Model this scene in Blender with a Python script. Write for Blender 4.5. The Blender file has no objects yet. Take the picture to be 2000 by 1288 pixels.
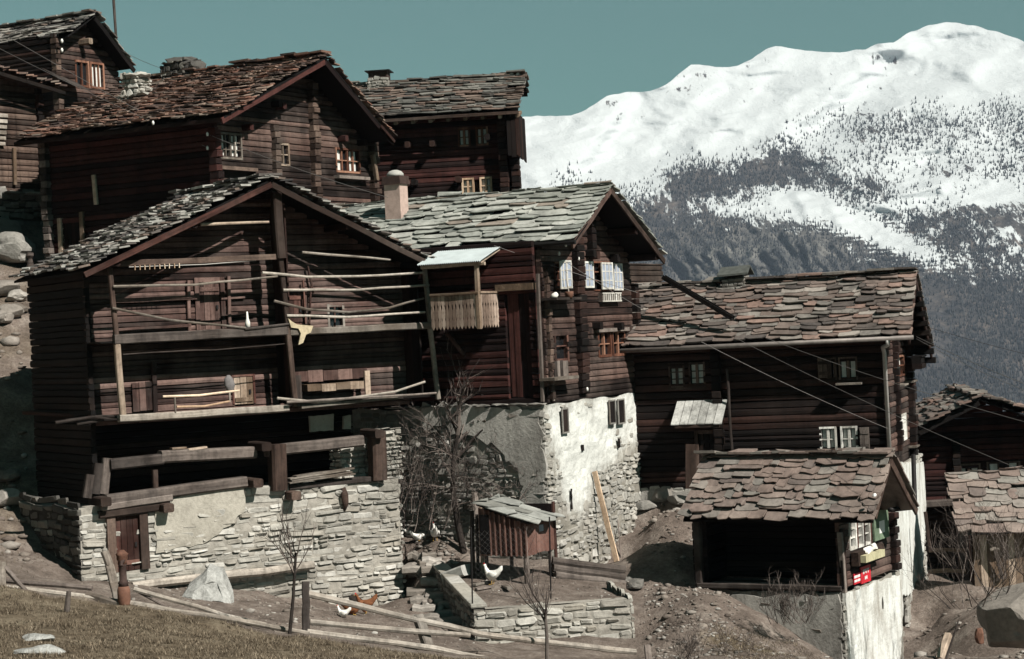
import bpy, math, random
import numpy as np
from mathutils import Vector, noise
random.seed(7)
S = bpy.context.scene
COL = S.collection
R = random.random
def U(a, b): return a + (b - a) * random.random()
V3 = Vector
# ---------------------------------------------------------------- camera maths
F = 3889.0; ROLL = math.radians(2.8); CX, CY = 1000.0, 644.0
CR, SR = math.cos(ROLL), math.sin(ROLL)
def W(px, py, d):
    dx = px - CX; dy = CY - py
    return V3(((dx*CR + dy*SR)*d/F, d, (-dx*SR + dy*CR)*d/F))
cam = bpy.data.cameras.new('camera'); co = bpy.data.objects.new('camera', cam); COL.objects.link(co)
cam.sensor_fit = 'HORIZONTAL'; cam.sensor_width = 36.0; cam.lens = 36.0*F/2000.0
cam.clip_start = 0.5; cam.clip_end = 20000
from mathutils import Matrix
co.matrix_world = Matrix.Rotation(math.radians(90), 4, 'X') @ Matrix.Rotation(-ROLL, 4, 'Z')
S.camera = co
# ---------------------------------------------------------------- node materials
def nm(name, rough=.85, spec=.2):
    m = bpy.data.materials.new(name); m.use_nodes = True
    nt = m.node_tree; b = nt.nodes['Principled BSDF']
    b.inputs['Roughness'].default_value = rough
    b.inputs['Specular IOR Level'].default_value = spec
    return m, nt, b
def nd(nt, t, **kw):
    n = nt.nodes.new(t)
    for k, v in kw.items():
        if k.startswith('i_'):
            n.inputs[k[2:].replace('_', ' ')].default_value = v
        else: setattr(n, k, v)
    return n
def ramp(nt, stops, interp='LINEAR'):
    r = nt.nodes.new('ShaderNodeValToRGB'); e = r.color_ramp.elements; r.color_ramp.interpolation = interp
    while len(e) < len(stops): e.new(0.5)
    for i, (p, c) in enumerate(stops):
        e[i].position = p; e[i].color = (c[0], c[1], c[2], 1) if hasattr(c, '__len__') else (c, c, c, 1)
    return r
def mix(nt, a, b, fac, mode='MIX'):
    n = nt.nodes.new('ShaderNodeMix'); n.data_type = 'RGBA'; n.blend_type = mode
    for sock, val in ((n.inputs[0], fac), (n.inputs[6], a), (n.inputs[7], b)):
        if hasattr(val, 'is_linked'): nt.links.new(val, sock)
        elif hasattr(val, '__len__'): sock.default_value = (val[0], val[1], val[2], 1)
        else: sock.default_value = val
    return n.outputs[2]
def math_n(nt, op, a, b=None, clamp=False):
    n = nt.nodes.new('ShaderNodeMath'); n.operation = op; n.use_clamp = clamp
    for i, val in enumerate((a, b)):
        if val is None: continue
        if hasattr(val, 'is_linked'): nt.links.new(val, n.inputs[i])
        else: n.inputs[i].default_value = val
    return n.outputs[0]
def attr(nt, name): return nd(nt, 'ShaderNodeAttribute', attribute_name=name)
def noise_n(nt, vec, scale, detail=5, rough=.6, stretch=None):
    if stretch:
        mp = nd(nt, 'ShaderNodeMapping'); mp.inputs['Scale'].default_value = stretch
        nt.links.new(vec, mp.inputs['Vector']); vec = mp.outputs[0]
    n = nd(nt, 'ShaderNodeTexNoise'); n.inputs['Scale'].default_value = scale
    n.inputs['Detail'].default_value = detail; n.inputs['Roughness'].default_value = rough
    nt.links.new(vec, n.inputs['Vector']); return n.outputs['Fac']
def bump(nt, b, h, strength=.5, dist=.03):
    n = nd(nt, 'ShaderNodeBump'); n.inputs['Strength'].default_value = strength; n.inputs['Distance'].default_value = dist
    nt.links.new(h, n.inputs['Height']); nt.links.new(n.outputs[0], b.inputs['Normal'])
def objco(nt): return nd(nt, 'ShaderNodeTexCoord').outputs['Object']
MATS = {}
def wood(name, dark, mid, light, weather=None, wf=.5, bs=.6):
    m, nt, b = nm(name); L = nt.links
    g = attr(nt, 'gc').outputs['Vector']; r = attr(nt, 'rnd').outputs['Fac']
    a = noise_n(nt, g, 2.0, 8, .7, (.35, 9, 9))
    a2 = noise_n(nt, g, 1.6, 3, .5, (.6, 1.5, 1.5))
    f = math_n(nt, 'ADD', math_n(nt, 'MULTIPLY', a, .75), math_n(nt, 'MULTIPLY', math_n(nt, 'SUBTRACT', r, .5), .75))
    f = math_n(nt, 'ADD', f, math_n(nt, 'MULTIPLY', math_n(nt, 'SUBTRACT', a2, .5), .5))
    rp = ramp(nt, [(.22, dark), (.45, mid), (.75, light)]); L.new(f, rp.inputs[0])
    c = rp.outputs[0]
    if weather:
        w = noise_n(nt, objco(nt), .45, 4, .6)
        wr = ramp(nt, [(.45, 0), (.7, wf)]); L.new(w, wr.inputs[0])
        c = mix(nt, c, mix(nt, c, weather, .7), wr.outputs[0])
    sp = noise_n(nt, objco(nt), 9.0, 4, .7)
    spr = ramp(nt, [(.3, .55), (.55, 1.0), (.72, 1.0), (.8, 1.5)]); L.new(sp, spr.inputs[0])
    c = mix(nt, c, spr.outputs[0], .8, 'MULTIPLY')
    vs_ = noise_n(nt, objco(nt), 1.7, 5, .65, (1.6, 1.6, .22)); vr = ramp(nt, [(.32, .5), (.5, 1.0), (.7, 1.25)]); L.new(vs_, vr.inputs[0])
    c = mix(nt, c, vr.outputs[0], .85, 'MULTIPLY')
    L.new(c, b.inputs['Base Color'])
    bump(nt, b, a, bs, .02); MATS[name] = m; return m
def slate(name, stops, lich=.25):
    m, nt, b = nm(name, .75, .35); L = nt.links
    r = attr(nt, 'rnd').outputs['Fac']; o = objco(nt)
    rp = ramp(nt, stops, 'CONSTANT'); L.new(r, rp.inputs[0])
    n1 = noise_n(nt, o, 5.0, 6, .7); n2 = noise_n(nt, o, 1.1, 3, .6)
    v = ramp(nt, [(.25, .45), (.5, .95), (.8, 1.35)]); L.new(n1, v.inputs[0])
    c = mix(nt, rp.outputs[0], v.outputs[0], .85, 'MULTIPLY')
    l = ramp(nt, [(.58, 0), (.72, lich)]); L.new(noise_n(nt, o, 13, 4, .7), l.inputs[0])
    c = mix(nt, c, (.40, .42, .36), l.outputs[0])
    d = ramp(nt, [(.35, .55), (.6, 1.0)]); L.new(n2, d.inputs[0])
    c = mix(nt, c, d.outputs[0], .7, 'MULTIPLY')
    L.new(c, b.inputs['Base Color']); bump(nt, b, n1, .6, .03); MATS[name] = m; return m
def stone(name, stops, mortar, sc=1.0):
    m, nt, b = nm(name, .9, .15); L = nt.links
    r = attr(nt, 'rnd').outputs['Fac']; o = objco(nt)
    rp = ramp(nt, stops); L.new(r, rp.inputs[0])
    n1 = noise_n(nt, o, 6.0*sc, 8, .72); n2 = noise_n(nt, o, .6, 4, .6)
    v = ramp(nt, [(.25, .5), (.5, .95), (.75, 1.25)]); L.new(n1, v.inputs[0])
    isM = math_n(nt, 'LESS_THAN', r, -.5)
    c = mix(nt, rp.outputs[0], mortar, isM)
    c = mix(nt, c, v.outputs[0], .85, 'MULTIPLY')
    d = ramp(nt, [(.35, .68), (.62, 1.1)]); L.new(n2, d.inputs[0])
    c = mix(nt, c, d.outputs[0], .8, 'MULTIPLY')
    L.new(c, b.inputs['Base Color']); bump(nt, b, n1, .8, .04); MATS[name] = m; return m
def plaster(name, base, stain, sf=.6, streak=True, bsc=1.0):
    m, nt, b = nm(name, .9, .1); L = nt.links; o = objco(nt)
    n1 = noise_n(nt, o, 2.2, 7, .68, (1, 1, .28) if streak else None)
    n2 = noise_n(nt, o, 9, 6, .75); n3 = noise_n(nt, o, .55, 4, .6)
    s1 = ramp(nt, [(.46, 0), (.68, sf)]); L.new(n1, s1.inputs[0])
    s2 = ramp(nt, [(.5, 0), (.72, sf*.9)]); L.new(n3, s2.inputs[0])
    c = mix(nt, base, stain, s1.outputs[0]); c = mix(nt, c, stain, s2.outputs[0])
    v = ramp(nt, [(.2, .6), (.5, 1.0), (.8, 1.12)]); L.new(n2, v.inputs[0])
    c = mix(nt, c, v.outputs[0], .8, 'MULTIPLY')
    cr = nd(nt, 'ShaderNodeTexVoronoi', feature='DISTANCE_TO_EDGE'); cr.inputs['Scale'].default_value = 2.2
    wv = nd(nt, 'ShaderNodeVectorMath', operation='ADD'); L.new(o, wv.inputs[0])
    nv = nd(nt, 'ShaderNodeTexNoise'); nv.inputs['Scale'].default_value = 3.0; L.new(o, nv.inputs['Vector'])
    sc_ = nd(nt, 'ShaderNodeVectorMath', operation='SCALE'); sc_.inputs['Scale'].default_value = .5
    L.new(nv.outputs['Color'], sc_.inputs[0]); L.new(sc_.outputs[0], wv.inputs[1]); L.new(wv.outputs[0], cr.inputs['Vector'])
    h = math_n(nt, 'ADD', n2, math_n(nt, 'MULTIPLY', n3, 1.2))
    L.new(c, b.inputs['Base Color']); bump(nt, b, h, .7*bsc, .05); MATS[name] = m; return m
def plain(name, col, rough=.7, spec=.3, metal=0, var=.35, sc=6, bs=.25):
    m, nt, b = nm(name, rough, spec); L = nt.links; o = objco(nt)
    n1 = noise_n(nt, o, sc, 5, .65)
    v = ramp(nt, [(.25, 1-var), (.75, 1+var)]); L.new(n1, v.inputs[0])
    L.new(mix(nt, col, v.outputs[0], 1.0, 'MULTIPLY'), b.inputs['Base Color'])
    b.inputs['Metallic'].default_value = metal
    bump(nt, b, n1, bs, .01); MATS[name] = m; return m
# ---------------------------------------------------------------- mesh builder
class MB:
    def __init__(s): s.v = []; s.f = []; s.g = []; s.r = []
    def add(s, vs, fs, gs=None, r=0.0):
        k = len(s.v); s.v += [tuple(p) for p in vs]
        s.f += [tuple(i + k for i in f) for f in fs]
        s.g += ([tuple(p) for p in gs] if gs else [tuple(p) for p in vs]); s.r += [r]*len(vs)
    def build(s, name, mat, parent=None, smooth=False):
        me = bpy.data.meshes.new(name); me.from_pydata(s.v, [], s.f)
        a = me.attributes.new('gc', 'FLOAT_VECTOR', 'POINT'); a.data.foreach_set('vector', np.array(s.g, dtype=np.float32).ravel())
        a = me.attributes.new('rnd', 'FLOAT', 'POINT'); a.data.foreach_set('value', np.array(s.r, dtype=np.float32))
        me.materials.append(MATS[mat] if isinstance(mat, str) else mat)
        if smooth: me.polygons.foreach_set('use_smooth', [True]*len(me.polygons))
        o = bpy.data.objects.new(name, me); COL.objects.link(o)
        if parent: o.parent = parent
        return o
    # chamfered beam from p0 to p1
    def beam(s, p0, p1, w, h, up=(0, 0, 1), r=None, seg=None, jit=.012, ch=.15):
        p0 = V3(p0); p1 = V3(p1); ax = p1 - p0; Ln = ax.length
        if Ln < 1e-6: return
        ax /= Ln; up = V3(up)
        if abs(ax.dot(up)) > .95: up = V3((0, 1, 0)) if abs(ax.y) < .9 else V3((1, 0, 0))
        sx = ax.cross(up).normalized(); uy = sx.cross(ax).normalized()
        seg = seg or max(1, min(8, int(Ln/.7))); c = ch*min(w, h); a = w/2; b = h/2
        prof = [(-a+c, -b), (a-c, -b), (a, -b+c), (a, b-c), (a-c, b), (-a+c, b), (-a, b-c), (-a, -b+c)]
        o1 = R()*40; o2 = R()*40; vs = []; gs = []; k = R()*90
        for i in range(seg+1):
            q = p0 + ax*(Ln*i/seg); jx = U(-1, 1)*jit if 0 < i < seg else 0; jy = U(-1, 1)*jit if 0 < i < seg else 0
            for x, y in prof:
                vs.append(q + sx*(x+jx) + uy*(y+jy)); gs.append((k + Ln*i/seg, x+o1, y+o2))
        fs = [tuple(range(7, -1, -1)), tuple(seg*8+j for j in range(8))]
        for i in range(seg):
            for j in range(8):
                j2 = (j+1) % 8; fs.append((i*8+j, i*8+j2, i*8+8+j2, i*8+8+j))
        s.add(vs, fs, gs, R() if r is None else r)
    def pole(s, pts, r0, r1=None, n=7, r=None, wob=0.0, cap=True):
        r1 = r0 if r1 is None else r1; pts = [V3(p) for p in pts]
        if wob:
            q = []
            for i in range(len(pts)-1):
                m = max(1, int((pts[i+1]-pts[i]).length/.6))
                for j in range(m):
                    p = pts[i].lerp(pts[i+1], j/m)
                    if q: p = p + V3((U(-1, 1), U(-1, 1), U(-1, 1)))*wob
                    q.append(p)
            q.append(pts[-1]); pts = q
        vs = []; gs = []; fs = []; N = len(pts); acc = R()*60; o = R()*30; prev = None
        for i, p in enumerate(pts):
            d = (pts[min(i+1, N-1)] - pts[max(i-1, 0)])
            if d.length < 1e-9: d = V3((0, 0, 1))
            d.normalize()
            if prev is None:
                up = V3((0, 0, 1)) if abs(d.z) < .9 else V3((1, 0, 0)); x = d.cross(up).normalized()
            else:
                x = (prev - d*prev.dot(d)).normalized()
            prev = x; y = d.cross(x)
            if i: acc += (p - pts[i-1]).length
            rr = r0 + (r1-r0)*i/max(1, N-1); rr *= (1 + U(-.08, .08)) if wob else 1
            for j in range(n):
                a = 2*math.pi*j/n; vs.append(p + x*(math.cos(a)*rr) + y*(math.sin(a)*rr)); gs.append((acc, o+math.cos(a)*.1, o+math.sin(a)*.1))
        for i in range(N-1):
            for j in range(n):
                j2 = (j+1) % n; fs.append((i*n+j, i*n+j2, i*n+n+j2, i*n+n+j))
        if cap: fs += [tuple(range(n-1, -1, -1)), tuple((N-1)*n+j for j in range(n))]
        s.add(vs, fs, gs, R() if r is None else r)
    # stone block on a wall frame f(u,z,o)
    def block(s, f, u0, u1, z0, z1, dep, r=None, back=.06, jit=.26):
        w = u1-u0; h = z1-z0; c = min(w, h)*U(.18, .42); j = jit*min(w, h)
        per = [(u0+c, z0), (u1-c*U(.3, 1), z0), (u1, z0+c), (u1, z1-c*U(.3, 1)), (u1-c, z1), (u0+c*U(.3, 1), z1), (u0, z1-c), (u0, z0+c*U(.3, 1))]
        cu = (u0+u1)/2; cz = (z0+z1)/2; an = U(-.09, .09)
        per = [(a+U(-j, j)*.6, b+U(-j, j)*.5) for a, b in per]; per = [(cu+(a-cu)-(b-cz)*an, cz+(b-cz)+(a-cu)*an) for a, b in per]
        vs = [f(a, b, -back) for a, b in per]
        vs += [f(a, b, dep*.55) for a, b in per]
        k = U(.7, .86); tu = U(-.25, .25)*dep; tz = U(-.3, .3)*dep
        vs += [f(cu+(a-cu)*k, cz+(b-cz)*k, dep*U(.85, 1.1) + tu*(a-cu)/w*2 + tz*(b-cz)/h*2) for a, b in per]
        fs = []
        for q in (0, 8):
            for i in range(8):
                i2 = (i+1) % 8; fs.append((q+i, q+i2, q+8+i2, q+8+i))
        fs.append(tuple(range(16, 24)))
        s.add(vs, fs, None, R() if r is None else r)
    def stones(s, f, u0, u1, z0, z1, ch=(.11, .24), cw=(.18, .55), dep=.05, skip=None, top=None, gap=.014, wav=.05, dmul=None):
        sd = R()*50; z = z0
        while z < z1:
            h = U(*ch)*(1.5 if R() < .15 else .75 if R() < .3 else 1); u = u0 + U(-.04, .06)
            while u < u1:
                w = min(U(*cw)*(1.7 if R() < .1 else 1)*(1.25 if h > (ch[0]+ch[1])/2 else .9), max(.1, u1-u+U(-.03, .05)))
                zz = z + wav*1.8*noise.noise(V3((u*.7, z*.8, sd))) + U(-.02, .02)
                cu = u+w/2; cz = zz+h/2; ok = True
                if top and zz+h*.7 > top(cu): ok = False
                if ok and skip and skip(cu, cz): ok = False
                if ok:
                    if dmul: dk = dep; dep = dep*dmul(cu, cz)
                    if h > .19 and w < .45 and R() < .3:
                        s.block(f, u+gap, u+w-gap, zz+gap, zz+h*.5-gap*.5, dep*U(.4, 1.2)); s.block(f, u+gap, u+w-gap, zz+h*.5+gap*.5, zz+h-gap, dep*U(.4, 1.2))
                    else: s.block(f, u+gap, u+w-gap, zz+gap+U(0, .03), zz+h*U(.8, 1.1)-gap, dep*U(.25, 1.5))
                    if dmul: dep = dk
                u += w
            z += h
    def quadgrid(s, f, u0, u1, z0, z1, o=0.0, n=8, m=8, amp=.03, r=-1.0, top=None, skip=None, r_fn=None):
        vs = []; rs_ = []; sd = R()*40
        if amp: n = max(n, int(abs(u1-u0)/.11)); m = max(m, int(abs(z1-z0)/.11)); o += .010
        for i in range(n+1):
            for j in range(m+1):
                u = u0+(u1-u0)*i/n; zt = top(u) if top else z1; z = z0+(zt-z0)*j/m
                vs.append(f(u, z, o + (amp*noise.noise(V3((u*1.3, z*1.3, sd))) + .035*noise.noise(V3((u*4.1, z*4.1, sd))) if amp else 0))); rs_.append(r_fn(u, z) if r_fn else r)
        fs = [(i*(m+1)+j, (i+1)*(m+1)+j, (i+1)*(m+1)+j+1, i*(m+1)+j+1) for i in range(n) for j in range(m) if not (skip and skip(u0+(u1-u0)*(i+.5)/n, z0+((top(u0+(u1-u0)*(i+.5)/n) if top else z1)-z0)*(j+.5)/m))]
        s.add(vs, fs, None, r); s.r[-len(vs):] = rs_
    def box(s, x0, x1, y0, y1, z0, z1, r=None):
        vs = [(x, y, z) for x in (x0, x1) for y in (y0, y1) for z in (z0, z1)]
        s.add(vs, [(0, 1, 3, 2), (4, 6, 7, 5), (0, 4, 5, 1), (2, 3, 7, 6), (0, 2, 6, 4), (1, 5, 7, 3)], None, R() if r is None else r)
    # closed outline sheet on a wall
    def sheet(s, f, pts, o0, o1, rag=.05, step=.18, r=.5, bow=0.0):
        q = []
        for i in range(len(pts)):
            a = pts[i]; b = pts[(i+1) % len(pts)]; L_ = math.hypot(b[0]-a[0], b[1]-a[1]); m = max(1, int(L_/step)) if rag else 1
            for j in range(m):
                t = j/m; q.append((a[0]+(b[0]-a[0])*t+U(-rag, rag), a[1]+(b[1]-a[1])*t+U(-rag, rag)))
        n = len(q); vs = [f(a, b, o0) for a, b in q] + [f(a, b, o1) for a, b in q]
        fs = [tuple(range(n, 2*n))] + [(i, (i+1) % n, n+(i+1) % n, n+i) for i in range(n)]
        s.add(vs, fs, None, r)
    def logs(s, f, u0, u1, z0, z1, interval=None, openings=(), ch=.22, th=.12, ends=0.0, bulge=.03, r_lo=0.0, r_hi=1.0):
        z = z0
        while z < z1 - .02:
            h = ch*.84*U(.75, 1.25); zt = min(z+h, z1); zm = (z+zt)/2
            a, b = (u0, u1)
            if interval:
                iv = interval(zm)
                if not iv: z = zt; continue
                a = max(a, iv[0]); b = min(b, iv[1])
            if b - a < .08: z = zt; continue
            segs = [(a-ends*U(.5, 1.2), b+ends*U(.5, 1.2))]
            for (p, q, y0, y1) in openings:
                if y0 < zm < y1:
                    ns = []
                    for (c, d) in segs:
                        if q <= c or p >= d: ns.append((c, d)); continue
                        if p > c: ns.append((c, p))
                        if q < d: ns.append((q, d))
                    segs = ns
            rr = U(r_lo, r_hi); oo = U(-.012, .018); bl = bulge*U(.5, 1.3); lean = U(-.012, .012)
            for (c, d) in segs:
                m = max(1, int((d-c)/.8)); vs = []; gs = []; g1 = R()*50; g2 = R()*50; hh = zt-z
                for i in range(m+1):
                    u = c+(d-c)*i/m; jz = U(-.008, .008); jo = U(-.008, .008)
                    for (pz, po) in ((0, -th), (.01, -.03), (.12, bl*.7+oo), (.5, bl+oo+lean), (.88, bl*.7+oo), (.99, -.03), (1, -th)):
                        vs.append(f(u, z+hh*pz+jz, po+jo)); gs.append((u+g1, z+hh*pz+g2, po+g2))
                fs = []
                for i in range(m):
                    for j in range(6): fs.append((i*7+j, (i+1)*7+j, (i+1)*7+j+1, i*7+j+1))
                fs += [tuple(range(7)), tuple(m*7+j for j in range(6, -1, -1))]
                s.add(vs, fs, gs, rr)
            z = zt
    # stacked squared log ends (corner / cross wall)
    def logends(s, f, u, z0, z1, w=.2, out=.18, ch=.22, jit=.05):
        z = z0
        while z < z1:
            h = ch*U(.85, 1.15); o = out + U(-jit, jit); du = U(-.02, .02); g = R()*50; c = .02
            a, b = u-w/2+du, u+w/2+du
            vs = [f(a, z+.01, -.05), f(b, z+.01, -.05), f(b, z+h-.01, -.05), f(a, z+h-.01, -.05), f(a, z+.01, o-c), f(b, z+.01, o-c), f(b, z+h-.01, o-c), f(a, z+h-.01, o-c),
                  f(a+c, z+.01+c, o), f(b-c, z+.01+c, o), f(b-c, z+h-.01-c, o), f(a+c, z+h-.01-c, o)]
            fs = [(0, 1, 5, 4), (1, 2, 6, 5), (2, 3, 7, 6), (3, 0, 4, 7), (4, 5, 9, 8), (5, 6, 10, 9), (6, 7, 11, 10), (7, 4, 8, 11), (8, 9, 10, 11)]
            gs = [(V3(p)+V3((g, g, g))) for p in vs]
            s.add(vs, fs, gs, R()); z += h
    def rock(s, c, sz, seed=None, sub=2, amp=.35, flat=0):
        seed = R()*100 if seed is None else seed; vs, fs = ico(sub); out = []; rg = random.Random(seed*7.3)
        cuts = [(V3((rg.gauss(0, 1), rg.gauss(0, 1), rg.gauss(0, 1))).normalized(), rg.uniform(.55, .88)) for _ in range(9)]
        for p in vs:
            q = V3(p); k = 1 + amp*noise.noise(q*1.1+V3((seed, 0, 0))) + amp*.45*noise.noise(q*3+V3((0, seed, 0)))
            q = q*k
            for c_n, c_d in cuts:
                e_ = q.dot(c_n)-c_d
                if e_ > 0: q = q-c_n*(e_*.92)
            q = V3((q.x*sz[0], q.y*sz[1], max(q.z, -.6)*sz[2])); out.append(V3(c)+q)
        s.add(out, fs, None, R())
    def loft(s, secs, n=10, r=.5):
        vs = []; fs = []
        for (c, x, y, rx, ry) in secs:
            c = V3(c); x = V3(x); y = V3(y)
            for j in range(n):
                a = 2*math.pi*j/n; vs.append(c + x*(rx*math.cos(a)) + y*(ry*math.sin(a)))
        for i in range(len(secs)-1):
            for j in range(n):
                j2 = (j+1) % n; fs.append((i*n+j, i*n+j2, i*n+n+j2, i*n+n+j))
        fs += [tuple(range(n-1, -1, -1)), tuple((len(secs)-1)*n+j for j in range(n))]
        s.add(vs, fs, None, r)
_ico = {}
def ico(sub):
    if sub in _ico: return _ico[sub]
    import bmesh
    bm = bmesh.new(); bmesh.ops.create_icosphere(bm, subdivisions=sub, radius=1.0)
    _ico[sub] = ([v.co.copy() for v in bm.verts], [tuple(v.index for v in f.verts) for f in bm.faces]); bm.free(); return _ico[sub]
# ---------------------------------------------------------------- things
def tag(o, label=None, cat=None, group=None, kind=None):
    if label: o['label'] = label
    if cat: o['category'] = cat
    if group: o['group'] = group
    if kind: o['kind'] = kind
    return o
def empty(name, loc, rz=0, label=None, cat=None, group=None):
    o = bpy.data.objects.new(name, None); COL.objects.link(o); o.location = loc; o.rotation_euler = (0, 0, rz)
    o.empty_display_size = .3; return tag(o, label, cat, group)
class House:
    def __init__(s, name, px, py, d, yaw, label, cat, group=None):
        s.O = W(px, py, d); y = math.radians(yaw)
        s.a = V3((math.cos(y), math.sin(y), 0)); s.t = V3((-math.sin(y), math.cos(y), 0))
        s.e = empty(name, s.O, y, label, cat, group)
    def l2w(s, p): return s.O + s.a*p[0] + s.t*p[1] + V3((0, 0, p[2]))
    def loc(s, p): q = V3(p)-s.O; return V3((q.dot(s.a), q.dot(s.t), q.z))
    def fp(s, px, py, t=0.0):
        r = W(px, py, 1.0); k = (t + s.O.dot(s.t) - 0)/r.dot(s.t) if True else 0
        return s.loc(r*k)
    def sp(s, px, py, a=0.0):
        r = W(px, py, 1.0); k = (a + s.O.dot(s.a))/r.dot(s.a); return s.loc(r*k)
    def dp(s, px, py, d): return s.loc(W(px, py, d))
    def ff(s, t=0.0): return lambda u, z, o: (u, t-o, z)
    def fs(s, a=0.0): return lambda u, z, o: (a-o, u, z)
    def frect(s, x0, y0, x1, y1, t=0.0):
        a = s.fp(x0, y0, t); a2 = s.fp(x0, y1, t); b = s.fp(x1, (y0+y1)/2, t); return (a.x, b.x, a2.z, a.z)   # heights read at the left edge
    def srect(s, x0, y0, x1, y1, a=0.0):
        p = s.sp(x0, y0, a); p2 = s.sp(x0, y1, a); q = s.sp(x1, (y0+y1)/2, a); return (q.y, p.y, p2.z, p.z)
# O.dot(t): t horizontal so plane eq uses only horizontal part; r.dot(t) likewise.
def inpoly(pts, x, y):
    c = False; n = len(pts)
    for i in range(n):
        (x0, y0), (x1, y1) = pts[i], pts[(i+1) % n]
        if (y0 > y) != (y1 > y) and x < (x1-x0)*(y-y0)/(y1-y0)+x0: c = not c
    return c
def gable_iv(sl, zl, sr, zr, sR, zR, inset=0.0):
    def iv(z):
        if z >= zr: return None
        a = sl + (sr-sl)*(z-zl)/(zr-zl) if z > zl else -1e9
        b = sR + (sr-sR)*(z-zR)/(zr-zR) if z > zR else 1e9
        return (a+inset, b-inset)
    return iv
def slates(mb, E0, E1, Rg0, Rg1, rowh=.3, cw=(.3, .8), th=(.025, .06), ragE=.12, ragV=.1, sag=.08, r_fn=None, lift=.05, tk=1.0):
    """E0,E1 eave ends; Rg0,Rg1 ridge ends (same order)."""
    E0, E1, Rg0, Rg1 = map(V3, (E0, E1, Rg0, Rg1))
    e = (E1-E0); Le = e.length; up = ((Rg0-E0)+(Rg1-E1))*.5; Lu = up.length
    nrm = e.cross(up).normalized()
    if nrm.z < 0: nrm = -nrm
    sd = R()*60; rows = max(2, int(Lu/rowh))
    def P(u, v, o):
        uu = u/Le; vv = v/Lu
        p = E0.lerp(E1, uu).lerp(Rg0.lerp(Rg1, uu), vv)
        return p + nrm*(o + sag*noise.noise(V3((u*.45, v*.5, sd))))
    for i in range(rows+1):
        v0 = Lu*i/rows - (rowh*.1 if i else rowh*.35); u = -U(0, ragV)
        while u < Le:
            w = U(*cw)
            if R() < .2: w *= 1.4
            u1 = min(u+w, Le+U(-.02, ragV)); 
            if Le - u1 < .12: u1 = Le+U(-.02, ragV)
            w = u1-u; rag = ragE if i == 0 else .06
            va = v0 + U(-rag, rag)*.6 + U(-.34, .34)*rowh*(i > 0); ln = rowh*U(1.5, 2.0); vb = min(va+ln, Lu+.06)
            if vb - va < .1: vb = va+.1
            t = U(*th)*tk; o0 = lift + U(0, .06)*tk + (.05 if R() < .1 else 0); o1 = U(.0, .012); c_ = min(.3*rowh, .3*w, .13)
            j_ = .16*rowh; sl_ = U(-.2, .2)*rowh
            low = [(u+.004, va+U(.1, 1.2)*c_-sl_*.5), (u+w*U(.12, .35), va+U(-j_, j_)-sl_*.25), (u+w*U(.6, .88), va+U(-j_, j_)+sl_*.25), (u+w-.004, va+U(.1, 1.2)*c_+sl_*.5)]
            topv = [(u+w-.01+U(-.03, .03), vb), (u+.01+U(-.03, .03), vb)]
            tilt = U(-.028, .028)*tk
            vs = [P(a, b, o0+tilt*(a-u-w/2)/w) for a, b in low] + [P(a, b, o1) for a, b in topv] + [P(a, b, o0+t+tilt*(a-u-w/2)/w) for a, b in low] + [P(a, b, o1+t) for a, b in topv]
            fs = [(6, 7, 8, 9, 10, 11), (0, 1, 7, 6), (1, 2, 8, 7), (2, 3, 9, 8), (3, 4, 10, 9), (5, 0, 6, 11), (5, 4, 3, 2, 1, 0)]
            rr = R()
            if R() < .5: rr = (.5+1.1*noise.noise(V3((u*.55, v0*.8, sd+9))))*.999
            mb.add(vs, fs, None, min(.999, max(0, rr))); u = u1
def ridgecap(mb, p0, p1, w=.35, th=.06, step=.55, r_fn=None):
    p0 = V3(p0); p1 = V3(p1); Ln = (p1-p0).length; ax = (p1-p0)/Ln; sx = ax.cross(V3((0, 0, 1))).normalized(); u = 0
    while u < Ln:
        l = U(.35, .8); q = p0+ax*u; h = U(.04, .12); a = w*U(.7, 1.1); ti = U(-.06, .06)
        pts = [q+sx*(-a)+V3((0, 0, h-ti)), q+sx*a+V3((0, 0, h+ti)), q+ax*l+sx*(a*.9)+V3((0, 0, h+ti)), q+ax*(l+U(-.1, .1))-sx*a+V3((0, 0, h-ti))]
        vs = pts + [p+V3((0, 0, th*U(.7, 1.3))) for p in pts]
        mb.add(vs, [(0, 1, 2, 3), (4, 7, 6, 5), (0, 4, 5, 1), (1, 5, 6, 2), (2, 6, 7, 3), (3, 7, 4, 0)], None, R()); u += l*.85
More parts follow.
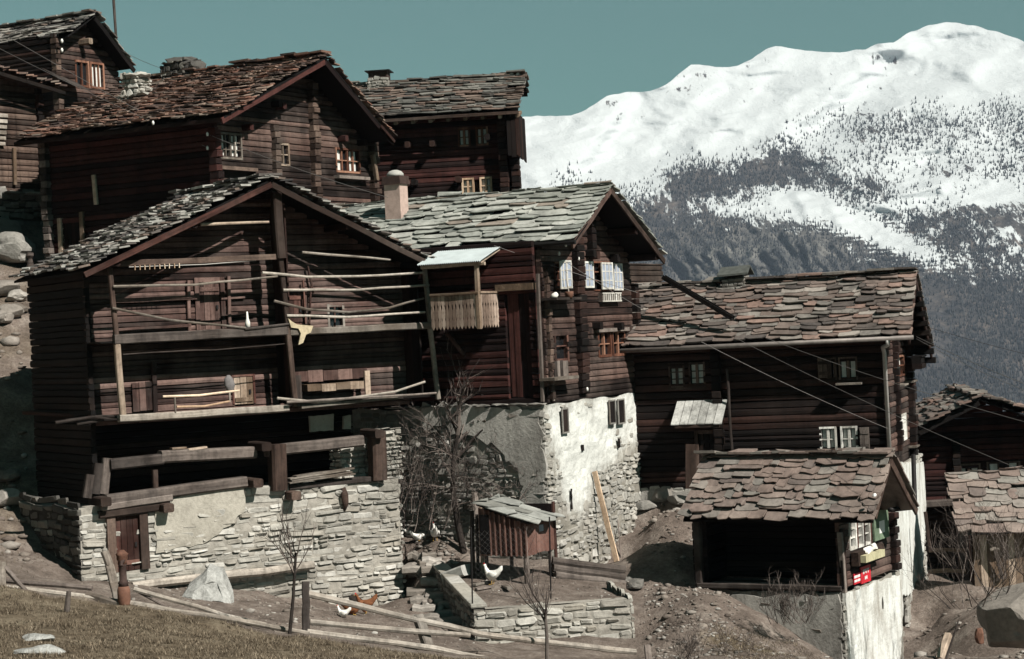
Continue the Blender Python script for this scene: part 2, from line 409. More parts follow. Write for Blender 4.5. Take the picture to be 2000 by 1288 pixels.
def roof(h, L, Rd, Rt, t0, t1, mat, boards='void_wood', rowh=.3, cw=(.3, .8), sides='LR', tr0=None, t1R=None, dt=.06, cap=1.0, lift=.05, **kw):
    """gable roof in the frame of house h. L=(s,z) left eave, Rd ridge, Rt right eave; t0 front verge, t1 back."""
    mb = MB(); bb = MB(); t1R = t1 if t1R is None else t1R
    n = V3((0, 0, 1))
    if 'L' in sides:
        slates(mb, (L[0], t0, L[1]+dt), (L[0], t1, L[1]+dt), (Rd[0], t0, Rd[1]+dt), (Rd[0], t1R, Rd[1]+dt), rowh, cw, lift=lift, **kw)
        bb.add([(L[0]+.1, t0+.05, L[1]), (L[0]+.1, t1-.05, L[1]), (Rd[0], t1R-.05, Rd[1]), (Rd[0], t0+.05, Rd[1]), (L[0]+.1, t0+.05, L[1]-.06), (L[0]+.1, t1-.05, L[1]-.06), (Rd[0], t1R-.05, Rd[1]-.06), (Rd[0], t0+.05, Rd[1]-.06)],
               [(0, 1, 2, 3), (4, 7, 6, 5), (0, 4, 5, 1), (1, 5, 6, 2), (2, 6, 7, 3), (3, 7, 4, 0)])
    if 'R' in sides:
        slates(mb, (Rt[0], t0, Rt[1]+dt), (Rt[0], t1, Rt[1]+dt), (Rd[0], t0, Rd[1]+dt), (Rd[0], t1R, Rd[1]+dt), rowh, cw, lift=lift, **kw)
        bb.add([(Rt[0]-.1, t0+.05, Rt[1]), (Rt[0]-.1, t1-.05, Rt[1]), (Rd[0], t1R-.05, Rd[1]-.004), (Rd[0], t0+.05, Rd[1]-.004), (Rt[0]-.1, t0+.05, Rt[1]-.06), (Rt[0]-.1, t1-.05, Rt[1]-.06), (Rd[0], t1R-.05, Rd[1]-.066), (Rd[0], t0+.05, Rd[1]-.066)],
               [(0, 1, 2, 3), (4, 7, 6, 5), (0, 4, 5, 1), (1, 5, 6, 2), (2, 6, 7, 3), (3, 7, 4, 0)])
    ridgecap(mb, (Rd[0], t0, Rd[1]+dt-.06*(1-cap)), (Rd[0], t1R, Rd[1]+dt-.06*(1-cap)), .35*cap, .06*cap)
    ro = mb.build('roof', mat, h.e); bb.build('roof_boards', boards, h.e)
    return ro
def window(h, f, rc, nx=2, ny=2, fw=.06, mat='frame_brown', glass='glass', depth=.1, proud=.04, bar=.025, curtain=None, parent=None, name='window', sill=None):
    u0, u1, z0, z1 = rc; m = MB()
    if u1 < u0: u0, u1 = u1, u0
    def bx(a, b, c, d, o0, o1, mm=m):
        vs = [f(a, c, o0), f(b, c, o0), f(b, d, o0), f(a, d, o0), f(a, c, o1), f(b, c, o1), f(b, d, o1), f(a, d, o1)]
        mm.add(vs, [(0, 1, 2, 3), (4, 7, 6, 5), (0, 4, 5, 1), (1, 5, 6, 2), (2, 6, 7, 3), (3, 7, 4, 0)], [(v[2]*1.0, v[0], v[1]) for v in map(V3, vs)], R())
    bx(u0-fw, u0, z0-fw, z1+fw, -depth, proud); bx(u1, u1+fw, z0-fw, z1+fw, -depth, proud)
    bx(u0, u1, z1, z1+fw, -depth, proud-.003); bx(u0, u1, z0-fw, z0, -depth, proud+.01)
    for i in range(1, nx):
        u = u0+(u1-u0)*i/nx; bw = bar*1.6 if (nx % 2 == 0 and i == nx//2) else bar
        bx(u-bw, u+bw, z0, z1, -depth+.025, proud-.03)
    for j in range(1, ny):
        z = z0+(z1-z0)*j/ny; bx(u0, u1, z-bar*.7, z+bar*.7, -depth+.027, proud-.035)
    w = m.build(name, mat, parent or h.e)
    g = MB(); bx(u0-.01, u1+.01, z0-.01, z1+.01, -depth-.03, -depth+.01, g)
    if w.parent == h.e: g.build('pane', glass, w)
    else: g.build('pane', glass, h.e)
    if curtain:
        c = MB()
        for (a, b) in ([(0.06, .34), (.66, .94)] if curtain == 2 else [(.05, .95)]):
            n_ = 8; vs = []
            for i in range(n_+1):
                u = u0+(u1-u0)*(a+(b-a)*i/n_); o = -depth+.014+.008*(i % 2)
                vs += [f(u, z0+.03, o), f(u, z1-.02, o)]
            c.add(vs, [(2*i, 2*i+2, 2*i+3, 2*i+1) for i in range(n_)], None, R())
        c.build('curtain', 'curtain', w)
    return w
def fbox(m, f, a, b, c, d, o0, o1, r=None, vert=False):
    vs = [f(a, c, o0), f(b, c, o0), f(b, d, o0), f(a, d, o0), f(a, c, o1), f(b, c, o1), f(b, d, o1), f(a, d, o1)]
    k = R()*50
    if vert: gs = [(v[2]+k, v[0]+k, v[1]+k) for v in vs]
    else: gs = [(v[0]+v[1]+k, v[2]+k, v[1]-v[0]) for v in vs]
    m.add(vs, [(0, 1, 2, 3), (4, 7, 6, 5), (0, 4, 5, 1), (1, 5, 6, 2), (2, 6, 7, 3), (3, 7, 4, 0)], gs, R() if r is None else r)
def planks(m, f, u0, u1, z0, z1, o0, o1, w=.18, rz=.02, gap=.006):
    if u1 < u0: u0, u1 = u1, u0
    n = max(1, round((u1-u0)/w)); 
    for i in range(n):
        a = u0+(u1-u0)*i/n+gap; b = u0+(u1-u0)*(i+1)/n-gap
        fbox(m, f, a, b, z0+U(-rz, rz), z1+U(-rz, rz), o0, o1+U(-.008, .008), None, True)
def door(h, f, rc, mat='wood_red', fmat='wood_dark', fw=.12, proud=.05, parent=None, bars=2, name='door', handle=True):
    u0, u1, z0, z1 = rc
    if u1 < u0: u0, u1 = u1, u0
    m = MB(); planks(m, f, u0, u1, z0, z1, -.06, .02)
    for i in range(bars):
        z = z0+(z1-z0)*(.15+.7*i/max(1, bars-1)); fbox(m, f, u0+.03, u1-.03, z-.06, z+.06, .018, .05)
    d = m.build(name, mat, parent or h.e)
    k = MB(); fbox(k, f, u0-fw, u0, z0, z1+fw, -.1, proud, None, True); fbox(k, f, u1, u1+fw, z0, z1+fw, -.1, proud, None, True); fbox(k, f, u0-.003, u1+.003, z1, z1+fw, -.1, proud-.01)
    k.build('door_frame', fmat, d)
    if handle:
        q = MB(); zc = (z0+z1)/2-.05; fbox(q, f, u1-.14, u1-.08, zc-.06, zc+.06, .02, .06); q.build('handle', 'iron', d)
    return d
# ---------------------------------------------------------------- materials
wood('wood_dark', (.003, .0017, .0015), (.0125, .0058, .0046), (.042, .020, .0155), (.045, .031, .027), .45)
wood('wood_grey', (.028, .0215, .019), (.096, .077, .068), (.22, .185, .165), (.16, .14, .13), .6)
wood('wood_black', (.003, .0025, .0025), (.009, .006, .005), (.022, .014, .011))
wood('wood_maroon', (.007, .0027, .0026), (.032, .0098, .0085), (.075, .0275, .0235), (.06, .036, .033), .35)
wood('wood_plum', (.010, .0058, .0050), (.052, .029, .024), (.132, .082, .068), (.16, .125, .11), .6)
wood('wood_barn', (.015, .0082, .0072), (.075, .0425, .0365), (.175, .113, .098), (.18, .142, .127), .6)
wood('wood_red', (.028, .011, .0085), (.082, .034, .027), (.16, .082, .064), (.15, .115, .10), .5)
wood('wood_pale', (.11, .09, .074), (.255, .22, .187), (.46, .415, .365), (.36, .34, .315), .6)
wood('wood_fresh', (.42, .285, .19), (.66, .49, .35), (.80, .65, .50))
wood('wood_ochre', (.12, .082, .056), (.26, .19, .14), (.45, .355, .28), (.33, .29, .25), .5)
wood('wood_brown', (.026, .016, .0125), (.070, .045, .036), (.155, .108, .086), (.14, .115, .10), .5)
wood('frame_brown', (.10, .04, .025), (.22, .10, .065), (.34, .19, .13))
wood('frame_white', (.50, .48, .44), (.68, .66, .62), (.8, .79, .75), bs=.2)
wood('wood_green', (.16, .22, .15), (.25, .32, .225), (.33, .39, .29), bs=.2)
wood('bark', (.03, .024, .021), (.085, .07, .062), (.17, .145, .13))
wood('twig', (.04, .031, .028), (.12, .097, .087), (.23, .19, .17))
wood('void_wood', (.004, .003, .003), (.012, .008, .007), (.026, .018, .015))  # near-black tone stands in for the darkness of interiors and openings
wood('balcony', (.17, .122, .096), (.31, .235, .19), (.45, .36, .30), bs=.3)
g_ = [(.10, .105, .10), (.19, .195, .18), (.28, .29, .265), (.055, .055, .055), (.38, .385, .35), (.15, .10, .085), (.225, .135, .105)]
def st(*idx): 
    n = len(idx); return [(i/n, idx[i]) for i in range(n)]
slate('slate_brown', st((0.082, 0.053, 0.045), (0.162, 0.091, 0.068), (0.213, 0.122, 0.093), (0.123, 0.078, 0.063), (0.252, 0.159, 0.122), (0.173, 0.138, 0.115), (0.065, 0.046, 0.041), (0.297, 0.217, 0.175), (0.219, 0.111, 0.081), (0.139, 0.096, 0.080)), .15)
slate('slate_grey', st((0.104, 0.101, 0.093), (0.179, 0.171, 0.154), (0.135, 0.101, 0.084), (0.223, 0.215, 0.194), (0.073, 0.068, 0.063), (0.161, 0.113, 0.093), (0.144, 0.140, 0.128), (0.196, 0.149, 0.124), (0.096, 0.083, 0.075)), .2)
slate('slate_green', st((0.212, 0.224, 0.204), (0.288, 0.299, 0.272), (0.347, 0.358, 0.328), (0.396, 0.401, 0.367), (0.245, 0.252, 0.226), (0.314, 0.326, 0.296), (0.438, 0.441, 0.407), (0.277, 0.234, 0.198), (0.180, 0.187, 0.171), (0.331, 0.342, 0.312)), .25)
slate('slate_mixed', st((0.111, 0.089, 0.080), (0.172, 0.126, 0.108), (0.162, 0.147, 0.133), (0.223, 0.149, 0.124), (0.233, 0.210, 0.188), (0.097, 0.081, 0.073), (0.158, 0.123, 0.107), (0.195, 0.177, 0.160), (0.299, 0.266, 0.238), (0.186, 0.145, 0.127), (0.085, 0.072, 0.067), (0.242, 0.166, 0.138)), .15)
slate('slate_rose', st((0.193, 0.151, 0.133), (0.221, 0.167, 0.146), (0.242, 0.214, 0.192), (0.204, 0.158, 0.138), (0.264, 0.210, 0.183), (0.165, 0.133, 0.120), (0.264, 0.245, 0.220), (0.221, 0.177, 0.155), (0.193, 0.177, 0.160), (0.215, 0.163, 0.141)), .2)
slate('slate_weathered', st((.06, .055, .052), (.20, .19, .175), (.32, .31, .285), (.10, .085, .078), (.42, .41, .38), (.16, .12, .10), (.045, .04, .04), (.26, .24, .22)), .3)
stone('stone_pale', [(0, (.24, .225, .20)), (.2, (.36, .345, .31)), (.45, (.45, .435, .40)), (.65, (.31, .285, .245)), (.82, (.41, .395, .36)), (1, (.54, .525, .49))], (.315, .295, .262))
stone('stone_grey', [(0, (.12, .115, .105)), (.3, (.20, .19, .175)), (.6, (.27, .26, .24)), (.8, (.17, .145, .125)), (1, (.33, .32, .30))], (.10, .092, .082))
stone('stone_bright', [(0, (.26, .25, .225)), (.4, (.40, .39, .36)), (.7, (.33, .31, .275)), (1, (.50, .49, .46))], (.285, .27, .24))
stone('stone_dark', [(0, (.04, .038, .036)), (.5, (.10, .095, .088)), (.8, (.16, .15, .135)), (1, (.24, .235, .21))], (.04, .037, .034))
stone('stone_dirt', [(0, (.13, .105, .09)), (.5, (.22, .19, .165)), (.85, (.30, .275, .25)), (1, (.42, .40, .37))], (.1, .1, .1))
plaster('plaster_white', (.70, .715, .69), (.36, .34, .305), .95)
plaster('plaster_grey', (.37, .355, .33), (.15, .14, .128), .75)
plaster('plaster_buff', (.41, .385, .335), (.27, .25, .215), .7, streak=False)
plain('iron', (.02, .018, .018), .6, .4, .6)
plain('zinc', (.42, .40, .385), .5, .4, .2, .25, 3)
plain('zinc_dark', (.17, .15, .14), .55, .4, .2, .35, 4)
plain('rust', (.12, .06, .042), .85, .2, 0, .5, 9, .6)
plain('rust_dark', (.05, .032, .028), .85, .2, 0, .5, 9, .6)
plain('corrugated', (.42, .47, .48), .5, .4, .25, .18, 2.5)
plain('curtain', (.62, .61, .58), .9, .1, 0, .2)
plain('curtain_blue', (.30, .34, .42), .9, .1, 0, .25)
wood('wood_coop', (.04, .017, .0135), (.11, .052, .041), (.20, .112, .092), (.20, .14, .12), .5)
wood('wood_silver', (.17, .168, .158), (.30, .30, .285), (.46, .46, .44), (.36, .35, .33), .5)
slate('slate_pale', st((.27, .275, .255), (.33, .335, .315), (.38, .385, .36), (.23, .23, .21)), .3)
plain('roof_dark', (.075, .08, .075), .8, .2, 0, .4, 6, .5)
def fade():
    m, nt, b = nm('plaster_fade', .9, .1); L = nt.links; o = objco(nt); r = attr(nt, 'rnd').outputs['Fac']
    n1 = noise_n(nt, o, 2.6, 7, .7, (1, 1, .3)); n2 = noise_n(nt, o, 8, 6, .75); n3 = noise_n(nt, o, .7, 4, .6)
    k = math_n(nt, 'ADD', r, math_n(nt, 'ADD', math_n(nt, 'MULTIPLY', math_n(nt, 'SUBTRACT', n1, .5), .9), math_n(nt, 'MULTIPLY', math_n(nt, 'SUBTRACT', n2, .5), .5)))
    rp = ramp(nt, [(.15, (.25, .235, .205)), (.42, (.40, .39, .355)), (.64, (.54, .54, .51)), (.95, (.67, .68, .65))]); L.new(k, rp.inputs[0])
    v = ramp(nt, [(.25, .7), (.5, 1), (.8, 1.1)]); L.new(n2, v.inputs[0]); w_ = ramp(nt, [(.4, .82), (.6, 1.03)]); L.new(n3, w_.inputs[0])
    c = mix(nt, mix(nt, rp.outputs[0], v.outputs[0], .8, 'MULTIPLY'), w_.outputs[0], .9, 'MULTIPLY')
    L.new(c, b.inputs['Base Color']); bump(nt, b, math_n(nt, 'ADD', n2, n1), .7, .05); MATS['plaster_fade'] = m
fade()
stone('stone_mid', [(0, (.15, .13, .112)), (.5, (.26, .235, .21)), (1, (.36, .335, .305))], (.16, .14, .12))
plain('trough_yellow', (.46, .43, .28), .9, .1, 0, .2, 8)
plain('cloth_yellow', (.46, .39, .27), .95, .1, 0, .35, 8)
plain('cloth_white', (.72, .70, .65), .95, .1, 0, .2, 8)
plain('cloth_grey', (.16, .15, .15), .95, .1, 0, .4, 8)
plain('porcelain', (.75, .74, .70), .3, .5, 0, .08)
plain('sign_red', (.55, .02, .035), .5, .4, 0, .12)
plain('sign_white', (.72, .71, .70), .5, .4, 0, .06)
plain('clay', (.15, .075, .052), .85, .2, 0, .35, 7)
plain('feather_white', (.74, .72, .68), .9, .1, 0, .15, 20)
plain('feather_brown', (.15, .062, .03), .9, .1, 0, .5, 18)
plain('comb_red', (.5, .03, .03), .6, .3, 0, .1)
plain('beak', (.45, .28, .08), .6, .3, 0, .1)
plain('wire', (.20, .185, .18), .5, .4, .3, .1)
plain('wire_pale', (.42, .40, .38), .5, .4, .2, .1)
plain('concrete', (.36, .355, .335), .9, .15, 0, .3, 5, .6)
plain('brick_chimney', (.42, .315, .275), .9, .15, 0, .3, 4, .5)
def glass_():
    m, nt, b = nm('glass', .08, .5); b.inputs['Base Color'].default_value = (.012, .013, .015, 1); MATS['glass'] = m
glass_()
def boulder():
    m, nt, b = nm('boulder', .85, .2); L = nt.links; o = objco(nt); n1 = noise_n(nt, o, 3.2, 9, .72); n2 = noise_n(nt, o, 14, 5, .7)
    rp = ramp(nt, [(.28, (.15, .15, .142)), (.5, (.36, .36, .345)), (.72, (.53, .535, .515))]); L.new(n1, rp.inputs[0])
    v = ramp(nt, [(.3, .7), (.6, 1.05)]); L.new(n2, v.inputs[0])
    L.new(mix(nt, rp.outputs[0], v.outputs[0], .8, 'MULTIPLY'), b.inputs['Base Color'])
    bump(nt, b, math_n(nt, 'ADD', n1, math_n(nt, 'MULTIPLY', n2, .3)), .9, .08); MATS['boulder'] = m
boulder()
# ================================================================ BARN with open galleries
B = House('log_barn', 160, 1130, 53, 33, 'big dark log barn with two open galleries over a pale rubble stone base', 'barn')
e = B.e; tw = 1.05
def bb(m, pts, t, w, h, r=None, **k):           # beam through photo points on the plane t
    P = [B.fp(x, y, t) for x, y in pts]
    for i in range(len(P)-1): m.beam(P[i], P[i+1], w, h, r=r, **k)
def bpole(m, pts, t, r0, r1=None, **k): m.pole([B.fp(x, y, t) for x, y in pts], r0, r1, wob=k.pop('wob', .012), **k)
# --- stone base
tl = [B.fp(x, y) for x, y in ((160, 992), (480, 950), (600, 945), (784, 934))]
def topz(u):
    for a, b in zip(tl, tl[1:]):
        if u <= b.x or b is tl[-1]: return a.z+(b.z-a.z)*(u-a.x)/(b.x-a.x)
dr = B.frect(222, 1010, 272, 1118); pl = [B.fp(x, y) for x, y in ((300, 990), (330, 985), (345, 968), (472, 950), (476, 1000), (455, 1020), (425, 1042), (395, 1062), (355, 1068), (303, 1078))]
sR_ = B.fp(785, 1100).x
m = MB(); f0 = B.ff(0.0)
def skip(u, z): return dr[0]-.1 < u < dr[1]+.12 and z < dr[3]+.3 and z > dr[2]-.05
m.stones(f0, 0.0, sR_, -2.7, 2.2, (.09, .24), (.16, .6), .065, skip, topz)
m.quadgrid(f0, 0, sR_, -2.8, 2, 0.005, 20, 10, .03, -1.0, topz, skip)
fL = B.fs(0.0); ms_ = MB(); ms_.stones(fL, -.02, 4.6, -1.8, 1.9, (.13, .26), (.3, .7), .06); ms_.quadgrid(fL, 0, 4.6, -2.8, 1.75, 0, 8, 6, .03); ms_.build('side_wall', 'stone_dark', e)  # left face in darker stone than the front, its shade put into the colour
m.quadgrid(lambda u, z, o: (sR_, u, z), 0, 4.6, -2.8, 1.8, 0, 6, 5, .03); m.stones(lambda u, z, o: (sR_+o, u, z), 0, 4.6, -2.7, 1.7, (.14, .28), (.3, .7), .05)
m.add([(0, 0, 1.7), (sR_, 0, 1.9), (sR_, 4.6, 1.9), (0, 4.6, 1.7)], [(0, 1, 2, 3)], None, -1.0)
# stone piers standing in the open loft
for (x0, y0, x1, y1, t, back) in ((741, 842, 784, 936, .25, .8), (664, 872, 714, 932, .7, .6)):
    a, b, c, d = B.frect(x0, y0, x1, y1, t); c -= .1
    m.box(a+.05, b-.05, t+.04, t+back, c, d-.05, -1.0); m.stones(B.ff(t), a, b, c, d, (.08, .18), (.15, .45), .05)
    m.stones(lambda u, z, o, a=a: (a-o, u, z), t, t+back, c, d, (.08, .18), (.2, .4), .05)
m.build('stone_base', 'stone_pale', e)
m = MB(); m.sheet(f0, [(p.x, p.z) for p in pl], -.02, .085, .05, .16); m.build('plaster_patch', 'plaster_buff', e)
m = MB()
for (x0, y0, x1, y1, t) in ((606, 812, 652, 843, 1.1), (671, 812, 686, 838, 1.1)):
    a, b, c, d = B.frect(x0, y0, x1, y1, t); m.sheet(B.ff(t), [(a, c), (b, c), (b, d), (a, d)], -.1, 0, .03, .15)
m.build('plaster_panel', 'plaster_buff', e)
# --- cellar door and heavy timbers
d = door(B, f0, (dr[0], dr[1], dr[2], dr[3]), 'wood_red', 'wood_brown', .24, .12, bars=1)
m = MB(); bb(m, [(191, 1006), (328, 988)], -.02, .35, .2); m.build('lintel', 'wood_brown', e)
def tim(pts, t, w, h, mat='wood_grey', name='timber', **k):
    m = MB(); bb(m, pts, t, w, h, **k); return m.build(name, mat, e)
tim([(205, 978), (478, 941)], 0.0, .4, .30, name='sill_beam'); tim([(196, 992), (332, 972)], -.03, .4, .18, name='sill_beam')
tim([(560, 952), (742, 934)], .1, .4, .16, name='sill_beam')
tim([(213, 908), (316, 897)], .1, .35, .3, name='loft_beam'); tim([(312, 893), (497, 884)], .1, .35, .34, name='loft_beam'); tim([(520, 882), (706, 861)], .1, .35, .32, name='loft_beam')
tim([(540, 868), (543, 958)], -.05, .46, .42, 'wood_brown', 'loft_post'); tim([(735, 843), (738, 938)], -.05, .46, .45, 'wood_brown', 'loft_post')
tim([(302, 918), (303, 956)], .1, .15, .15, 'wood_brown', 'loft_post')
for (x, y) in ((492, 942), (566, 966), (318, 990), (196, 978), (508, 871), (728, 846)):
    p = B.fp(x, y, -.05); m = MB(); m.beam(p+V3((0, .5, 0)), p+V3((0, -.42, -.02)), .3, .24); m.build('beam_end', 'wood_brown', e)
m = MB()
for (x, y, h) in ((172, 950, 46), (188, 935, 60), (205, 930, 70)): bb(m, [(x-3, y+h/2), (x+4, y-h/2)], .12, .24, .18)
m.build('corner_timbers', 'wood_grey', e)
# --- gallery floors
lo = [B.fp(x, y) for x, y in ((232, 818), (561, 797), (580, 790), (853, 777))]; hi = [B.fp(x, y) for x, y in ((224, 667), (562, 643), (566, 648), (838, 634))]
m = MB(); bb(m, [(232, 818), (562, 797)], 0, .22, .2); m.build('gallery_beam', 'wood_pale', e)
m = MB(); bb(m, [(578, 790), (784, 775)], 0, .22, .18); m.build('gallery_beam', 'wood_grey', e)
m = MB(); bb(m, [(222, 664), (560, 646)], 0, .2, .27); m.build('gallery_beam', 'wood_grey', e)
m = MB(); bb(m, [(565, 650), (840, 636)], 0, .2, .2); m.build('gallery_beam', 'wood_pale', e)
zf1 = lo[0].z; zf2 = hi[0].z; sL = .85; sRt = B.fp(845, 640).x
m = MB()
for z in (zf1-.02, zf2-.02):
    for i in range(7):
        a = .12+i*.19; m.beam((sL, a, z+U(-.01, .01)), (sRt, a, z+.05), .185, .05)
m.build('gallery_floor', 'wood_black', e)
# --- log body behind the galleries
LvF = (B.fp(165, 528, -.35)); Pk = B.fp(530, 352, -.35); RvF = B.fp(850, 514, -.35)
L_ = (LvF.x, LvF.z-.02); RD = (Pk.x, Pk.z+.02); RT = (RvF.x+.05, RvF.z)
iv = gable_iv(L_[0], L_[1]-.1, RD[0], RD[1]-.1, RT[0], RT[1]-.1)
fw_ = B.ff(tw); ops = []
dA = B.frect(386, 552, 430, 645, tw); dB = B.frect(552, 573, 592, 636, tw); wA = B.frect(642, 599, 668, 637, tw)
dC = B.frect(455, 737, 494, 790, tw); ops = [dA, dB, wA, dC]
m = MB(); m.logs(fw_, .85, 10.9, zf1-.2, RD[1], iv, ops, .19, .14, 0.0, .022); m.build('log_wall', 'wood_barn', e)
m = MB(); m.logs(B.ff(3.2), .85, 10.7, 1.7, zf1, None, (), .24, .14); m.build('loft_wall', 'void_wood', e)  # near-black tone puts the open loft's darkness into the wall colour
m = MB(); m.logs(B.fs(.85), tw, 5.4, 1.8, 8.3, None, (), .23, .12, .1, .035); m.build('side_wall', 'wood_black', e)  # near-black wood carries the shade of this side in its colour
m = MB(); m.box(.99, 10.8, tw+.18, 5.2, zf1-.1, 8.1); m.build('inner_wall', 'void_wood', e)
door(B, fw_, dA, 'wood_barn', 'wood_barn', .13, .08, bars=2); door(B, fw_, dB, 'wood_red', 'wood_barn', .1, .08, bars=2); door(B, fw_, dC, 'wood_ochre', 'wood_red', .06, .05, bars=1)
window(B, fw_, wA, 1, 1, .07, 'wood_pale')
for x0, y0, x1, y1 in ((601, 520, 612, 574), (592, 548, 597, 632), (607, 560, 604, 640), (654, 640, 653, 600)):
    m = MB(); m.beam(B.fp(x0, y0, tw-.16), B.fp(x1, y1, tw-.13), .05, .06); m.build('batten', 'wood_red', e)
# cross walls standing in the gallery
pm = B.fp(549, 500, 0); 
m = MB()
for (z0, z1) in ((zf2+.1, 9.9), (zf1+.1, zf2-.15)):
    planks(m, lambda u, z, o, z1=z1: (pm.x+.22+o, u, z), .12, tw, z0, z1, 0, .05, .24)
m.build('partition', 'wood_dark', e)
m = MB(); planks(m, lambda u, z, o: (10.82+o, u, z), .12, tw, zf1+.1, 8.05, 0, .05, .24); m.build('partition', 'wood_dark', e)
# battens and ledges on the upper wall
for pts_, o_, w_, h_ in (([(222, 588), (384, 581)], .14, .06, .13), ([(224, 645), (372, 636)], .12, .06, .08), ([(432, 584), (478, 581)], .1, .04, .06), ([(432, 618), (478, 614)], .1, .04, .05)):
    m = MB(); bb(m, pts_, tw-o_, w_, h_); m.build('ledge', 'wood_barn', e)
for pts_, w_, h_ in (([(368, 548), (370, 650)], .1, .1), ([(300, 708), (303, 805)], .14, .12), ([(446, 540), (448, 632)], .1, .1)):
    m = MB(); bb(m, pts_, tw-.1, w_, h_); m.build('stud', 'wood_barn', e)
m = MB()
planks(m, fw_, B.fp(255, 748, tw).x, B.fp(295, 748, tw).x, B.fp(255, 805, tw).z, B.fp(255, 748, tw).z, .05, .1, .2); m.build('plank_panel', 'wood_barn', e)
# --- gallery posts
m = MB(); bb(m, [(214, 524), (228, 662)], 0, .13, .13); m.build('post', 'wood_brown', e)
m = MB(); bb(m, [(228, 664), (241, 822)], 0, .16, .16); m.build('post', 'wood_ochre', e)
m = MB(); bb(m, [(538, 362), (548, 505)], -.05, .27, .27); bb(m, [(547, 505), (562, 640)], -.03, .15, .15); m.build('post', 'wood_brown', e)
m = MB(); bb(m, [(561, 640), (577, 795)], -.02, .15, .15); m.build('post', 'wood_brown', e)
m = MB(); bb(m, [(828, 516), (841, 640)], 0, .13, .13); m.build('post', 'wood_pale', e)
m = MB(); bb(m, [(839, 636), (856, 780)], 0, .13, .13); m.build('post', 'wood_pale', e)
# --- rails
def rail(pts, r0, mat='wood_grey', t=-.12, **k):
    m = MB(); bpole(m, pts, t, r0, r0*.8, **k); return m.build('rail', mat, e)
m = MB(); bb(m, [(230, 516), (540, 502)], -.05, .06, .16); m.build('rail', 'wood_brown', e)
rail([(221, 560), (380, 556), (470, 548), (542, 540)], .04, 'wood_pale')
rail([(219, 602), (330, 626), (480, 641)], .04, 'wood_pale'); rail([(478, 643), (566, 633)], .045, 'wood_grey')
rail([(392, 439), (525, 434)], .045, 'wood_ochre'); rail([(590, 493), (690, 501), (762, 508)], .04, 'wood_pale')
rail([(512, 533), (600, 541), (700, 540), (826, 533)], .04, 'wood_pale'); rail([(553, 567), (700, 566), (838, 557)], .04, 'wood_pale')
rail([(535, 588), (600, 605), (680, 610), (760, 602), (828, 583)], .04, 'wood_pale'); rail([(560, 617), (680, 619), (830, 610)], .04, 'wood_pale')
rail([(318, 775), (390, 773), (468, 763)], .035, 'wood_fresh'); rail([(345, 795), (400, 794), (449, 784)], .035, 'wood_fresh')
rail([(541, 778), (620, 786), (700, 776), (770, 765), (830, 746)], .04, 'wood_pale', -.2); rail([(560, 786), (680, 778), (852, 768)], .04, 'wood_grey', -.25)
rail([(341, 776), (343, 806)], .03, 'wood_pale'); rail([(448, 766), (449, 786)], .03, 'wood_pale')
m = MB(); bb(m, [(588, 796), (776, 776)], -.1, .1, .1); m.build('rail', 'wood_pale', e)
rail([(240, 693), (340, 686), (420, 684), (556, 672)], .018, 'twig', -.05)
# --- roof
roof(B, L_, RD, RT, -.32, 5.6, 'slate_weathered', rowh=.2, cw=(.2, .6), th=(.025, .06), ragE=.2, ragV=.16, sag=.1)
for (p, q, mat) in ((LvF, Pk, 'wood_red'), (RvF, Pk, 'wood_brown')):
    m = MB(); m.beam(p+V3((0, 0, -.13)), q+V3((0, 0, -.13)), .06, .16, seg=4); m.build('bargeboard', mat, e)
m = MB()
for (s_, k) in ((1.3, .14), (3.6, .6), (6.1, 0), (8.4, .6), (10.9, .12)):
    z = (iv_z := (L_[1]+(RD[1]-L_[1])*(s_-L_[0])/(RD[0]-L_[0]) if s_ < RD[0] else RT[1]+(RD[1]-RT[1])*(RT[0]-s_)/(RT[0]-RD[0])))-.2
    m = MB(); m.beam((s_, -.3, z), (s_, 5.5, z), .2, .2, seg=2); m.build('purlin', 'wood_dark', e)
# --- loose things on the barn
def world_mesh(mb_, name, mat, label, cat, group=None, smooth=False):
    o = mb_.build(name, mat, None, smooth); return tag(o, label, cat, group)
def wB(x, y, t): return B.l2w(B.fp(x, y, t))
def base_at(o, p=None):                     # put the origin of a single mesh thing at its base
    me = o.data; co_ = [v.co for v in me.vertices]
    c = V3(((min(v.x for v in co_)+max(v.x for v in co_))/2, (min(v.y for v in co_)+max(v.y for v in co_))/2, min(v.z for v in co_)))
    me.transform(Matrix.Translation(-c)); o.location = c; return o
o = MB(); k = [wB(566, 622, -.16), wB(572, 634, -.18), wB(590, 640, -.2)]
vs = [wB(x, y, -.16) for x, y in ((563, 622), (570, 628), (580, 634), (612, 637), (607, 650), (598, 654), (592, 670), (583, 674), (588, 652), (583, 642), (569, 640))]
n_ = len(vs); back = B.t*.05
m = MB(); m.add(vs+[v+back+V3((0, 0, U(-.02, .02))) for v in vs], [tuple(range(n_)), tuple(range(2*n_-1, n_-1, -1))]+[(i, (i+1) % n_, n_+(i+1) % n_, n_+i) for i in range(n_)])
base_at(world_mesh(m, 'hanging_cloth', 'cloth_yellow', 'torn yellowish cloth hung over the upper gallery rail of the barn', 'cloth'))
m = MB(); c = wB(447, 751, -.02)
m.loft([(c+V3((0, 0, .26)), B.a, B.t, .04, .04), (c+V3((0, 0, .16)), B.a, B.t, .13, .09), (c+V3((.02, 0, -.02)), B.a, B.t, .17, .12), (c+V3((.03, 0, -.18)), B.a, B.t, .1, .09), (c+V3((.03, 0, -.26)), B.a, B.t, .04, .04)], 8)
base_at(world_mesh(m, 'hanging_sack', 'cloth_grey', 'limp grey sack hanging on the lower gallery rail of the barn', 'sack', smooth=True))
m = MB(); c = wB(484, 640, .15)
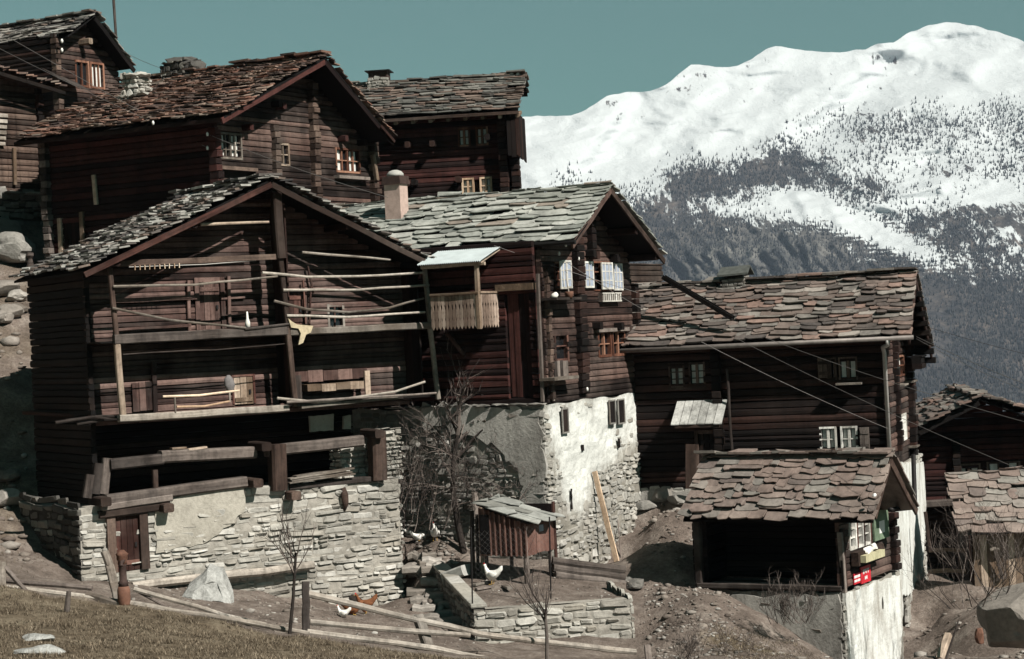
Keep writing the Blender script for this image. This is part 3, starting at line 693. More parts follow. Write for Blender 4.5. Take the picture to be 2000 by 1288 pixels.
m.loft([(c, B.a, B.t, .1, .1), (c+V3((0, 0, .2)), B.a, B.t, .1, .1), (c+V3((0, 0, .36)), B.a, B.t, .05, .05), (c+V3((0, 0, .62)), B.a, B.t, .03, .03)], 9)
m.v = [tuple(c+(V3(v)-c)*.72) for v in m.v]
base_at(world_mesh(m, 'bottle', 'cloth_white', 'tall white bottle standing on the upper gallery floor of the barn', 'bottle', smooth=True))
for i in range(10):
    x = 264+i*9.6; y = 523-i*.5; p = wB(x, y, -.1); m = MB()
    m.beam(p+V3((0, 0, .06)), p+V3((U(-.01, .01), 0, -.07)), .025, .02, up=(0, 1, 0)); base_at(world_mesh(m, 'clothes_peg', 'wood_fresh', 'small pale clothes peg in the row under the top left gallery rail', 'clothes peg', 'clothes pegs in a row under the gallery rail'))
m = MB(); p = [B.fp(x, y, -.06) for x, y in ((252, 522), (400, 517), (500, 509))]; m.pole(p, .012, n=5); m.build('clothes_line', 'wire_pale', e)
# bench box on the lower right gallery
Q = empty('storage_bench', wB(650, 775, tw-.35), math.radians(33), 'pale plank bench chest on the lower right gallery of the barn', 'bench')
def qb(name, mat, x0, y0, x1, y1, t, dep, vert=False):
    a, b, c, d_ = B.frect(x0, y0, x1, y1, t); m = MB(); planks(m, B.ff(t), a, b, c, d_, -dep, 0, .5 if not vert else .2); o_ = m.build(name, mat, None)
    o_.data.transform(Q.matrix_world.inverted() if False else Matrix.Translation(-B.loc(Q.location))); o_.parent = Q; return o_
qb('backrest', 'wood_barn', 572, 727, 718, 748, tw-.2, .05); qb('seat', 'wood_ochre', 600, 752, 712, 766, tw-.6, .45); qb('side_board', 'wood_grey', 571, 735, 590, 786, tw-.45, .06, True); qb('side_board', 'wood_ochre', 712, 726, 724, 774, tw-.45, .06, True)
# stack of boards in the loft opening
for i, (x0, y0, x1, y1) in enumerate(((562, 944, 690, 926), (566, 940, 684, 922), (563, 936, 672, 919), (575, 931, 688, 915))):
    m = MB(); m.beam(wB(x0, y0, -.12+.05*i), wB(x1, y1, -.12+.05*i), .28, .045, seg=3)
    base_at(world_mesh(m, 'weathered_board', 'wood_pale', 'weathered board in the small pile lying in the loft opening of the barn', 'board', 'boards piled in the loft opening'))
for i, (x0, y0, x1, y1) in enumerate(((334, 877, 362, 875), (366, 879, 402, 874))):
    m = MB(); m.beam(wB(x0, y0, .05), wB(x1, y1, .05), .2, .06); base_at(world_mesh(m, 'wood_scrap', 'wood_ochre', ['short pale wood scrap on the middle loft beam of the barn', 'longer bent wood scrap on the middle loft beam of the barn'][i], 'wood scrap'))
m = MB(); m.beam(wB(258, 1146, -.38), wB(612, 1104, -.3), .24, .23, seg=7, ch=.3, jit=.03, r=.8); base_at(world_mesh(m, 'foot_log', 'wood_pale', 'long weathered log lying along the foot of the barn stone wall', 'log'))
for i, pts in enumerate((((108, 826), (180, 815), (240, 822)), ((130, 822), (200, 812), (262, 815)), ((150, 828), (210, 818), (272, 824)))):
    m = MB(); m.pole([wB(x, y, .2+.05*i) for x, y in pts], .05, .03, wob=.03); base_at(world_mesh(m, 'gnarled_branch', 'wood_grey', 'gnarled grey branch laid on the left end of the lower gallery', 'branch', 'branches laid on the gallery end'))
m = MB(); m.beam(B.sp(55, 806, .5), B.fp(240, 815, .3), .4, .1); m.build('gallery_beam', 'wood_dark', e)
p = B.fp(672, 952, -.05); m = MB()
m.loft([(B.fp(671, 952, -.06), V3((1, 0, 0)), V3((0, 1, 0)), .06, .04), (B.fp(673, 966, -.14), V3((1, 0, 0)), V3((0, 1, 0)), .12, .1), (B.fp(675, 985, -.12), V3((1, 0, 0)), V3((0, 1, 0)), .1, .08), (B.fp(673, 998, -.06), V3((1, 0, 0)), V3((0, 1, 0)), .04, .03)], 8)
for i in range(len(m.v)): m.v[i] = tuple(B.l2w(V3(m.v[i])))
base_at(world_mesh(m, 'wooden_stub', 'wood_brown', 'brown carved wooden stub sticking out of the barn stone wall', 'stub', smooth=True))
X, Y = V3((1, 0, 0)), V3((0, 1, 0))
# ================================================================ HOUSE A : large chalet behind the barn
A = House('wooden_chalet', 415, 300, 66, 60, 'large dark double chalet with brown slate roof and two stone chimneys', 'house')
e = A.e
p0, p1, p2 = A.fp(435, 227, -1.2), A.fp(636, 112, -1.2), A.fp(770, 272, -1.2)
L_ = (p0.x, p0.z); RD = (p1.x, p1.z); RT = (p2.x, p2.z); iv = gable_iv(L_[0], L_[1]-.12, RD[0], RD[1]-.12, RT[0], RT[1]-.12)
sr = A.fp(724, 290, 0).x; f = A.ff(0); Lt = 8.0
w1 = A.frect(430, 262, 469, 306); w2 = A.frect(543, 283, 562, 320); w3 = A.frect(656, 292, 700, 333); w4 = A.frect(426, 330, 498, 348)
m = MB(); m.logs(f, 0, sr, -5.5, RD[1], iv, [w1, w2, w3, w4], .23, .14, .0, .03); m.build('log_wall', 'wood_plum', e)
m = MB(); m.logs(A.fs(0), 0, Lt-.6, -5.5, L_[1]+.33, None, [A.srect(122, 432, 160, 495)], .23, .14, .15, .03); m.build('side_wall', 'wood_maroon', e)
m = MB(); m.box(.16, sr-.05, .18, Lt-.7, -5.5, L_[1]-.15); m.add([(.1, Lt-.72, L_[1]-.2), (sr, Lt-.72, RT[1]-.2), (sr, Lt-.72, RT[1]+.1), (RD[0], Lt-.72, RD[1]-.1), (.1, Lt-.72, L_[1]+.3)], [(0, 1, 2, 3, 4)]); m.build('inner_wall', 'void_wood', e)
window(A, f, w1, 4, 3, .07, 'wood_pale', curtain=2); window(A, f, w2, 2, 2, .07, 'wood_ochre'); window(A, f, w3, 4, 2, .07, 'frame_brown', curtain=2)
m = MB(); a, b, c, d_ = w4; fbox(m, f, a, b, d_-.02, d_+.1, -.05, .14); fbox(m, f, a, b, c-.1, c, -.05, .1); m.build('ledge', 'wood_brown', e)
m = MB(); a, b, c, d_ = A.frect(652, 343, 712, 349); fbox(m, f, a, b, c, d_, -.02, .25); m.build('shelf', 'wood_grey', e)
for (x, y0, y1, w, o) in ((604, 168, 420, .34, .26), (533, 256, 420, .3, .22), (413, 262, 420, .3, .28), (722, 285, 420, .3, .3)):
    q = A.fp(x, y0); q2 = A.fp(x+6, y1); m = MB(); m.logends(f, q.x, q2.z, q.z, w, o, .23, .06); m.build('log_ends', 'wood_maroon' if x < 430 else 'wood_brown', e)
m = MB(); m.logends(A.fs(0), Lt-.7, -5.0, L_[1]-.2, .3, .25, .23); m.build('log_ends', 'wood_grey', e)
for (x, y) in ((476, 250), (532, 205), (541, 209), (662, 272), (700, 280)):
    q = A.fp(x, y); m = MB(); m.beam(q+V3((0, .3, 0)), q+V3((0, -.35, 0)), .2, .22); m.build('beam_end', 'wood_maroon', e)
m = MB(); q = A.fp(728, 303, -.3); q2 = A.fp(736, 352, -.3); m.beam(q, q2, .16, .16); m.build('corner_post', 'wood_ochre', e)
a_, b_, c_, d_ = A.srect(122, 432, 160, 495)
m = MB(); planks(m, A.fs(0), a_, b_, c_, d_, -.1, -.05); o_ = m.build('door', 'wood_dark', e)
m = MB(); fbox(m, A.fs(0), b_, b_+.16, c_-.5, d_+.1, -.1, .1, None, True); fbox(m, A.fs(0), a_-.16, a_, c_-.5, d_+.25, -.1, .1, None, True); m.build('door_frame', 'wood_ochre', o_)
m = MB(); q = A.sp(183, 342, -.1); q2 = A.sp(188, 400, -.1); m.beam(q, q2, .1, .16); m.build('batten', 'wood_ochre', e)
roof(A, L_, RD, RT, -1.24, Lt, 'slate_brown', rowh=.19, cw=(.18, .55), th=(.02, .05), ragE=.14, ragV=.12, sag=.12)
for p in (p0, p2):
    m = MB(); m.beam(p+V3((0, .05, -.16)), p1+V3((0, .05, -.16)), .06, .2, seg=4); m.build('bargeboard', 'wood_maroon', e)
m = MB(); q = A.fp(752, 262, -.82); m.beam(p2+V3((-.9, -.04, .42)), p2+V3((-.05, -.04, -.1)), .05, .12); m.build('verge_board', 'wood_red', e)
m = MB()
for tt in [i*.9+.3 for i in range(9)]:
    m = MB(); m.beam((L_[0]+.12, tt, L_[1]-.04), (.3, tt, L_[1]-.1+(.3-L_[0])*.42), .12, .14); m.build('rafter', 'wood_brown', e)
m = MB(); m.beam((L_[0]+.06, -1.1, L_[1]-.1), (L_[0]+.06, Lt, L_[1]-.1), .06, .14, seg=6); m.build('eave_board', 'wood_dark', e)
def chimney(h, cx, cy, w, dpt, z0, z1, mat='stone_grey', cap=True, name='chimney', taper=.0):
    m = MB(); m.box(cx-w/2+.04, cx+w/2-.04, cy-dpt/2+.04, cy+dpt/2-.04, z0, z1-.02, -1.0)
    for (ff_, a, b) in ((lambda u, z, o: (u, cy-dpt/2-o, z), cx-w/2, cx+w/2), (lambda u, z, o: (cx-w/2-o, u, z), cy-dpt/2, cy+dpt/2), (lambda u, z, o: (cx+w/2+o, u, z), cy-dpt/2, cy+dpt/2), (lambda u, z, o: (u, cy+dpt/2+o, z), cx-w/2, cx+w/2)):
        m.stones(ff_, a, b, z0, z1, (.1, .2), (.15, .38), .06)
    c = m.build(name, mat, h.e); return c
# big ruined chimney on the ridge, small capped chimney on the slope
q = A.sp(352, 150, RD[0]); chimney(A, RD[0]+.1, q.y, 1.0, 1.0, q.z-.6, q.z+.5, 'stone_dark')
m = MB(); m.rock((RD[0]+.1, q.y-.1, q.z+.55), (.6, .75, .22), 3, 2, .4); m.rock((RD[0]+.1, q.y-.75, q.z+.25), (.5, .35, .28), 5, 2, .4); m.rock((RD[0]+.1, q.y+.3, q.z+.6), (.3, .3, .2), 7, 2, .4); m.build('chimney_rubble', 'stone_dark', e)
def slope_pt(x, y):            # photo point on A's left slope
    best = None
    for i in range(400):
        s_ = L_[0]+(RD[0]-L_[0])*i/400; z = L_[1]+(RD[1]-L_[1])*i/400; r = A.sp(x, y, s_)
        if best is None or abs(r.z-z) < best[0]: best = (abs(r.z-z), r)
    return best[1]
q = slope_pt(268, 192); ck = chimney(A, q.x, q.y, .62, .7, q.z-.3, q.z+.72, 'stone_pale')
m = MB(); m.rock((q.x, q.y, q.z+.8), (.52, .62, .09), 8, 2, .25); m.build('cap_slab', 'stone_pale', ck)
m = MB()
for i in range(5): m.rock((q.x-.25+U(-.2, .2), q.y-.6+i*.3, q.z+.05), (.3, .28, .1), None, 1, .3)
m.build('flashing_stones', 'stone_bright', ck)
for (x, y) in ((405, 289), (299, 240), (405, 262)):
    q = A.fp(x, y, -.3); m = MB(); m.loft([(q+V3((0, 0, -.07)), X, Y, .03, .03), (q, X, Y, .042, .042), (q+V3((0, 0, .06)), X, Y, .02, .02)], 8); m.build('insulator', 'porcelain', e, True)
# ================================================================ HOUSE E : behind, on the skyline
E_ = House('wooden_chalet', 1000, 370, 77, 83, 'dark maroon chalet with two white stones on the end of its long ridge', 'house')
e = E_.e; f = E_.fs(0.0)
pe = E_.sp(1025, 216, -.9); pr0 = E_.sp(1021, 150, 2.2); zE = pe.z; zr = pr0.z
wU = E_.srect(897, 254, 950, 284); wL = E_.srect(905, 352, 958, 379); LtE = 8.5
def t_of(x, y): return E_.sp(x, y, 0).y
m = MB(); m.logs(f, 0, LtE, -2.2, zE+.3, None, [wU, wL], .22, .14, .15, .035); m.build('log_wall', 'wood_maroon', e)
iv = gable_iv(-.9, zE-.1, 2.2, zr-.1, 3.1, zr-.75); m = MB(); m.logs(E_.ff(0), 0, 2.9, -2.2, zr, iv, (), .22, .14, 0, .03); m.build('gable_wall', 'wood_dark', e)
m = MB(); m.box(.17, 2.8, .2, LtE, -2.2, zE-.1); m.build('inner_wall', 'void_wood', e)
for w_, cu in ((wU, True), (wL, True)):
    a, b, c, d_ = w_; mid = (a+b)/2
    window(E_, f, (a, mid-.18, c, d_), 2, 2, .07, 'frame_brown' if w_ is wU else 'wood_fresh', curtain=2); window(E_, f, (mid+.18, b, c, d_), 2, 2, .07, 'frame_brown' if w_ is wU else 'wood_fresh', curtain=2)
for (x, o) in ((985, .5), (1006, .3)):
    m = MB(); m.logends(f, t_of(x, 300), -2.0, zE, .34, o, .22, .08); m.build('log_ends', 'wood_dark', e)
for (x, y) in ((800, 285), (848, 283), (812, 358), (898, 352), (955, 270)):
    q = E_.sp(x, y); m = MB(); m.beam(q+V3((.2, 0, 0)), q+V3((-.55, 0, .0)), .2, .24, up=(0, 0, 1)); m.build('beam_end', 'wood_dark', e)
te = E_.sp(1013, 217, -.9).y
roof(E_, (-.9, zE), (2.2, zr), (3.1, zr-.65), te, LtE+1, 'slate_grey', rowh=.2, cw=(.25, .7), th=(.025, .06), sag=.06, ragE=.08)
m = MB(); m.beam((-.92, te, zE-.06), (-.92, LtE, zE-.06), .06, .12, seg=6); m.build('eave_board', 'wood_brown', e)
for i in range(8):
    x = 772+i*34; q = E_.sp(x, 240-i*2.5, -.85); m = MB(); m.beam((.2, q.y, zE+.05), (-.84, q.y, zE-.17), .13, .15); m.build('rafter_end', 'wood_ochre', e)
m = MB(); q = E_.sp(1013, 240, -.5); planks(m, lambda u, z, o: (u, te+.1-o, z), -.8, 1.6, zE-1.75, zE-.1, 0, .05, .2, .05); planks(m, lambda u, z, o: (-.76-o, u, z), te+.0, .0, zE-1.7, zE-.1, 0, .04, .2, .05); m.build('verge_boards', 'wood_dark', e)
for i, x in enumerate((998, 1013)):
    q = E_.sp(x, 147, 2.2); m = MB(); m.rock(q+V3((0, 0, .02)), (.17, .13, .14), 11+i, 2, .35); m.build('ridge_stone', 'sign_white', e)
q = E_.sp(742, 172, 2.0); ck = MB(); ck.box(q.x-.4, q.x+.4, q.y-.42, q.y+.42, q.z-.6, q.z+.25, -1); ck.stones(lambda u, z, o: (q.x-.4-o, u, z), q.y-.42, q.y+.42, q.z-.5, q.z+.25, (.1, .18), (.15, .3), .03); ck = ck.build('chimney', 'stone_bright', e)
m = MB(); m.box(q.x-.36, q.x+.36, q.y-.38, q.y+.38, q.z+.24, q.z+.62); m.build('chimney_pot', 'rust_dark', ck); m = MB(); m.box(q.x-.5, q.x+.5, q.y-.5, q.y+.5, q.z+.62, q.z+.66); m.build('cap_slab', 'iron', ck)
# ================================================================ HOUSE C : chalet on the white plastered base
C = House('wooden_chalet', 1060, 790, 58, 63, 'dark chalet with white shutters, balcony and tall whitewashed stone base', 'house')
e = C.e; f = C.ff(0); g = C.fs(0.0); tv = -1.1
p0, p1, p2 = C.fp(1120, 472, tv), C.fp(1195, 363, tv), C.fp(1300, 503, tv)
L_ = (p0.x, p0.z); RD = (p1.x, p1.z); RT = (p2.x, p2.z); sR0 = C.fp(1240, 750).x; s0 = C.fp(1068, 780).x; LtC = 8.2
iv = gable_iv(L_[0], L_[1]-.12, RD[0], RD[1]-.12, RT[0], RT[1]-.12)
wt = C.frect(1158, 514, 1190, 566); wb = C.frect(1168, 652, 1218, 694); wfl = C.frect(1083, 652, 1106, 702); wft = C.frect(1082, 515, 1104, 563)
m = MB(); m.logs(f, s0, sR0, 0.0, RD[1], iv, [wt, wb, wfl, wft], .22, .14, 0, .03); m.build('log_wall', 'wood_plum', e)
dw = C.srect(968, 572, 1040, 775, 0.0)
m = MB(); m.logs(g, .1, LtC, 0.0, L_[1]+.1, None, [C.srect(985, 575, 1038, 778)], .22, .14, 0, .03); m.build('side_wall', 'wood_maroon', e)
m = MB(); m.box(s0+.2, sR0-.1, .2, LtC, .0, L_[1]-.05); m.build('inner_wall', 'void_wood', e)
window(C, f, wt, 2, 3, .05, 'frame_brown'); window(C, f, wft, 2, 3, .05, 'frame_brown', curtain=2)
a, b, c, d_ = wb; w_ = (b-a)/2
window(C, f, (a, a+w_-.12, c, d_), 2, 2, .08, 'frame_brown'); window(C, f, (a+w_+.12, b, c, d_), 2, 2, .08, 'frame_brown')
window(C, f, wfl, 1, 2, .1, 'wood_red')
m = MB(); aa, bb_, cc, dd = C.frect(1078, 706, 1106, 738); planks(m, f, aa, bb_, cc, dd, .02, .08); m.build('panel', 'wood_grey', e)
def shutter(h, f, rc, o0=.05, mat='frame_white', pane='curtain_blue', nx=2):
    a, b, c, d_ = rc; m = MB()
    fbox(m, f, a, a+.05, c, d_, o0, o0+.04, None, True); fbox(m, f, b-.05, b, c, d_, o0, o0+.04, None, True); fbox(m, f, a+.05, b-.05, d_-.06, d_, o0, o0+.037); fbox(m, f, a+.05, b-.05, c, c+.06, o0, o0+.037)
    for i in range(1, nx): u = a+(b-a)*i/nx; fbox(m, f, u-.025, u+.025, c+.06, d_-.06, o0+.004, o0+.034, None, True)
    for j in range(1, 3): z = c+(d_-c)*j/3; fbox(m, f, a+.05, b-.05, z-.014, z+.014, o0+.006, o0+.03)
    s_ = m.build('shutter', mat, h.e); m = MB(); fbox(m, f, a+.02, b-.02, c+.02, d_-.02, o0+.012, o0+.02); m.build('panel', pane, s_); return s_
shutter(C, f, C.frect(1074, 511, 1088, 566), .3); shutter(C, f, C.frect(1090, 509, 1108, 564), .12); shutter(C, f, C.frect(1137, 511, 1155, 563)); shutter(C, f, C.frect(1167, 513, 1190, 566), .1, nx=3); shutter(C, f, C.frect(1193, 515, 1212, 568), nx=3)
for (x, y0, y1, w, o, mt) in ((1121, 470, 770, .5, .22, 'wood_dark'), (1062, 530, 782, .18, .16, 'wood_brown'), (1236, 560, 758, .25, .2, 'wood_dark'), (1147, 430, 500, .3, .22, 'wood_dark')):
    q = C.fp(x, y0); q2 = C.fp(x+5, y1); m = MB(); m.logends(f, q.x, q2.z, q.z, w, o, .22, .04); m.build('log_ends', mt, e)
m = MB(); q = C.sp(1050, 535, -.05); q2 = C.sp(1060, 785, -.05); m.beam(q, q2, .1, .1, seg=5); m.build('corner_post', 'wood_grey', e)
for (x, y) in ((1145, 496), (1192, 505), (1158, 637), (1200, 638), (1152, 500)):
    q = C.fp(x, y); m = MB(); m.beam(q+V3((0, .3, 0)), q+V3((0, -.3, 0)), .22, .24); m.build('beam_end', 'wood_dark', e)
m = MB(); a, b, c, d_ = C.frect(1160, 643, 1222, 650); fbox(m, f, a, b, c, d_, .05, .14); m.build('lintel', 'wood_grey', e)
m = MB(); a, b, c, d_ = C.frect(1072, 582, 1122, 587, -.3); fbox(m, f, a, b, c, d_, -.0, .55); m.build('shelf', 'wood_grey', e)
m = MB(); a, b, c, d_ = C.frect(1083, 738, 1128, 744, -.45); fbox(m, f, a-.1, b, c, d_, -.0, .5); m.build('shelf', 'wood_pale', e)
m = MB(); q = C.fp(1079, 745, -.1); q2 = C.fp(1081, 783, -.1); m.beam(q, q2, .08, .08); m.build('corner_post', 'wood_grey', e)
roof(C, L_, (RD[0], RD[1]-.05), RT, tv-.03, LtC+1.5, 'slate_green', cap=.3, rowh=.28, cw=(.3, 1.05), th=(.02, .045), sag=.05, ragE=.08, ragV=.05)
for p in (p0, p2):
    m = MB(); m.beam(p+V3((0, .05, -.14)), p1+V3((0, .05, -.14)), .06, .18, seg=4); m.build('bargeboard', 'wood_brown' if p is p2 else 'wood_plum', e)
m = MB(); m.pole([(L_[0]-.08, tv-.1, L_[1]-.02), (L_[0]-.08, LtC+1, L_[1]-.02)], .07, n=8); m.build('gutter', 'iron', e)
for s_ in (RD[0], (RD[0]+RT[0])/2, RT[0]-.5):
    m = MB(); z = RD[1]-(RD[1]-RT[1])*(s_-RD[0])/(RT[0]-RD[0])-.25; m.beam((s_, tv+.1, z), (s_, 1, z), .2, .22); m.build('purlin', 'wood_dark', e)
# bracketed back corner under the right eave
m = MB(); a, b, c, d_ = C.frect(1262, 515, 1292, 570, .8); m.logs(C.ff(.8), sR0-.1, b, d_-1.25, d_, None, (), .22, .3, .1); m.build('eave_bracket', 'wood_brown', e)
# stone base of C
zb = -6.4; sRb = C.fp(1258, 765).x
topc = lambda u: -.02+.12*noise.noise(V3((u*.9, 3, 1)))
sl_ = [C.fp(x, y) for x, y in ((1097, 800), (1193, 785), (1209, 783))]
OUT = [C.fp(x, y) for x, y in ((1062, 796), (1150, 779), (1215, 762), (1257, 766), (1262, 800), (1266, 850), (1240, 868), (1215, 875), (1202, 890), (1196, 920), (1160, 925), (1150, 990), (1135, 1010), (1118, 1015), (1105, 985), (1085, 960), (1088, 890), (1068, 870))]; OUT = [(p.x, p.z) for p in OUT]
def jn(u, z): return (u+.55*noise.noise(V3((u*1.1, z*1.1, 5)))+.25*noise.noise(V3((u*3, z*3, 8))), z+.55*noise.noise(V3((u*1.1, z*1.1, 15)))+.25*noise.noise(V3((u*3, z*3, 18))))
_pf = {}
def pfac(u, z):
    k = (round(u*6), round(z*6))
    if k not in _pf: _pf[k] = sum(inpoly(OUT, *jn(u+.62*math.cos(a*2.4)*math.sqrt((a+.5)/16), z+.62*math.sin(a*2.4)*math.sqrt((a+.5)/16))) for a in range(16))/16
    return _pf[k]
m = MB(); m.quadgrid(f, 0, sRb, zb, 0, .012, 16, 12, .05, .5, topc, None, pfac); m.build('plaster_face', 'plaster_fade', e)
m = MB(); m.quadgrid(g, 0, 6.5, zb, 0, 0, 12, 10, .05, -1, topc)
m.quadgrid(lambda u, z, o: (sRb+o, u, z), 0, 7, zb, 0, 0, 8, 8, .06, -1, topc)
m.add([(0, 0, -.06), (sRb, 0, -.06), (sRb, 6.5, -.06), (0, 6.5, -.06)], [(0, 1, 2, 3)], None, -1)
m.stones(f, -.03, sRb+.02, zb, -.1, (.12, .26), (.15, .38), .075, lambda u, z: pfac(u, z) > .6 and R() < .97, topc, wav=.12, dmul=lambda u, z: 1.0-.75*pfac(u, z))
m.stones(lambda u, z, o: (sRb+o, u, z), 0, 6, zb, -.1, (.15, .3), (.25, .5), .05, None, topc)
m.build('stone_base', 'stone_bright', e)
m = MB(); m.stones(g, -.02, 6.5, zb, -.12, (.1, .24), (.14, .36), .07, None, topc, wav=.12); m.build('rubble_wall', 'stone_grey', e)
def shp(fr, pts): return [(p.x, p.z) if fr == 'f' else (p.y, p.z) for p in pts]
m = MB(); out = [C.fp(x, y) for x, y in ((1062, 796), (1150, 779), (1215, 762), (1257, 766), (1262, 800), (1266, 850), (1240, 868), (1215, 875), (1202, 890), (1196, 920), (1160, 925), (1150, 990), (1135, 1010), (1118, 1015), (1105, 985), (1085, 960), (1088, 890), (1068, 870))]
m = MB()
m = MB(); out = [C.sp(x, y) for x, y in ((822, 790), (1055, 796), (1064, 880), (1072, 1010), (1030, 1010), (1015, 920), (965, 870), (890, 845), (858, 832), (828, 840))]
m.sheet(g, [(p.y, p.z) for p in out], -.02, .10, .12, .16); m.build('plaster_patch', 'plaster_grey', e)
for (x0, y0, x1, y1) in ((1092, 801, 1103, 845), (1184, 785, 1195, 827), (1201, 783, 1213, 827)):
    rc = C.frect(x0, y0, x1, y1); m = MB(); a, b, c, d_ = rc
    window(C, f, rc, 1, 1, .045, 'stone_grey', 'void_wood', -.09, .125)  # dark panes proud of the plaster, their colour stands for the slits' shade
for (x, y, w, h) in ((1134, 875, .16, .2), (1205, 866, .1, .28), (1112, 975, .06, .6)):
    q = C.fp(x, y); m = MB(); m.sheet(f, [(q.x-w/2, q.z-h/2), (q.x+w/2, q.z-h/2), (q.x+w/2, q.z+h/2), (q.x-w/2, q.z+h/2)], .06, .09, .02, .1); m.build('painted_hole', 'void_wood', e)  # dark sheets on the plaster, coloured like the shade inside a hole
m = MB()
for i in range(9):
    a = i*.6; m.rock((-.05, a+.2, .02+U(-.02, .02)), (.22, .4, .05), None, 1, .25)
m.build('coping_stones', 'stone_grey', e)
# chimney of C
best = None
for i in range(300):
    k_ = i/300; s_ = L_[0]+(RD[0]-L_[0])*k_; z = L_[1]+(RD[1]-L_[1])*k_; r = C.sp(776, 428, s_)
    if best is None or abs(r.z-z) < best[0]: best = (abs(r.z-z), r)
q = best[1]; m = MB()
m.box(q.x-.25, q.x+.25, q.y-.28, q.y+.28, q.z-.4, q.z+1.08, .4); ck = m.build('chimney', 'brick_chimney', e)
m = MB(); m.box(q.x-.31, q.x+.31, q.y-.34, q.y+.34, q.z+1.08, q.z+1.2); m.box(q.x-.29, q.x+.29, q.y-.32, q.y+.32, q.z+1.2, q.z+1.34); m.build('chimney_collar', 'rust_dark', ck)
m = MB(); X, Y = V3((1, 0, 0)), V3((0, 1, 0)); m.loft([(q+V3((0, 0, 1.34)), X, Y, .26, .28), (q+V3((0, 0, 1.42)), X, Y, .25, .27), (q+V3((0, 0, 1.5)), X, Y, .18, .2), (q+V3((0, 0, 1.54)), X, Y, .08, .09)], 12); m.build('cap_slab', 'concrete', ck, True)
# balcony of C with corrugated roof
bs = -1.15; pa = C.sp(841, 580, bs); pb = C.sp(932, 576, bs); zb0 = C.sp(932, 635, bs).z; zb1 = C.sp(932, 574, bs).z
BAL = empty('balcony_marker', (0, 0, 0)); bpy.data.objects.remove(BAL)
m = MB()
def baluster(m, fr, u0, u1, z0, z1, o0, o1):
    w = u1-u0; h = z1-z0; L = []; Rr = []; N = 14
    for i in range(N+1):
        k_ = i/N; c = .22*w*math.exp(-((k_-.62)/.07)**2)+.12*w*math.exp(-((k_-.22)/.05)**2); L.append((u0+.006+c, z0+h*k_)); Rr.append((u1-.006-c, z0+h*k_))
    pts = [((u0+u1)/2, z0-.1)]+[p for p in Rr]+L[::-1]; n_ = len(pts); vs = [fr(a, b, o0) for a, b in pts]+[fr(a, b, o1) for a, b in pts]; k2 = R()*40
    m.add(vs, [tuple(range(n_)), tuple(range(2*n_-1, n_-1, -1))]+[(i, (i+1) % n_, n_+(i+1) % n_, n_+i) for i in range(n_)], [(v[2]+k2, v[0]+k2, v[1]) for v in vs], R())
fb = C.fs(bs); nb = 13
for i in range(nb):
    a = pb.y+(pa.y-pb.y)*i/nb; baluster(m, fb, a, a+(pa.y-pb.y)/nb, zb0, zb1, 0, .03)
fe = C.ff(pb.y-.05); ue = C.fp(978, 600, pb.y-.05).x
for i in range(8):
    a = bs+(ue-bs)*i/8; baluster(m, fe, a, a+(ue-bs)/8, zb0, zb1, 0, .03)
bal = m.build('balcony', 'balcony', e)
m = MB(); m.beam((bs-.03, pb.y-.06, zb1+.03), (bs-.03, pa.y, zb1+.03), .09, .07); m.beam((bs, pb.y-.07, zb1+.034), (ue, pb.y-.07, zb1+.034), .09, .07); m.build('handrail', 'wood_ochre', bal)
m = MB()
for i in range(5): m.beam((bs+.1+i*.22, pb.y, zb0-.01), (bs+.1+i*.22, pa.y, zb0), .2, .05)
m.build('floor', 'wood_dark', bal)
pt_ = C.sp(930, 512, bs); m = MB(); m.beam((bs+.02, pb.y-.02, zb0-.12), (bs+.02, pb.y-.02, pt_.z), .13, .13); m.build('balcony_post', 'wood_ochre', bal)
m = MB(); m.beam(C.sp(872, 650, bs+.2), C.sp(905, 692, -.0), .1, .1); m.build('brace', 'wood_red', bal)
r0 = C.sp(838, 514, bs-.2); r1 = C.sp(938, 510, bs-.2); zt = C.sp(965, 483, -.1).z; zl = r1.z
m = MB(); N = 60; y0, y1 = C.sp(940, 512, bs-.2).y, C.sp(815, 514, bs-.2).y; vs = []
for i in range(N*2+1):
    yy = y0+(y1-y0)*i/(N*2); h = .018*math.cos(i*math.pi/2*1.0)
    for (s_, z) in ((bs-.22, zl), (bs*.5-.1, (zl+zt)/2+.01), (.0, zt)): vs.append((s_, yy, z+h))
for v in list(vs): vs.append((v[0], v[1], v[2]-.012))
n3 = (N*2+1)*3; fs = []
for i in range(N*2):
    for j in range(2): fs += [(i*3+j, i*3+3+j, i*3+4+j, i*3+1+j), (n3+i*3+j, n3+i*3+1+j, n3+i*3+4+j, n3+i*3+3+j)]
m.add(vs, fs); m.build('canopy_roof', 'corrugated', e)
m = MB(); m.beam((bs+.02, y0, zl-.07), (bs+.02, y1, zl-.07), .09, .1); m.beam((bs-.1, y0+.1, zl-.03), (0, y0+.1, zt-.06), .07, .08); m.build('canopy_beam', 'wood_ochre', e)
a, b, c, d_ = C.srect(968, 557, 1042, 570, -.06); m = MB(); fbox(m, g, a, b, c, d_, -.1, .12); m.build('lintel', 'wood_ochre', e)
a, b, c, d_ = C.srect(988, 575, 1036, 776, 0); m = MB(); planks(m, g, a, b, c, d_, -.13, -.08); m.build('door', 'wood_maroon', e)
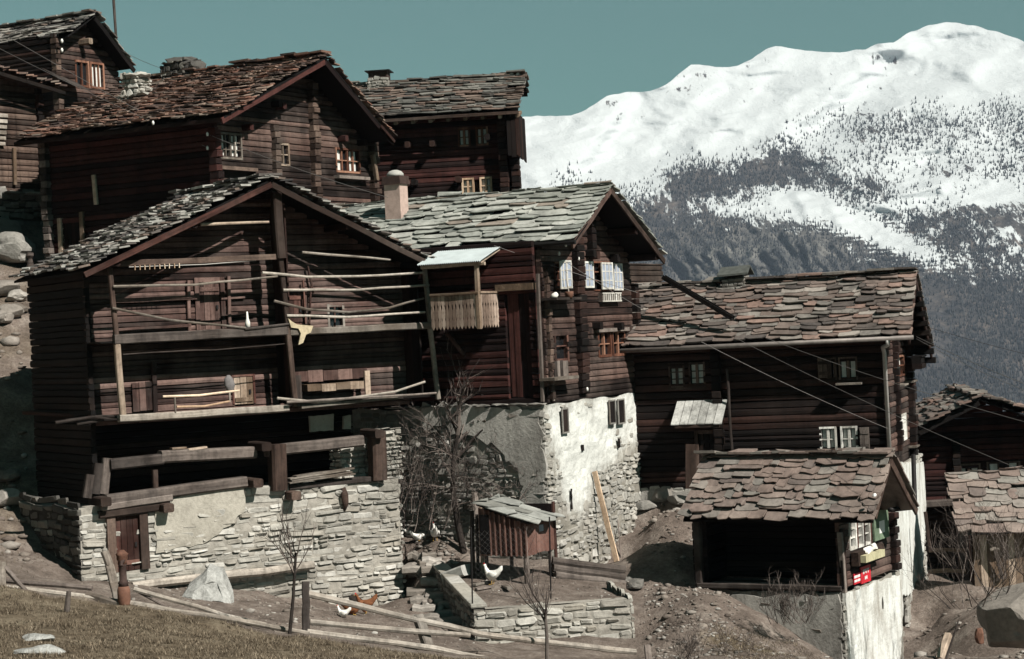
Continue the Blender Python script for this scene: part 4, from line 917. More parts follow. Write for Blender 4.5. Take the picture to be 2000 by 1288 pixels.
# things on C's windows
def wC(x, y, t): return C.l2w(C.fp(x, y, t))
Fb = empty('flower_box', wC(1195, 590, -.15), math.radians(63), 'white slatted flower box under the right white shutters', 'flower box')
a, b, c, d_ = C.frect(1176, 572, 1213, 590, -.15); off = C.loc(Fb.location)
m = MB(); fbox(m, lambda u, z, o: (u-off.x, -.15-o-off.y, z-off.z), a, b, c, d_, -.16, 0); m.build('trough', 'wood_grey', Fb)
m = MB(); ff_ = lambda u, z, o: (u-off.x, -.15-o-off.y, z-off.z)
fbox(m, ff_, a, b, d_-.04, d_, .0, .03); fbox(m, ff_, a, b, c, c+.04, .0, .03)
for i in range(9): u = a+(b-a)*(i+.5)/9; fbox(m, ff_, u-.025, u+.025, c+.04, d_-.04, .001, .028, None, True)
m.build('slat_front', 'frame_white', Fb)
m = MB(); q = wC(1112, 583, -.5); m.loft([(q, X, Y, .09, .09), (q+V3((0, 0, .12)), X, Y, .12, .12), (q+V3((0, 0, .2)), X, Y, .13, .13)], 10)
base_at(world_mesh(m, 'flower_pot', 'clay', 'clay flower pot on the shelf below the left white shutters', 'flower pot', smooth=True))
m = MB(); m.pole([q+V3((0, 0, .15)), q+V3((-.03, 0, .4)), q+V3((-.08, 0, .75))], .02, .008, wob=.01); base_at(world_mesh(m, 'potted_stalk', 'wood_pale', 'dry pale stalk standing in the clay flower pot', 'plant'))
m = MB(); q = wC(1084, 583, -.4)
m.rock(q+V3((0, 0, .08)), (.11, .1, .12), 4, 2, .6); base_at(world_mesh(m, 'white_cloth', 'cloth_white', 'bunched white cloth on the shelf below the left white shutters', 'cloth', smooth=True))
for (x, y) in ((1092, 495), (1147, 760), (1130, 505), (1105, 478)):
    q = C.fp(x, y, -.2); m = MB(); m.loft([(q+V3((0, 0, -.07)), X, Y, .03, .03), (q, X, Y, .04, .04), (q+V3((0, 0, .05)), X, Y, .02, .02)], 8); m.build('insulator', 'porcelain', e, True)
# ================================================================ HOUSE D : long chalet on the right with gutter and downpipe
D = House('wooden_chalet', 1740, 890, 61.5, 72, 'dark chalet with reddish slate roof, metal gutter and pale downpipe', 'house')
e = D.e; f = D.ff(0); g = D.fs(0.0); tv = -.85; ov = -.95
p0, p1, p2 = D.fp(1781, 650, tv), D.fp(1791, 537, tv), D.fp(1822, 686, tv)
pe2 = D.sp(1250, 672, p0.x); LtD = 9.5
L_ = (p0.x-.45, p0.z-.12); RD = (p1.x, p1.z); RT = (p2.x, p2.z); sRd = 5.2
iv = gable_iv(L_[0], L_[1]-.12, RD[0], RD[1]-.12, RT[0], RT[1]-.12)
wA_ = D.srect(1309, 714, 1334, 755); wB_ = D.srect(1348, 712, 1374, 753); wC_ = D.srect(1600, 703, 1672, 742); wD_ = D.srect(1604, 838, 1672, 880)
dd_ = D.srect(1364, 848, 1398, 950)
m = MB(); m.logs(g, -.0, LtD, -.9, L_[1]+.2, None, [wA_, wB_, wC_, wD_, dd_], .24, .14, .0, .04); m.build('side_wall', 'wood_dark', e)
wG1 = D.frect(1748, 700, 1764, 735); wG2 = D.frect(1750, 815, 1764, 862)
m = MB(); m.logs(f, 0, sRd, -.9, RD[1], iv, [wG1, wG2], .24, .14, .0, .03); m.build('gable_wall', 'wood_plum', e)
m = MB(); m.box(.17, sRd-.1, .2, LtD, -.9, L_[1]-.1); m.build('inner_wall', 'void_wood', e)
window(D, g, wA_, 2, 3, .06, 'wood_brown', curtain=1); window(D, g, wB_, 2, 3, .06, 'wood_brown', curtain=1)
a, b, c, d_ = wC_; mid = (a+b)/2
window(D, g, (a, mid-.08, c, d_), 2, 1, .05, 'wood_brown', curtain=2); window(D, g, (mid+.08, b, c, d_), 2, 1, .05, 'wood_brown')
a, b, c, d_ = wD_; mid = (a+b)/2
window(D, g, (a, mid-.12, c, d_), 2, 2, .06, 'frame_white', curtain=2); window(D, g, (mid+.12, b, c, d_), 2, 2, .06, 'frame_white', curtain=2)
def pshut(rc, o=.06, mat='wood_grey'):
    a, b, c, d_ = rc; m = MB(); planks(m, g, a, b, c, d_, o, o+.04, .16, .0); fbox(m, g, a+.02, b-.02, c+.1, c+.2, o+.04, o+.06); fbox(m, g, a+.02, b-.02, d_-.2, d_-.1, o+.04, o+.06); m.build('shutter', mat, e)
pshut(D.srect(1597, 700, 1625, 739), mat='wood_brown'); pshut(D.srect(1679, 835, 1699, 880))
m = MB(); a, b, c, d_ = D.srect(1632, 749, 1682, 753, -.4); fbox(m, g, a, b, c, d_, 0, .45); m.build('shelf', 'wood_pale', e)
m = MB(); fbox(m, g, wC_[0], wC_[1]+.3, wC_[2]-.1, wC_[2]-.03, 0, .1); fbox(m, g, wB_[0]-.1, wA_[1]+.1, wA_[2]-.12, wA_[2]-.04, 0, .09); m.build('ledge', 'wood_brown', e)
window(D, f, wG1, 1, 2, .06, 'frame_brown', curtain=1); window(D, f, wG2, 1, 1, .05, 'wood_brown')
shutter(D, f, D.frect(1752, 812, 1766, 866), .06, pane='curtain')
for (x, y0, y1, w, o, mt) in ((1783, 660, 885, .55, .25, 'wood_dark'), (1742, 662, 885, .3, .2, 'wood_dark')):
    q = D.fp(x, y0); q2 = D.fp(x+5, y1); m = MB(); m.logends(f, min(q.x, sRd-.2), q2.z, min(q.z, L_[1]-.05), w, o, .24, .04); m.build('log_ends', mt, e)
t1_ = D.sp(1416, 760, 0).y
m = MB(); m.logends(g, t1_+.25, -.9, L_[1], .3, .22, .24); m.build('log_ends', 'wood_black', e)
m = MB(); m.pole([D.sp(1420, 722, -.3), D.sp(1424, 800, -.3), D.sp(1431, 892, -.3)], .05, .045, wob=.01); m.build('wall_pole', 'wood_grey', e)
for (x, y, w) in ((1762, 752, .5), (1780, 745, .5), (1785, 872, .4)):
    m = MB(); q = D.fp(x, y, -.15); m.beam(q+V3((-w, 0, 0)), q+V3((w, 0, 0)), .3, .06); m.build('shelf', 'wood_pale', e)
roof(D, L_, RD, RT, tv, LtD+.4, 'slate_mixed', rowh=.2, cw=(.22, .75), th=(.025, .06), sag=.08, ragE=.07, ragV=.06)
m = MB(); m.beam(p2+V3((0, .05, -.2)), p1+V3((0, .05, -.16)), .06, .22, seg=4); m.beam(V3((L_[0], tv+.05, L_[1]-.16)), p1+V3((0, .05, -.16)), .06, .2, seg=4); m.build('bargeboard', 'wood_dark', e)
m = MB()
for i in range(8): 
    z = RT[1]+(RD[1]-RT[1])*i/8-.3; s_ = RT[0]+(RD[0]-RT[0])*i/8; m = MB(); m.beam((s_, tv-.08, z), (s_, .2, z), .3, .2); m.build('purlin', 'wood_black', e)
m = MB(); m.logs(D.ff(tv+.25), 4.0, RT[0]-.05, RT[1]-.55, RT[1]-.1, None, (), .2, .3, 0); m.build('eave_bracket', 'wood_dark', e)
gx = L_[0]-.08; gz = L_[1]-.02
m = MB(); m.pole([(gx, tv-.1, gz), (gx, LtD, gz-.02)], .075, n=10); gt = m.build('gutter', 'zinc_dark', e, True)
q = D.sp(1733, 660, gx); q1 = D.sp(1727, 690, -.12); q2 = D.sp(1738, 893, -.12)
m = MB(); m.pole([(gx, q.y, gz-.04), (gx+.05, q.y, gz-.2), (q1.x-.25, q1.y, q1.z+.18), q1, q2], .065, n=9); m.build('downpipe', 'zinc', e, True)
# chimney with little gabled cap
q = D.sp(1437, 556, RD[0]); m = MB(); m.box(q.x-.42, q.x+.42, q.y-.36, q.y+.36, q.z-.5, q.z+.18, -1)
for (ff_, a, b) in ((lambda u, z, o: (q.x-.42-o, u, z), q.y-.36, q.y+.36), (lambda u, z, o: (u, q.y-.36-o, z), q.x-.42, q.x+.42)): m.stones(ff_, a, b, q.z-.5, q.z+.18, (.09, .16), (.15, .3), .03)
ck = m.build('chimney', 'stone_grey', e)
m = MB(); k2 = .55
for sgn in (-1, 1):
    m.add([(q.x, q.y-.5, q.z+.56), (q.x, q.y+.46, q.z+.52), (q.x+sgn*.55, q.y+.5, q.z+.26), (q.x+sgn*.55, q.y-.52, q.z+.3), (q.x, q.y-.5, q.z+.62), (q.x, q.y+.46, q.z+.58), (q.x+sgn*.55, q.y+.5, q.z+.32), (q.x+sgn*.55, q.y-.52, q.z+.36)], [(0, 1, 2, 3), (4, 7, 6, 5), (0, 4, 5, 1), (1, 5, 6, 2), (2, 6, 7, 3), (3, 7, 4, 0)], None, .3)
m.build('cap_roof', 'roof_dark', ck)
m = MB(); m.box(q.x-.3, q.x+.3, q.y-.3, q.y+.3, q.z+.18, q.z+.42); m.build('chimney_flue', 'iron', ck)
# door with board canopy
door(D, g, dd_, 'wood_black', 'wood_brown', .12, .1, handle=False)
cz0 = D.sp(1310, 831, -1.05); cz1 = D.sp(1410, 828, -1.05); ct = D.sp(1415, 778, -.05)
m = MB(); n_ = 6
for i in range(n_):
    a = cz1.y+(cz0.y-cz1.y)*i/n_; b = cz1.y+(cz0.y-cz1.y)*(i+1)/n_; zz = U(-.03, .03); k_ = R()*40
    vs = [(-1.05+U(-.05, .05), a+.01, cz1.z+zz), (-1.05+U(-.05, .05), b-.01, cz0.z+zz), (0.05, b-.01, ct.z+zz*.3), (0.05, a+.01, ct.z+zz*.3)]
    vs += [(x, y, z+.03) for x, y, z in vs]; gs = [(v[0]+k_, v[1], v[2]) for v in vs]
    m.add(vs, [(0, 1, 2, 3), (4, 7, 6, 5), (0, 4, 5, 1), (1, 5, 6, 2), (2, 6, 7, 3), (3, 7, 4, 0)], gs, R())
cn = m.build('canopy_boards', 'wood_silver', e)
m = MB(); m.beam((-.95, cz1.y+.1, cz1.z-.06), (-.95, cz0.y-.1, cz0.z-.06), .08, .1); m.beam((-.95, cz1.y+.2, cz1.z-.07), (0, cz1.y+.2, ct.z-.5), .07, .07); m.build('canopy_beam', 'wood_brown', cn)
q = D.sp(1352, 868, -.75); q2 = D.sp(1352, 955, -.75); m = MB(); m.beam(q, q2, .42, .1, up=(1, 0, 0)); m.build('porch_board', 'wood_brown', e)
q = D.sp(1340, 880, -.15); m = MB()
# stone base of D: side wall and tall white gable base
tb = lambda u: -.75+.1*noise.noise(V3((u*.8, 9, 2)))
m = MB(); m.quadgrid(g, 0, LtD, -6, -.8, -.02, 14, 8, .04, -1); m.stones(g, 1.2, LtD, -4, -.85, (.13, .28), (.2, .5), .05)
bx0, bx1 = D.fp(1752, 985, -.25).x, D.fp(1803, 985, -.25).x; fB = D.ff(-.25); zt = D.fp(1790, 890, -.25).z; zbot = D.fp(1795, 1240, -.25).z
m.box(0.05, bx1-.05, -.2, 6, zbot-1, zt-.1, -1); m.stones(fB, -.1, bx1, zbot-1, zt, (.14, .3), (.2, .5), .04); m.stones(lambda u, z, o: (bx1-.05+o, u, z), -.2, 6, zbot-1, zt, (.15, .3), (.25, .5), .05)
m.build('stone_base', 'stone_bright', e)
P_ = [D.fp(x, y, -.25) for x, y in ((1752, 905), (1800, 905), (1805, 985), (1800, 1090), (1794, 1130), (1775, 1160), (1752, 1165))]
m = MB(); m.sheet(fB, [(p.x, p.z) for p in P_], -.05, .07, .05, .2); m.build('plaster_patch', 'plaster_white', e)
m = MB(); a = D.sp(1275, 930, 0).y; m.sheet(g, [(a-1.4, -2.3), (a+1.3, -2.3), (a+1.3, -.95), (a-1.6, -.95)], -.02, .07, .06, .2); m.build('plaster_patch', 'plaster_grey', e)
# ================================================================ HOUSE F : porch house at lower right with post sign
Fh = House('porch_cottage', 1645, 1160, 54, 60, 'low cottage with rose slate roof, dark open porch and red sign on its whitewashed gable', 'house')
e = Fh.e; f = Fh.ff(0); g = Fh.fs(0.0); tv = -1.1
p0, p1, p2 = Fh.fp(1712, 1002, tv), Fh.fp(1742, 892, tv), Fh.fp(1787, 988, tv)
eF = -1.0; pe1 = Fh.sp(1335, 1006, p0.x); LtF = pe1.y-.2
L_ = (p0.x-.25, p0.z-.2); RD = (p1.x, p1.z); RT = (p2.x+.15, p2.z-.13); pr = Fh.sp(1378, 894, RD[0]); sRf = Fh.fp(1757, 1120).x; sW = Fh.fp(1744, 1060).x
iv = gable_iv(L_[0], L_[1]-.1, RD[0], RD[1]-.1, RT[0], RT[1]-.1)
wF = Fh.frect(1656, 1018, 1698, 1072); zf = .12
m = MB(); m.logs(f, 0, sW, zf, RD[1], iv, [wF], .22, .12, 0, .02); m.build('gable_wall', 'wood_plum', e)
tpost = Fh.sp(1362, 1090, 0).y
m = MB(); m.logs(lambda u, z, o: (2.0-o, u, z), .1, tpost+.3, zf, L_[1]+.25, None, (), .22, .12, 0, .02); m.logs(Fh.fs(.7), tpost, LtF+.3, -1.6, L_[1]+.1, None, (), .24, .12, 0, .02); m.logs(Fh.ff(.02+tpost), .7, 2.0, zf-.3, L_[1]+.2, None, (), .22, .12); m.build('porch_wall', 'wood_black', e)  # near-black wood puts the porch's deep shade into the wall colour
m = MB(); m.box(2.25, sW-.05, .2, LtF-.1, zf, L_[1]); m.build('inner_wall', 'void_wood', e)
m = MB()
for i in range(9): m.beam((.06+i*.21, .15, zf-.04), (.06+i*.21, tpost, zf-.04), .2, .06)
m.beam((-.04, .0, zf+.02), (-.04, tpost, zf+.02), .14, .14, seg=7, jit=.02); m.build('porch_floor', 'wood_grey', e)
m = MB(); m.beam(Fh.sp(1361, 1010, .02), Fh.sp(1368, 1157, .02), .22, .2); m.build('porch_post', 'wood_grey', e)
m = MB(); m.beam(Fh.fp(1640, 1040, -.02), Fh.fp(1649, 1158, -.02), .12, .14); m.build('porch_post', 'wood_grey', e)
m = MB(); planks(m, f, -.02, .28, zf, L_[1]-.25, .0, .06, .16); m.build('corner_boards', 'wood_dark', e)
a, b, c, d_ = wF; n3 = 3
for i in range(3):
    u0 = a+(b-a)*i/3+.06; u1 = a+(b-a)*(i+1)/3-.06
    window(Fh, f, (u0, u1, c, d_), 1, 3, .07, 'frame_white', bar=.02)
    m = MB(); fbox(m, f, u1+.065, u1+.12, c-.05, d_+.08, -.02, .06, None, True); m.build('window_post', 'wood_red', e)
a, b, c, d_ = Fh.frect(1705, 1001, 1735, 1059, -.12); m = MB(); planks(m, f, a, b, c, d_, .08, .13, .9, 0, .0); sg = m.build('shutter', 'wood_green', e)
a, b, c, d_ = Fh.frect(1717, 1019, 1728, 1043, -.14); m = MB(); fbox(m, f, a, b, c, d_, .125, .142); m.build('notice', 'sign_white', sg)
q = Fh.fp(1750, 1010); q2 = Fh.fp(1752, 1110); m = MB(); m.logends(f, sW-.12, q2.z, q.z, .34, .2, .22); m.build('log_ends', 'wood_dark', e)
roof(Fh, L_, RD, RT, tv, LtF+.2, 'slate_rose', rowh=.23, cw=(.2, .75), th=(.02, .05), sag=.07, ragE=.1, t1R=pr.y, ragV=.08, sides='L')
mb = MB(); slates(mb, (RT[0], tv, RT[1]+.06), (RT[0], LtF, RT[1]+.06), (RD[0], tv, RD[1]+.06), (RD[0], pr.y, RD[1]+.06), .4, (.4, 1.0)); 
mb.add([(RT[0]-.1, tv+.05, RT[1]), (RT[0]-.1, LtF, RT[1]), (RD[0], pr.y, RD[1]-.004), (RD[0], tv+.05, RD[1]-.004)], [(0, 1, 2, 3)]); mb.build('rear_roof', 'slate_rose', e)
m = MB(); m.beam(p2+V3((.25, .05, -.2)), p1+V3((0, .05, -.14)), .07, .22, seg=3); m.beam(p0+V3((0, .05, -.12)), p1+V3((0, .05, -.12)), .06, .16, seg=3); m.build('bargeboard', 'wood_brown', e)
m = MB(); q = Fh.fp(1708, 968, tv-.05); m.rock(q, (.08, .06, .07), 4, 2, .2); m.build('rafter_end', 'sign_white', e)
zF0 = -5.0; tpF = lambda u: .02+.06*noise.noise(V3((u*.9, 5, 7)))
m = MB(); m.quadgrid(f, 0, sRf, zF0, 0, 0, 10, 10, .05, -1, tpF); m.stones(f, -.02, sRf, zF0, 0, (.15, .3), (.25, .5), .04, None, tpF); m.quadgrid(lambda u, z, o: (sRf+o, u, z), 0, 6, zF0, 0, 0, 6, 6, .05, -1, tpF); m.stones(lambda u, z, o: (sRf-.02+o, u, z), 0, 6, zF0, 0, (.15, .3), (.25, .5), .05)
m.build('stone_base', 'stone_bright', e)
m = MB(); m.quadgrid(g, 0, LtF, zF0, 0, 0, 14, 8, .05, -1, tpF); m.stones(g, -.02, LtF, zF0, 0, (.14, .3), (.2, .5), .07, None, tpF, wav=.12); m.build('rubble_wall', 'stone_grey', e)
m = MB(); P_ = [Fh.fp(x, y) for x, y in ((1646, 1160), (1700, 1140), (1756, 1122), (1759, 1200), (1752, 1288), (1750, 1320), (1662, 1320), (1656, 1288), (1650, 1220))]
m.sheet(f, [(p.x, p.z) for p in P_], -.02, .085, .05, .2); m.build('plaster_patch', 'plaster_white', e)
m = MB(); P_ = [Fh.sp(x, y) for x, y in ((1640, 1162), (1648, 1300), (1600, 1290), (1560, 1240), (1480, 1200), (1420, 1165))]
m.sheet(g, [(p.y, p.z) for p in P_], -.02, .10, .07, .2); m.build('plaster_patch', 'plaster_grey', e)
q = Fh.fp(1718, 1178); m = MB(); m.rock(q+V3((0, -.06, 0)), (.08, .05, .3), 2, 2, .3); m.build('painted_hole', 'void_wood', e)  # dark lump on the plaster, its colour stands for the shade of a hole
# bent iron stovepipe at the gable
m = MB(); m.pole([Fh.fp(1784, 888, -.5), Fh.fp(1787, 985, -.5), Fh.fp(1778, 992, -.6), Fh.fp(1738, 996, -.6)], .07, n=9); m.build('stovepipe', 'iron', e, True)
# flower box on the gable, sign plates
Fb = empty('flower_box', Fh.l2w(Fh.fp(1690, 1106, -.25)), math.radians(60), 'dark flower box with pale trough on the cottage gable under its windows', 'flower box'); off = Fh.loc(Fb.location)
ff_ = lambda u, z, o: (u-off.x, -o-off.y, z-off.z)
a, b, c, d_ = Fh.frect(1664, 1080, 1716, 1107, -.1); m = MB(); fbox(m, ff_, a, b, c, d_, .07, .28); m.build('trough', 'wood_brown', Fb)
a, b, c, d_ = Fh.frect(1681, 1086, 1719, 1100, -.3); m = MB(); fbox(m, ff_, a, b, c, d_, .29, .45); m.build('pale_trough', 'trough_yellow', Fb)
m = MB(); q = V3(ff_((a+b)/2-.1, d_+.08, .3)); m.rock(q, (.28, .12, .14), 3, 2, .5); m.rock(q+V3((.4, .0, .04)), (.18, .1, .12), 6, 2, .5); m.build('dry_flowers', 'cloth_white', Fb)
def sign_plate(name, label, x0, y0, x1, y1, marks, o=.04):
    q = Fh.l2w(Fh.fp((x0+x1)/2, y1, -o)); T = empty(name, q, math.radians(60), label, 'sign'); off = Fh.loc(q)
    ff_ = lambda u, z, oo: (u-off.x, -oo-off.y, z-off.z)
    a, b, c, d_ = Fh.frect(x0, y0, x1, y1, -o); m = MB(); fbox(m, ff_, a, b, c, d_, o, o+.03); m.build('plate', 'sign_red', T)
    m = MB()
    for (u0, u1, v0, v1) in marks: fbox(m, ff_, a+(b-a)*u0, a+(b-a)*u1, c+(d_-c)*v0, c+(d_-c)*v1, o+.028, o+.036)
    m.build('white_marks', 'sign_white', T)
# three blocky white letters over a small crossed emblem, as far as the photograph shows them
sign_plate('post_sign', 'square red sign with white lettering on the cottage gable', 1679, 1109, 1699, 1142, [(.2, .34, .55, .82), (.34, .42, .70, .82), (.42, .48, .6, .82), (.52, .58, .55, .82), (.48, .64, .74, .83), (.70, .76, .55, .82), (.66, .82, .74, .83), (.36, .46, .2, .4), (.52, .62, .2, .4), (.46, .52, .26, .34)], .05)
sign_plate('striped_sign', 'small red sign with two white stripes beside the square red sign', 1666, 1122, 1678, 1143, [(0, 1, .58, .82), (0, 1, .2, .42)], .05)
# ================================================================ HOUSE H : top left corner, and shed I below it
Hh = House('wooden_chalet', 106, 170, 84, 60, 'dark chalet with grey slate gable roof in the top left corner', 'house')
e = Hh.e; f = Hh.ff(0); tv = -.8
p1, p2, p0 = Hh.fp(187, 30, tv), Hh.fp(264, 132, tv), Hh.fp(138, 66, tv)
L_ = (p0.x-.2, p0.z-.1); RD = (p1.x, p1.z); RT = (p2.x, p2.z); iv = gable_iv(L_[0], L_[1]-.1, RD[0], RD[1]-.1, RT[0], RT[1]-.1); sRh = Hh.fp(232, 160).x
wH = Hh.frect(148, 121, 200, 165)
m = MB(); m.logs(f, 0, sRh, -4, RD[1], iv, [wH], .23, .12, 0, .03); m.build('log_wall', 'wood_plum', e)
m = MB(); m.logs(Hh.fs(0), 0, 9, -4, L_[1]+.1, None, (), .23, .12, 0, .03); m.build('side_wall', 'wood_dark', e)
m = MB(); m.box(.17, sRh-.1, .2, 9, -4, L_[1]-.2); m.build('inner_wall', 'void_wood', e)
a, b, c, d_ = wH; mid = a+(b-a)*.5
window(Hh, f, (a, mid-.12, c, d_), 2, 1, .09, 'frame_brown'); window(Hh, f, (mid+.12, b, c, d_), 3, 1, .09, 'frame_brown', curtain=1)
q = Hh.fp(112, 105); m = MB(); m.logends(f, .1, -1, L_[1], .3, .25, .23); m.build('log_ends', 'wood_brown', e)
m = MB(); q = Hh.fp(160, 83, -.1); m.beam(q+V3((0, .2, 0)), q+V3((0, -.5, 0)), .25, .25); m.build('beam_end', 'wood_ochre', e)
roof(Hh, L_, RD, RT, tv, 10, 'slate_weathered', rowh=.22, cw=(.22, .7), th=(.025, .06), sag=.1, ragE=.12, ragV=.14)
m = MB(); m.beam(p2+V3((0, .05, -.16)), p1+V3((0, .05, -.16)), .08, .2, seg=4); m.build('bargeboard', 'wood_dark', e)
m = MB(); qa = Hh.fp(112, 153, -.9); qb_ = Hh.fp(178, 180, -.9)
m.add([(qa.x, qa.y, qa.z), (qb_.x, qb_.y, qb_.z), (qb_.x, 0, qb_.z+.5), (qa.x, 0, qa.z+.5), (qa.x, qa.y, qa.z+.05), (qb_.x, qb_.y, qb_.z+.05), (qb_.x, 0, qb_.z+.55), (qa.x, 0, qa.z+.55)], [(0, 1, 2, 3), (4, 7, 6, 5), (0, 4, 5, 1), (1, 5, 6, 2), (2, 6, 7, 3), (3, 7, 4, 0)]); m.build('canopy', 'wood_grey', e)
for (x, y) in ((121, 80), (121, 98)):
    q = Hh.fp(x, y, -.6); m = MB(); m.loft([(q+V3((0, 0, -.1)), X, Y, .04, .04), (q, X, Y, .06, .06), (q+V3((0, 0, .08)), X, Y, .03, .03)], 8); m.build('insulator', 'porcelain', e, True)
Ih = House('wooden_shed', 85, 350, 74, 55, 'weathered brown log shed with single pitched slate roof at the left edge', 'shed')
e = Ih.e; f = Ih.ff(0); tv = -.9
p2 = Ih.fp(128, 176, tv); pz = Ih.fp(0, 137, tv); k_ = (pz.z-p2.z)/(pz.x-p2.x); sLi = -7.5; zr = p2.z+k_*(sLi-p2.x)
sRi = Ih.fp(86, 300).x
m = MB(); m.logs(f, sLi, .05, -.6, zr, lambda z: (sLi, 9) if z < p2.z-.1 else (sLi, p2.x+(z-p2.z)/k_), (), .24, .12, 0, .04); m.build('log_wall', 'wood_brown', e)
m = MB(); m.logs(lambda u, z, o: (o, u, z), 0, 5, -.6, p2.z, None, (), .24, .12); m.build('side_wall', 'wood_dark', e)
m = MB(); m.logends(f, -.12, -.4, p2.z-.1, .25, .2, .24); m.build('log_ends', 'wood_dark', e)
m = MB(); q = Ih.fp(24, 290); q2 = Ih.fp(26, 362); m.beam(q+V3((0, -.1, 0)), q2+V3((0, -.1, 0)), .14, .1); m.build('batten', 'wood_ochre', e)
m = MB()
for i in range(6):
    y = 224+i*11; q = Ih.fp(-30, y, -.12); q2 = Ih.fp(14-i, y+3, -.12); m.beam(q, q2, .1, .14)
m.build('wall_boards', 'wood_pale', e)
mb = MB(); slates(mb, (p2.x, tv, p2.z+.06), (p2.x, 5, p2.z+.06), (sLi, tv, zr+.06), (sLi, 5, zr+.06), .22, (.25, .7), (.03, .07), .1, .12, .08)
mb.add([(p2.x-.1, tv+.05, p2.z), (p2.x-.1, 5, p2.z), (sLi, 5, zr), (sLi, tv+.05, zr)], [(0, 1, 2, 3)]); mb.build('roof', 'slate_brown', e)
m = MB(); m.beam((p2.x, tv+.03, p2.z-.12), (sLi, tv+.03, zr-.12), .06, .14, seg=5); m.build('bargeboard', 'wood_black', e)
zb_ = -4.5; m = MB(); m.quadgrid(f, sLi, .4, zb_, -.6, -.1, 10, 6, .06, -1); m.stones(f, sLi, .4, zb_, -.62, (.16, .34), (.3, .7), .08); m.build('stone_base', 'stone_grey', e)
m = MB()
for i in range(7): m.rock((sLi+i*1.1+.3, -.2, -.58), (.6, .4, .1), None, 1, .3)
m.build('coping_stones', 'stone_grey', e)
# ================================================================ G1 : dark gabled barn at right edge, G2 : slate shed in front of it
G1 = House('log_barn', 1797, 975, 70, -6, 'black fronted log barn with reddish stone slate gable at the right edge', 'barn')
e = G1.e; f = G1.ff(0); tv = -1.3
p0, p1 = G1.fp(1795, 838, tv), G1.fp(1913, 778, tv); RD = (p1.x, p1.z); L_ = (p0.x, p0.z); RT = (2*p1.x-p0.x+1.2, p0.z-.4)
iv = gable_iv(L_[0], L_[1]-.1, RD[0], RD[1]-.1, RT[0], RT[1]-.1)
wg = G1.frect(1872, 910, 1912, 930); wg2 = G1.frect(1930, 906, 1990, 930)
m = MB(); m.logs(G1.ff(2.4), .2, RT[0]-.6, -4, -.1, None, (), .24, .12); m.build('undercroft_wall', 'void_wood', e)  # set back and near-black, darkness of the gap put into its colour
m = MB(); m.logs(f, .0, RT[0]-.4, -.15, RD[1], iv, [wg, wg2], .24, .12, .1, .04); m.build('log_wall', 'wood_maroon', e)
m = MB(); m.logs(G1.fs(0), 0, 6, -.1, L_[1], None, (), .24, .12); m.build('side_wall', 'wood_dark', e)
m = MB(); m.box(.17, RT[0]-.5, .2, 6, -.1, L_[1]-.1); m.build('inner_wall', 'void_wood', e)
for w_, n_ in ((wg, 2), (wg2, 3)): window(G1, f, w_, n_, 1, .06, 'wood_brown', curtain=2)
q = G1.fp(1868, 910); m = MB(); m.logends(f, q.x, -.1, G1.fp(1868, 860).z, .28, .25, .24); m.build('log_ends', 'wood_black', e)
roof(G1, L_, RD, RT, tv, 6.5, 'slate_mixed', rowh=.25, cw=(.25, .7), th=(.04, .08), sag=.12, ragE=.15, ragV=.2)
m = MB(); m.beam((L_[0], tv+.1, L_[1]-.16), (RD[0], tv+.1, RD[1]-.16), .08, .2, seg=3); m.build('bargeboard', 'wood_black', e)
m = MB(); q = G1.fp(1806, 985, -.2); q2 = G1.fp(1872, 981, -.2); m.beam(q, q2, .35, .24); m.build('sill_beam', 'wood_grey', e)
G2 = House('plank_shed', 1903, 1130, 62, -4, 'plank shed under a broad rose slate roof at the right edge', 'shed')
e = G2.e; f = G2.ff(0)
q0 = G2.fp(1873, 1047, -.5); q1 = G2.fp(2060, 1040, -.5); rz = G2.fp(1870, 928, 1.6)
m = MB(); planks(m, f, 0, 4.5, -2.4, q0.z+.05, 0, .04, .21); m.build('plank_wall', 'wood_ochre', e)
m = MB(); planks(m, G2.fs(0), 0, 3, -2.4, q0.z+.3, 0, .04, .25); m.box(.05, 4.3, .1, 3, -2.5, q0.z); m.build('side_wall', 'wood_dark', e)
mb = MB(); slates(mb, (q0.x, -.5, q0.z+.06), (q1.x+1, -.5, q0.z+.06), (q0.x, 1.6, rz.z), (q1.x+1, 1.6, rz.z), .25, (.25, .8), (.03, .06), .1, .1, .07)
mb.add([(q0.x+.05, -.46, q0.z), (q1.x+1, -.46, q0.z), (q1.x+1, 1.6, rz.z-.06), (q0.x+.05, 1.6, rz.z-.06)], [(0, 1, 2, 3)]); mb.build('roof', 'slate_rose', e)
m = MB(); m.beam(G2.fp(1942, 1073, -.3), G2.fp(1958, 1130, -.15), .1, .1); m.build('prop_pole', 'wood_grey', e)
m = MB(); m.rock(G2.fp(1942, 1073, -.3), (.16, .1, .09), 3, 2, .2); m.build('prop_head', 'wood_pale', e)
for i, (y, lab) in enumerate(((1075, 'upper pale pole across the dark gap beside the plank shed'), (1116, 'lower pale pole across the dark gap beside the plank shed'))):
    m = MB(); m.pole([W(1815, y+1, 63), W(1850, y-1, 63), W(1886, y+1, 63)], .07, .06, wob=.01); base_at(world_mesh(m, 'barrier_pole', 'wood_ochre', lab, 'pole'))
m = MB(); m.beam(W(1807, 1000, 62), W(1817, 1078, 62), .1, .1); base_at(world_mesh(m, 'leaning_post', 'wood_brown', 'slanting brown post right of the whitewashed house corner', 'post'))
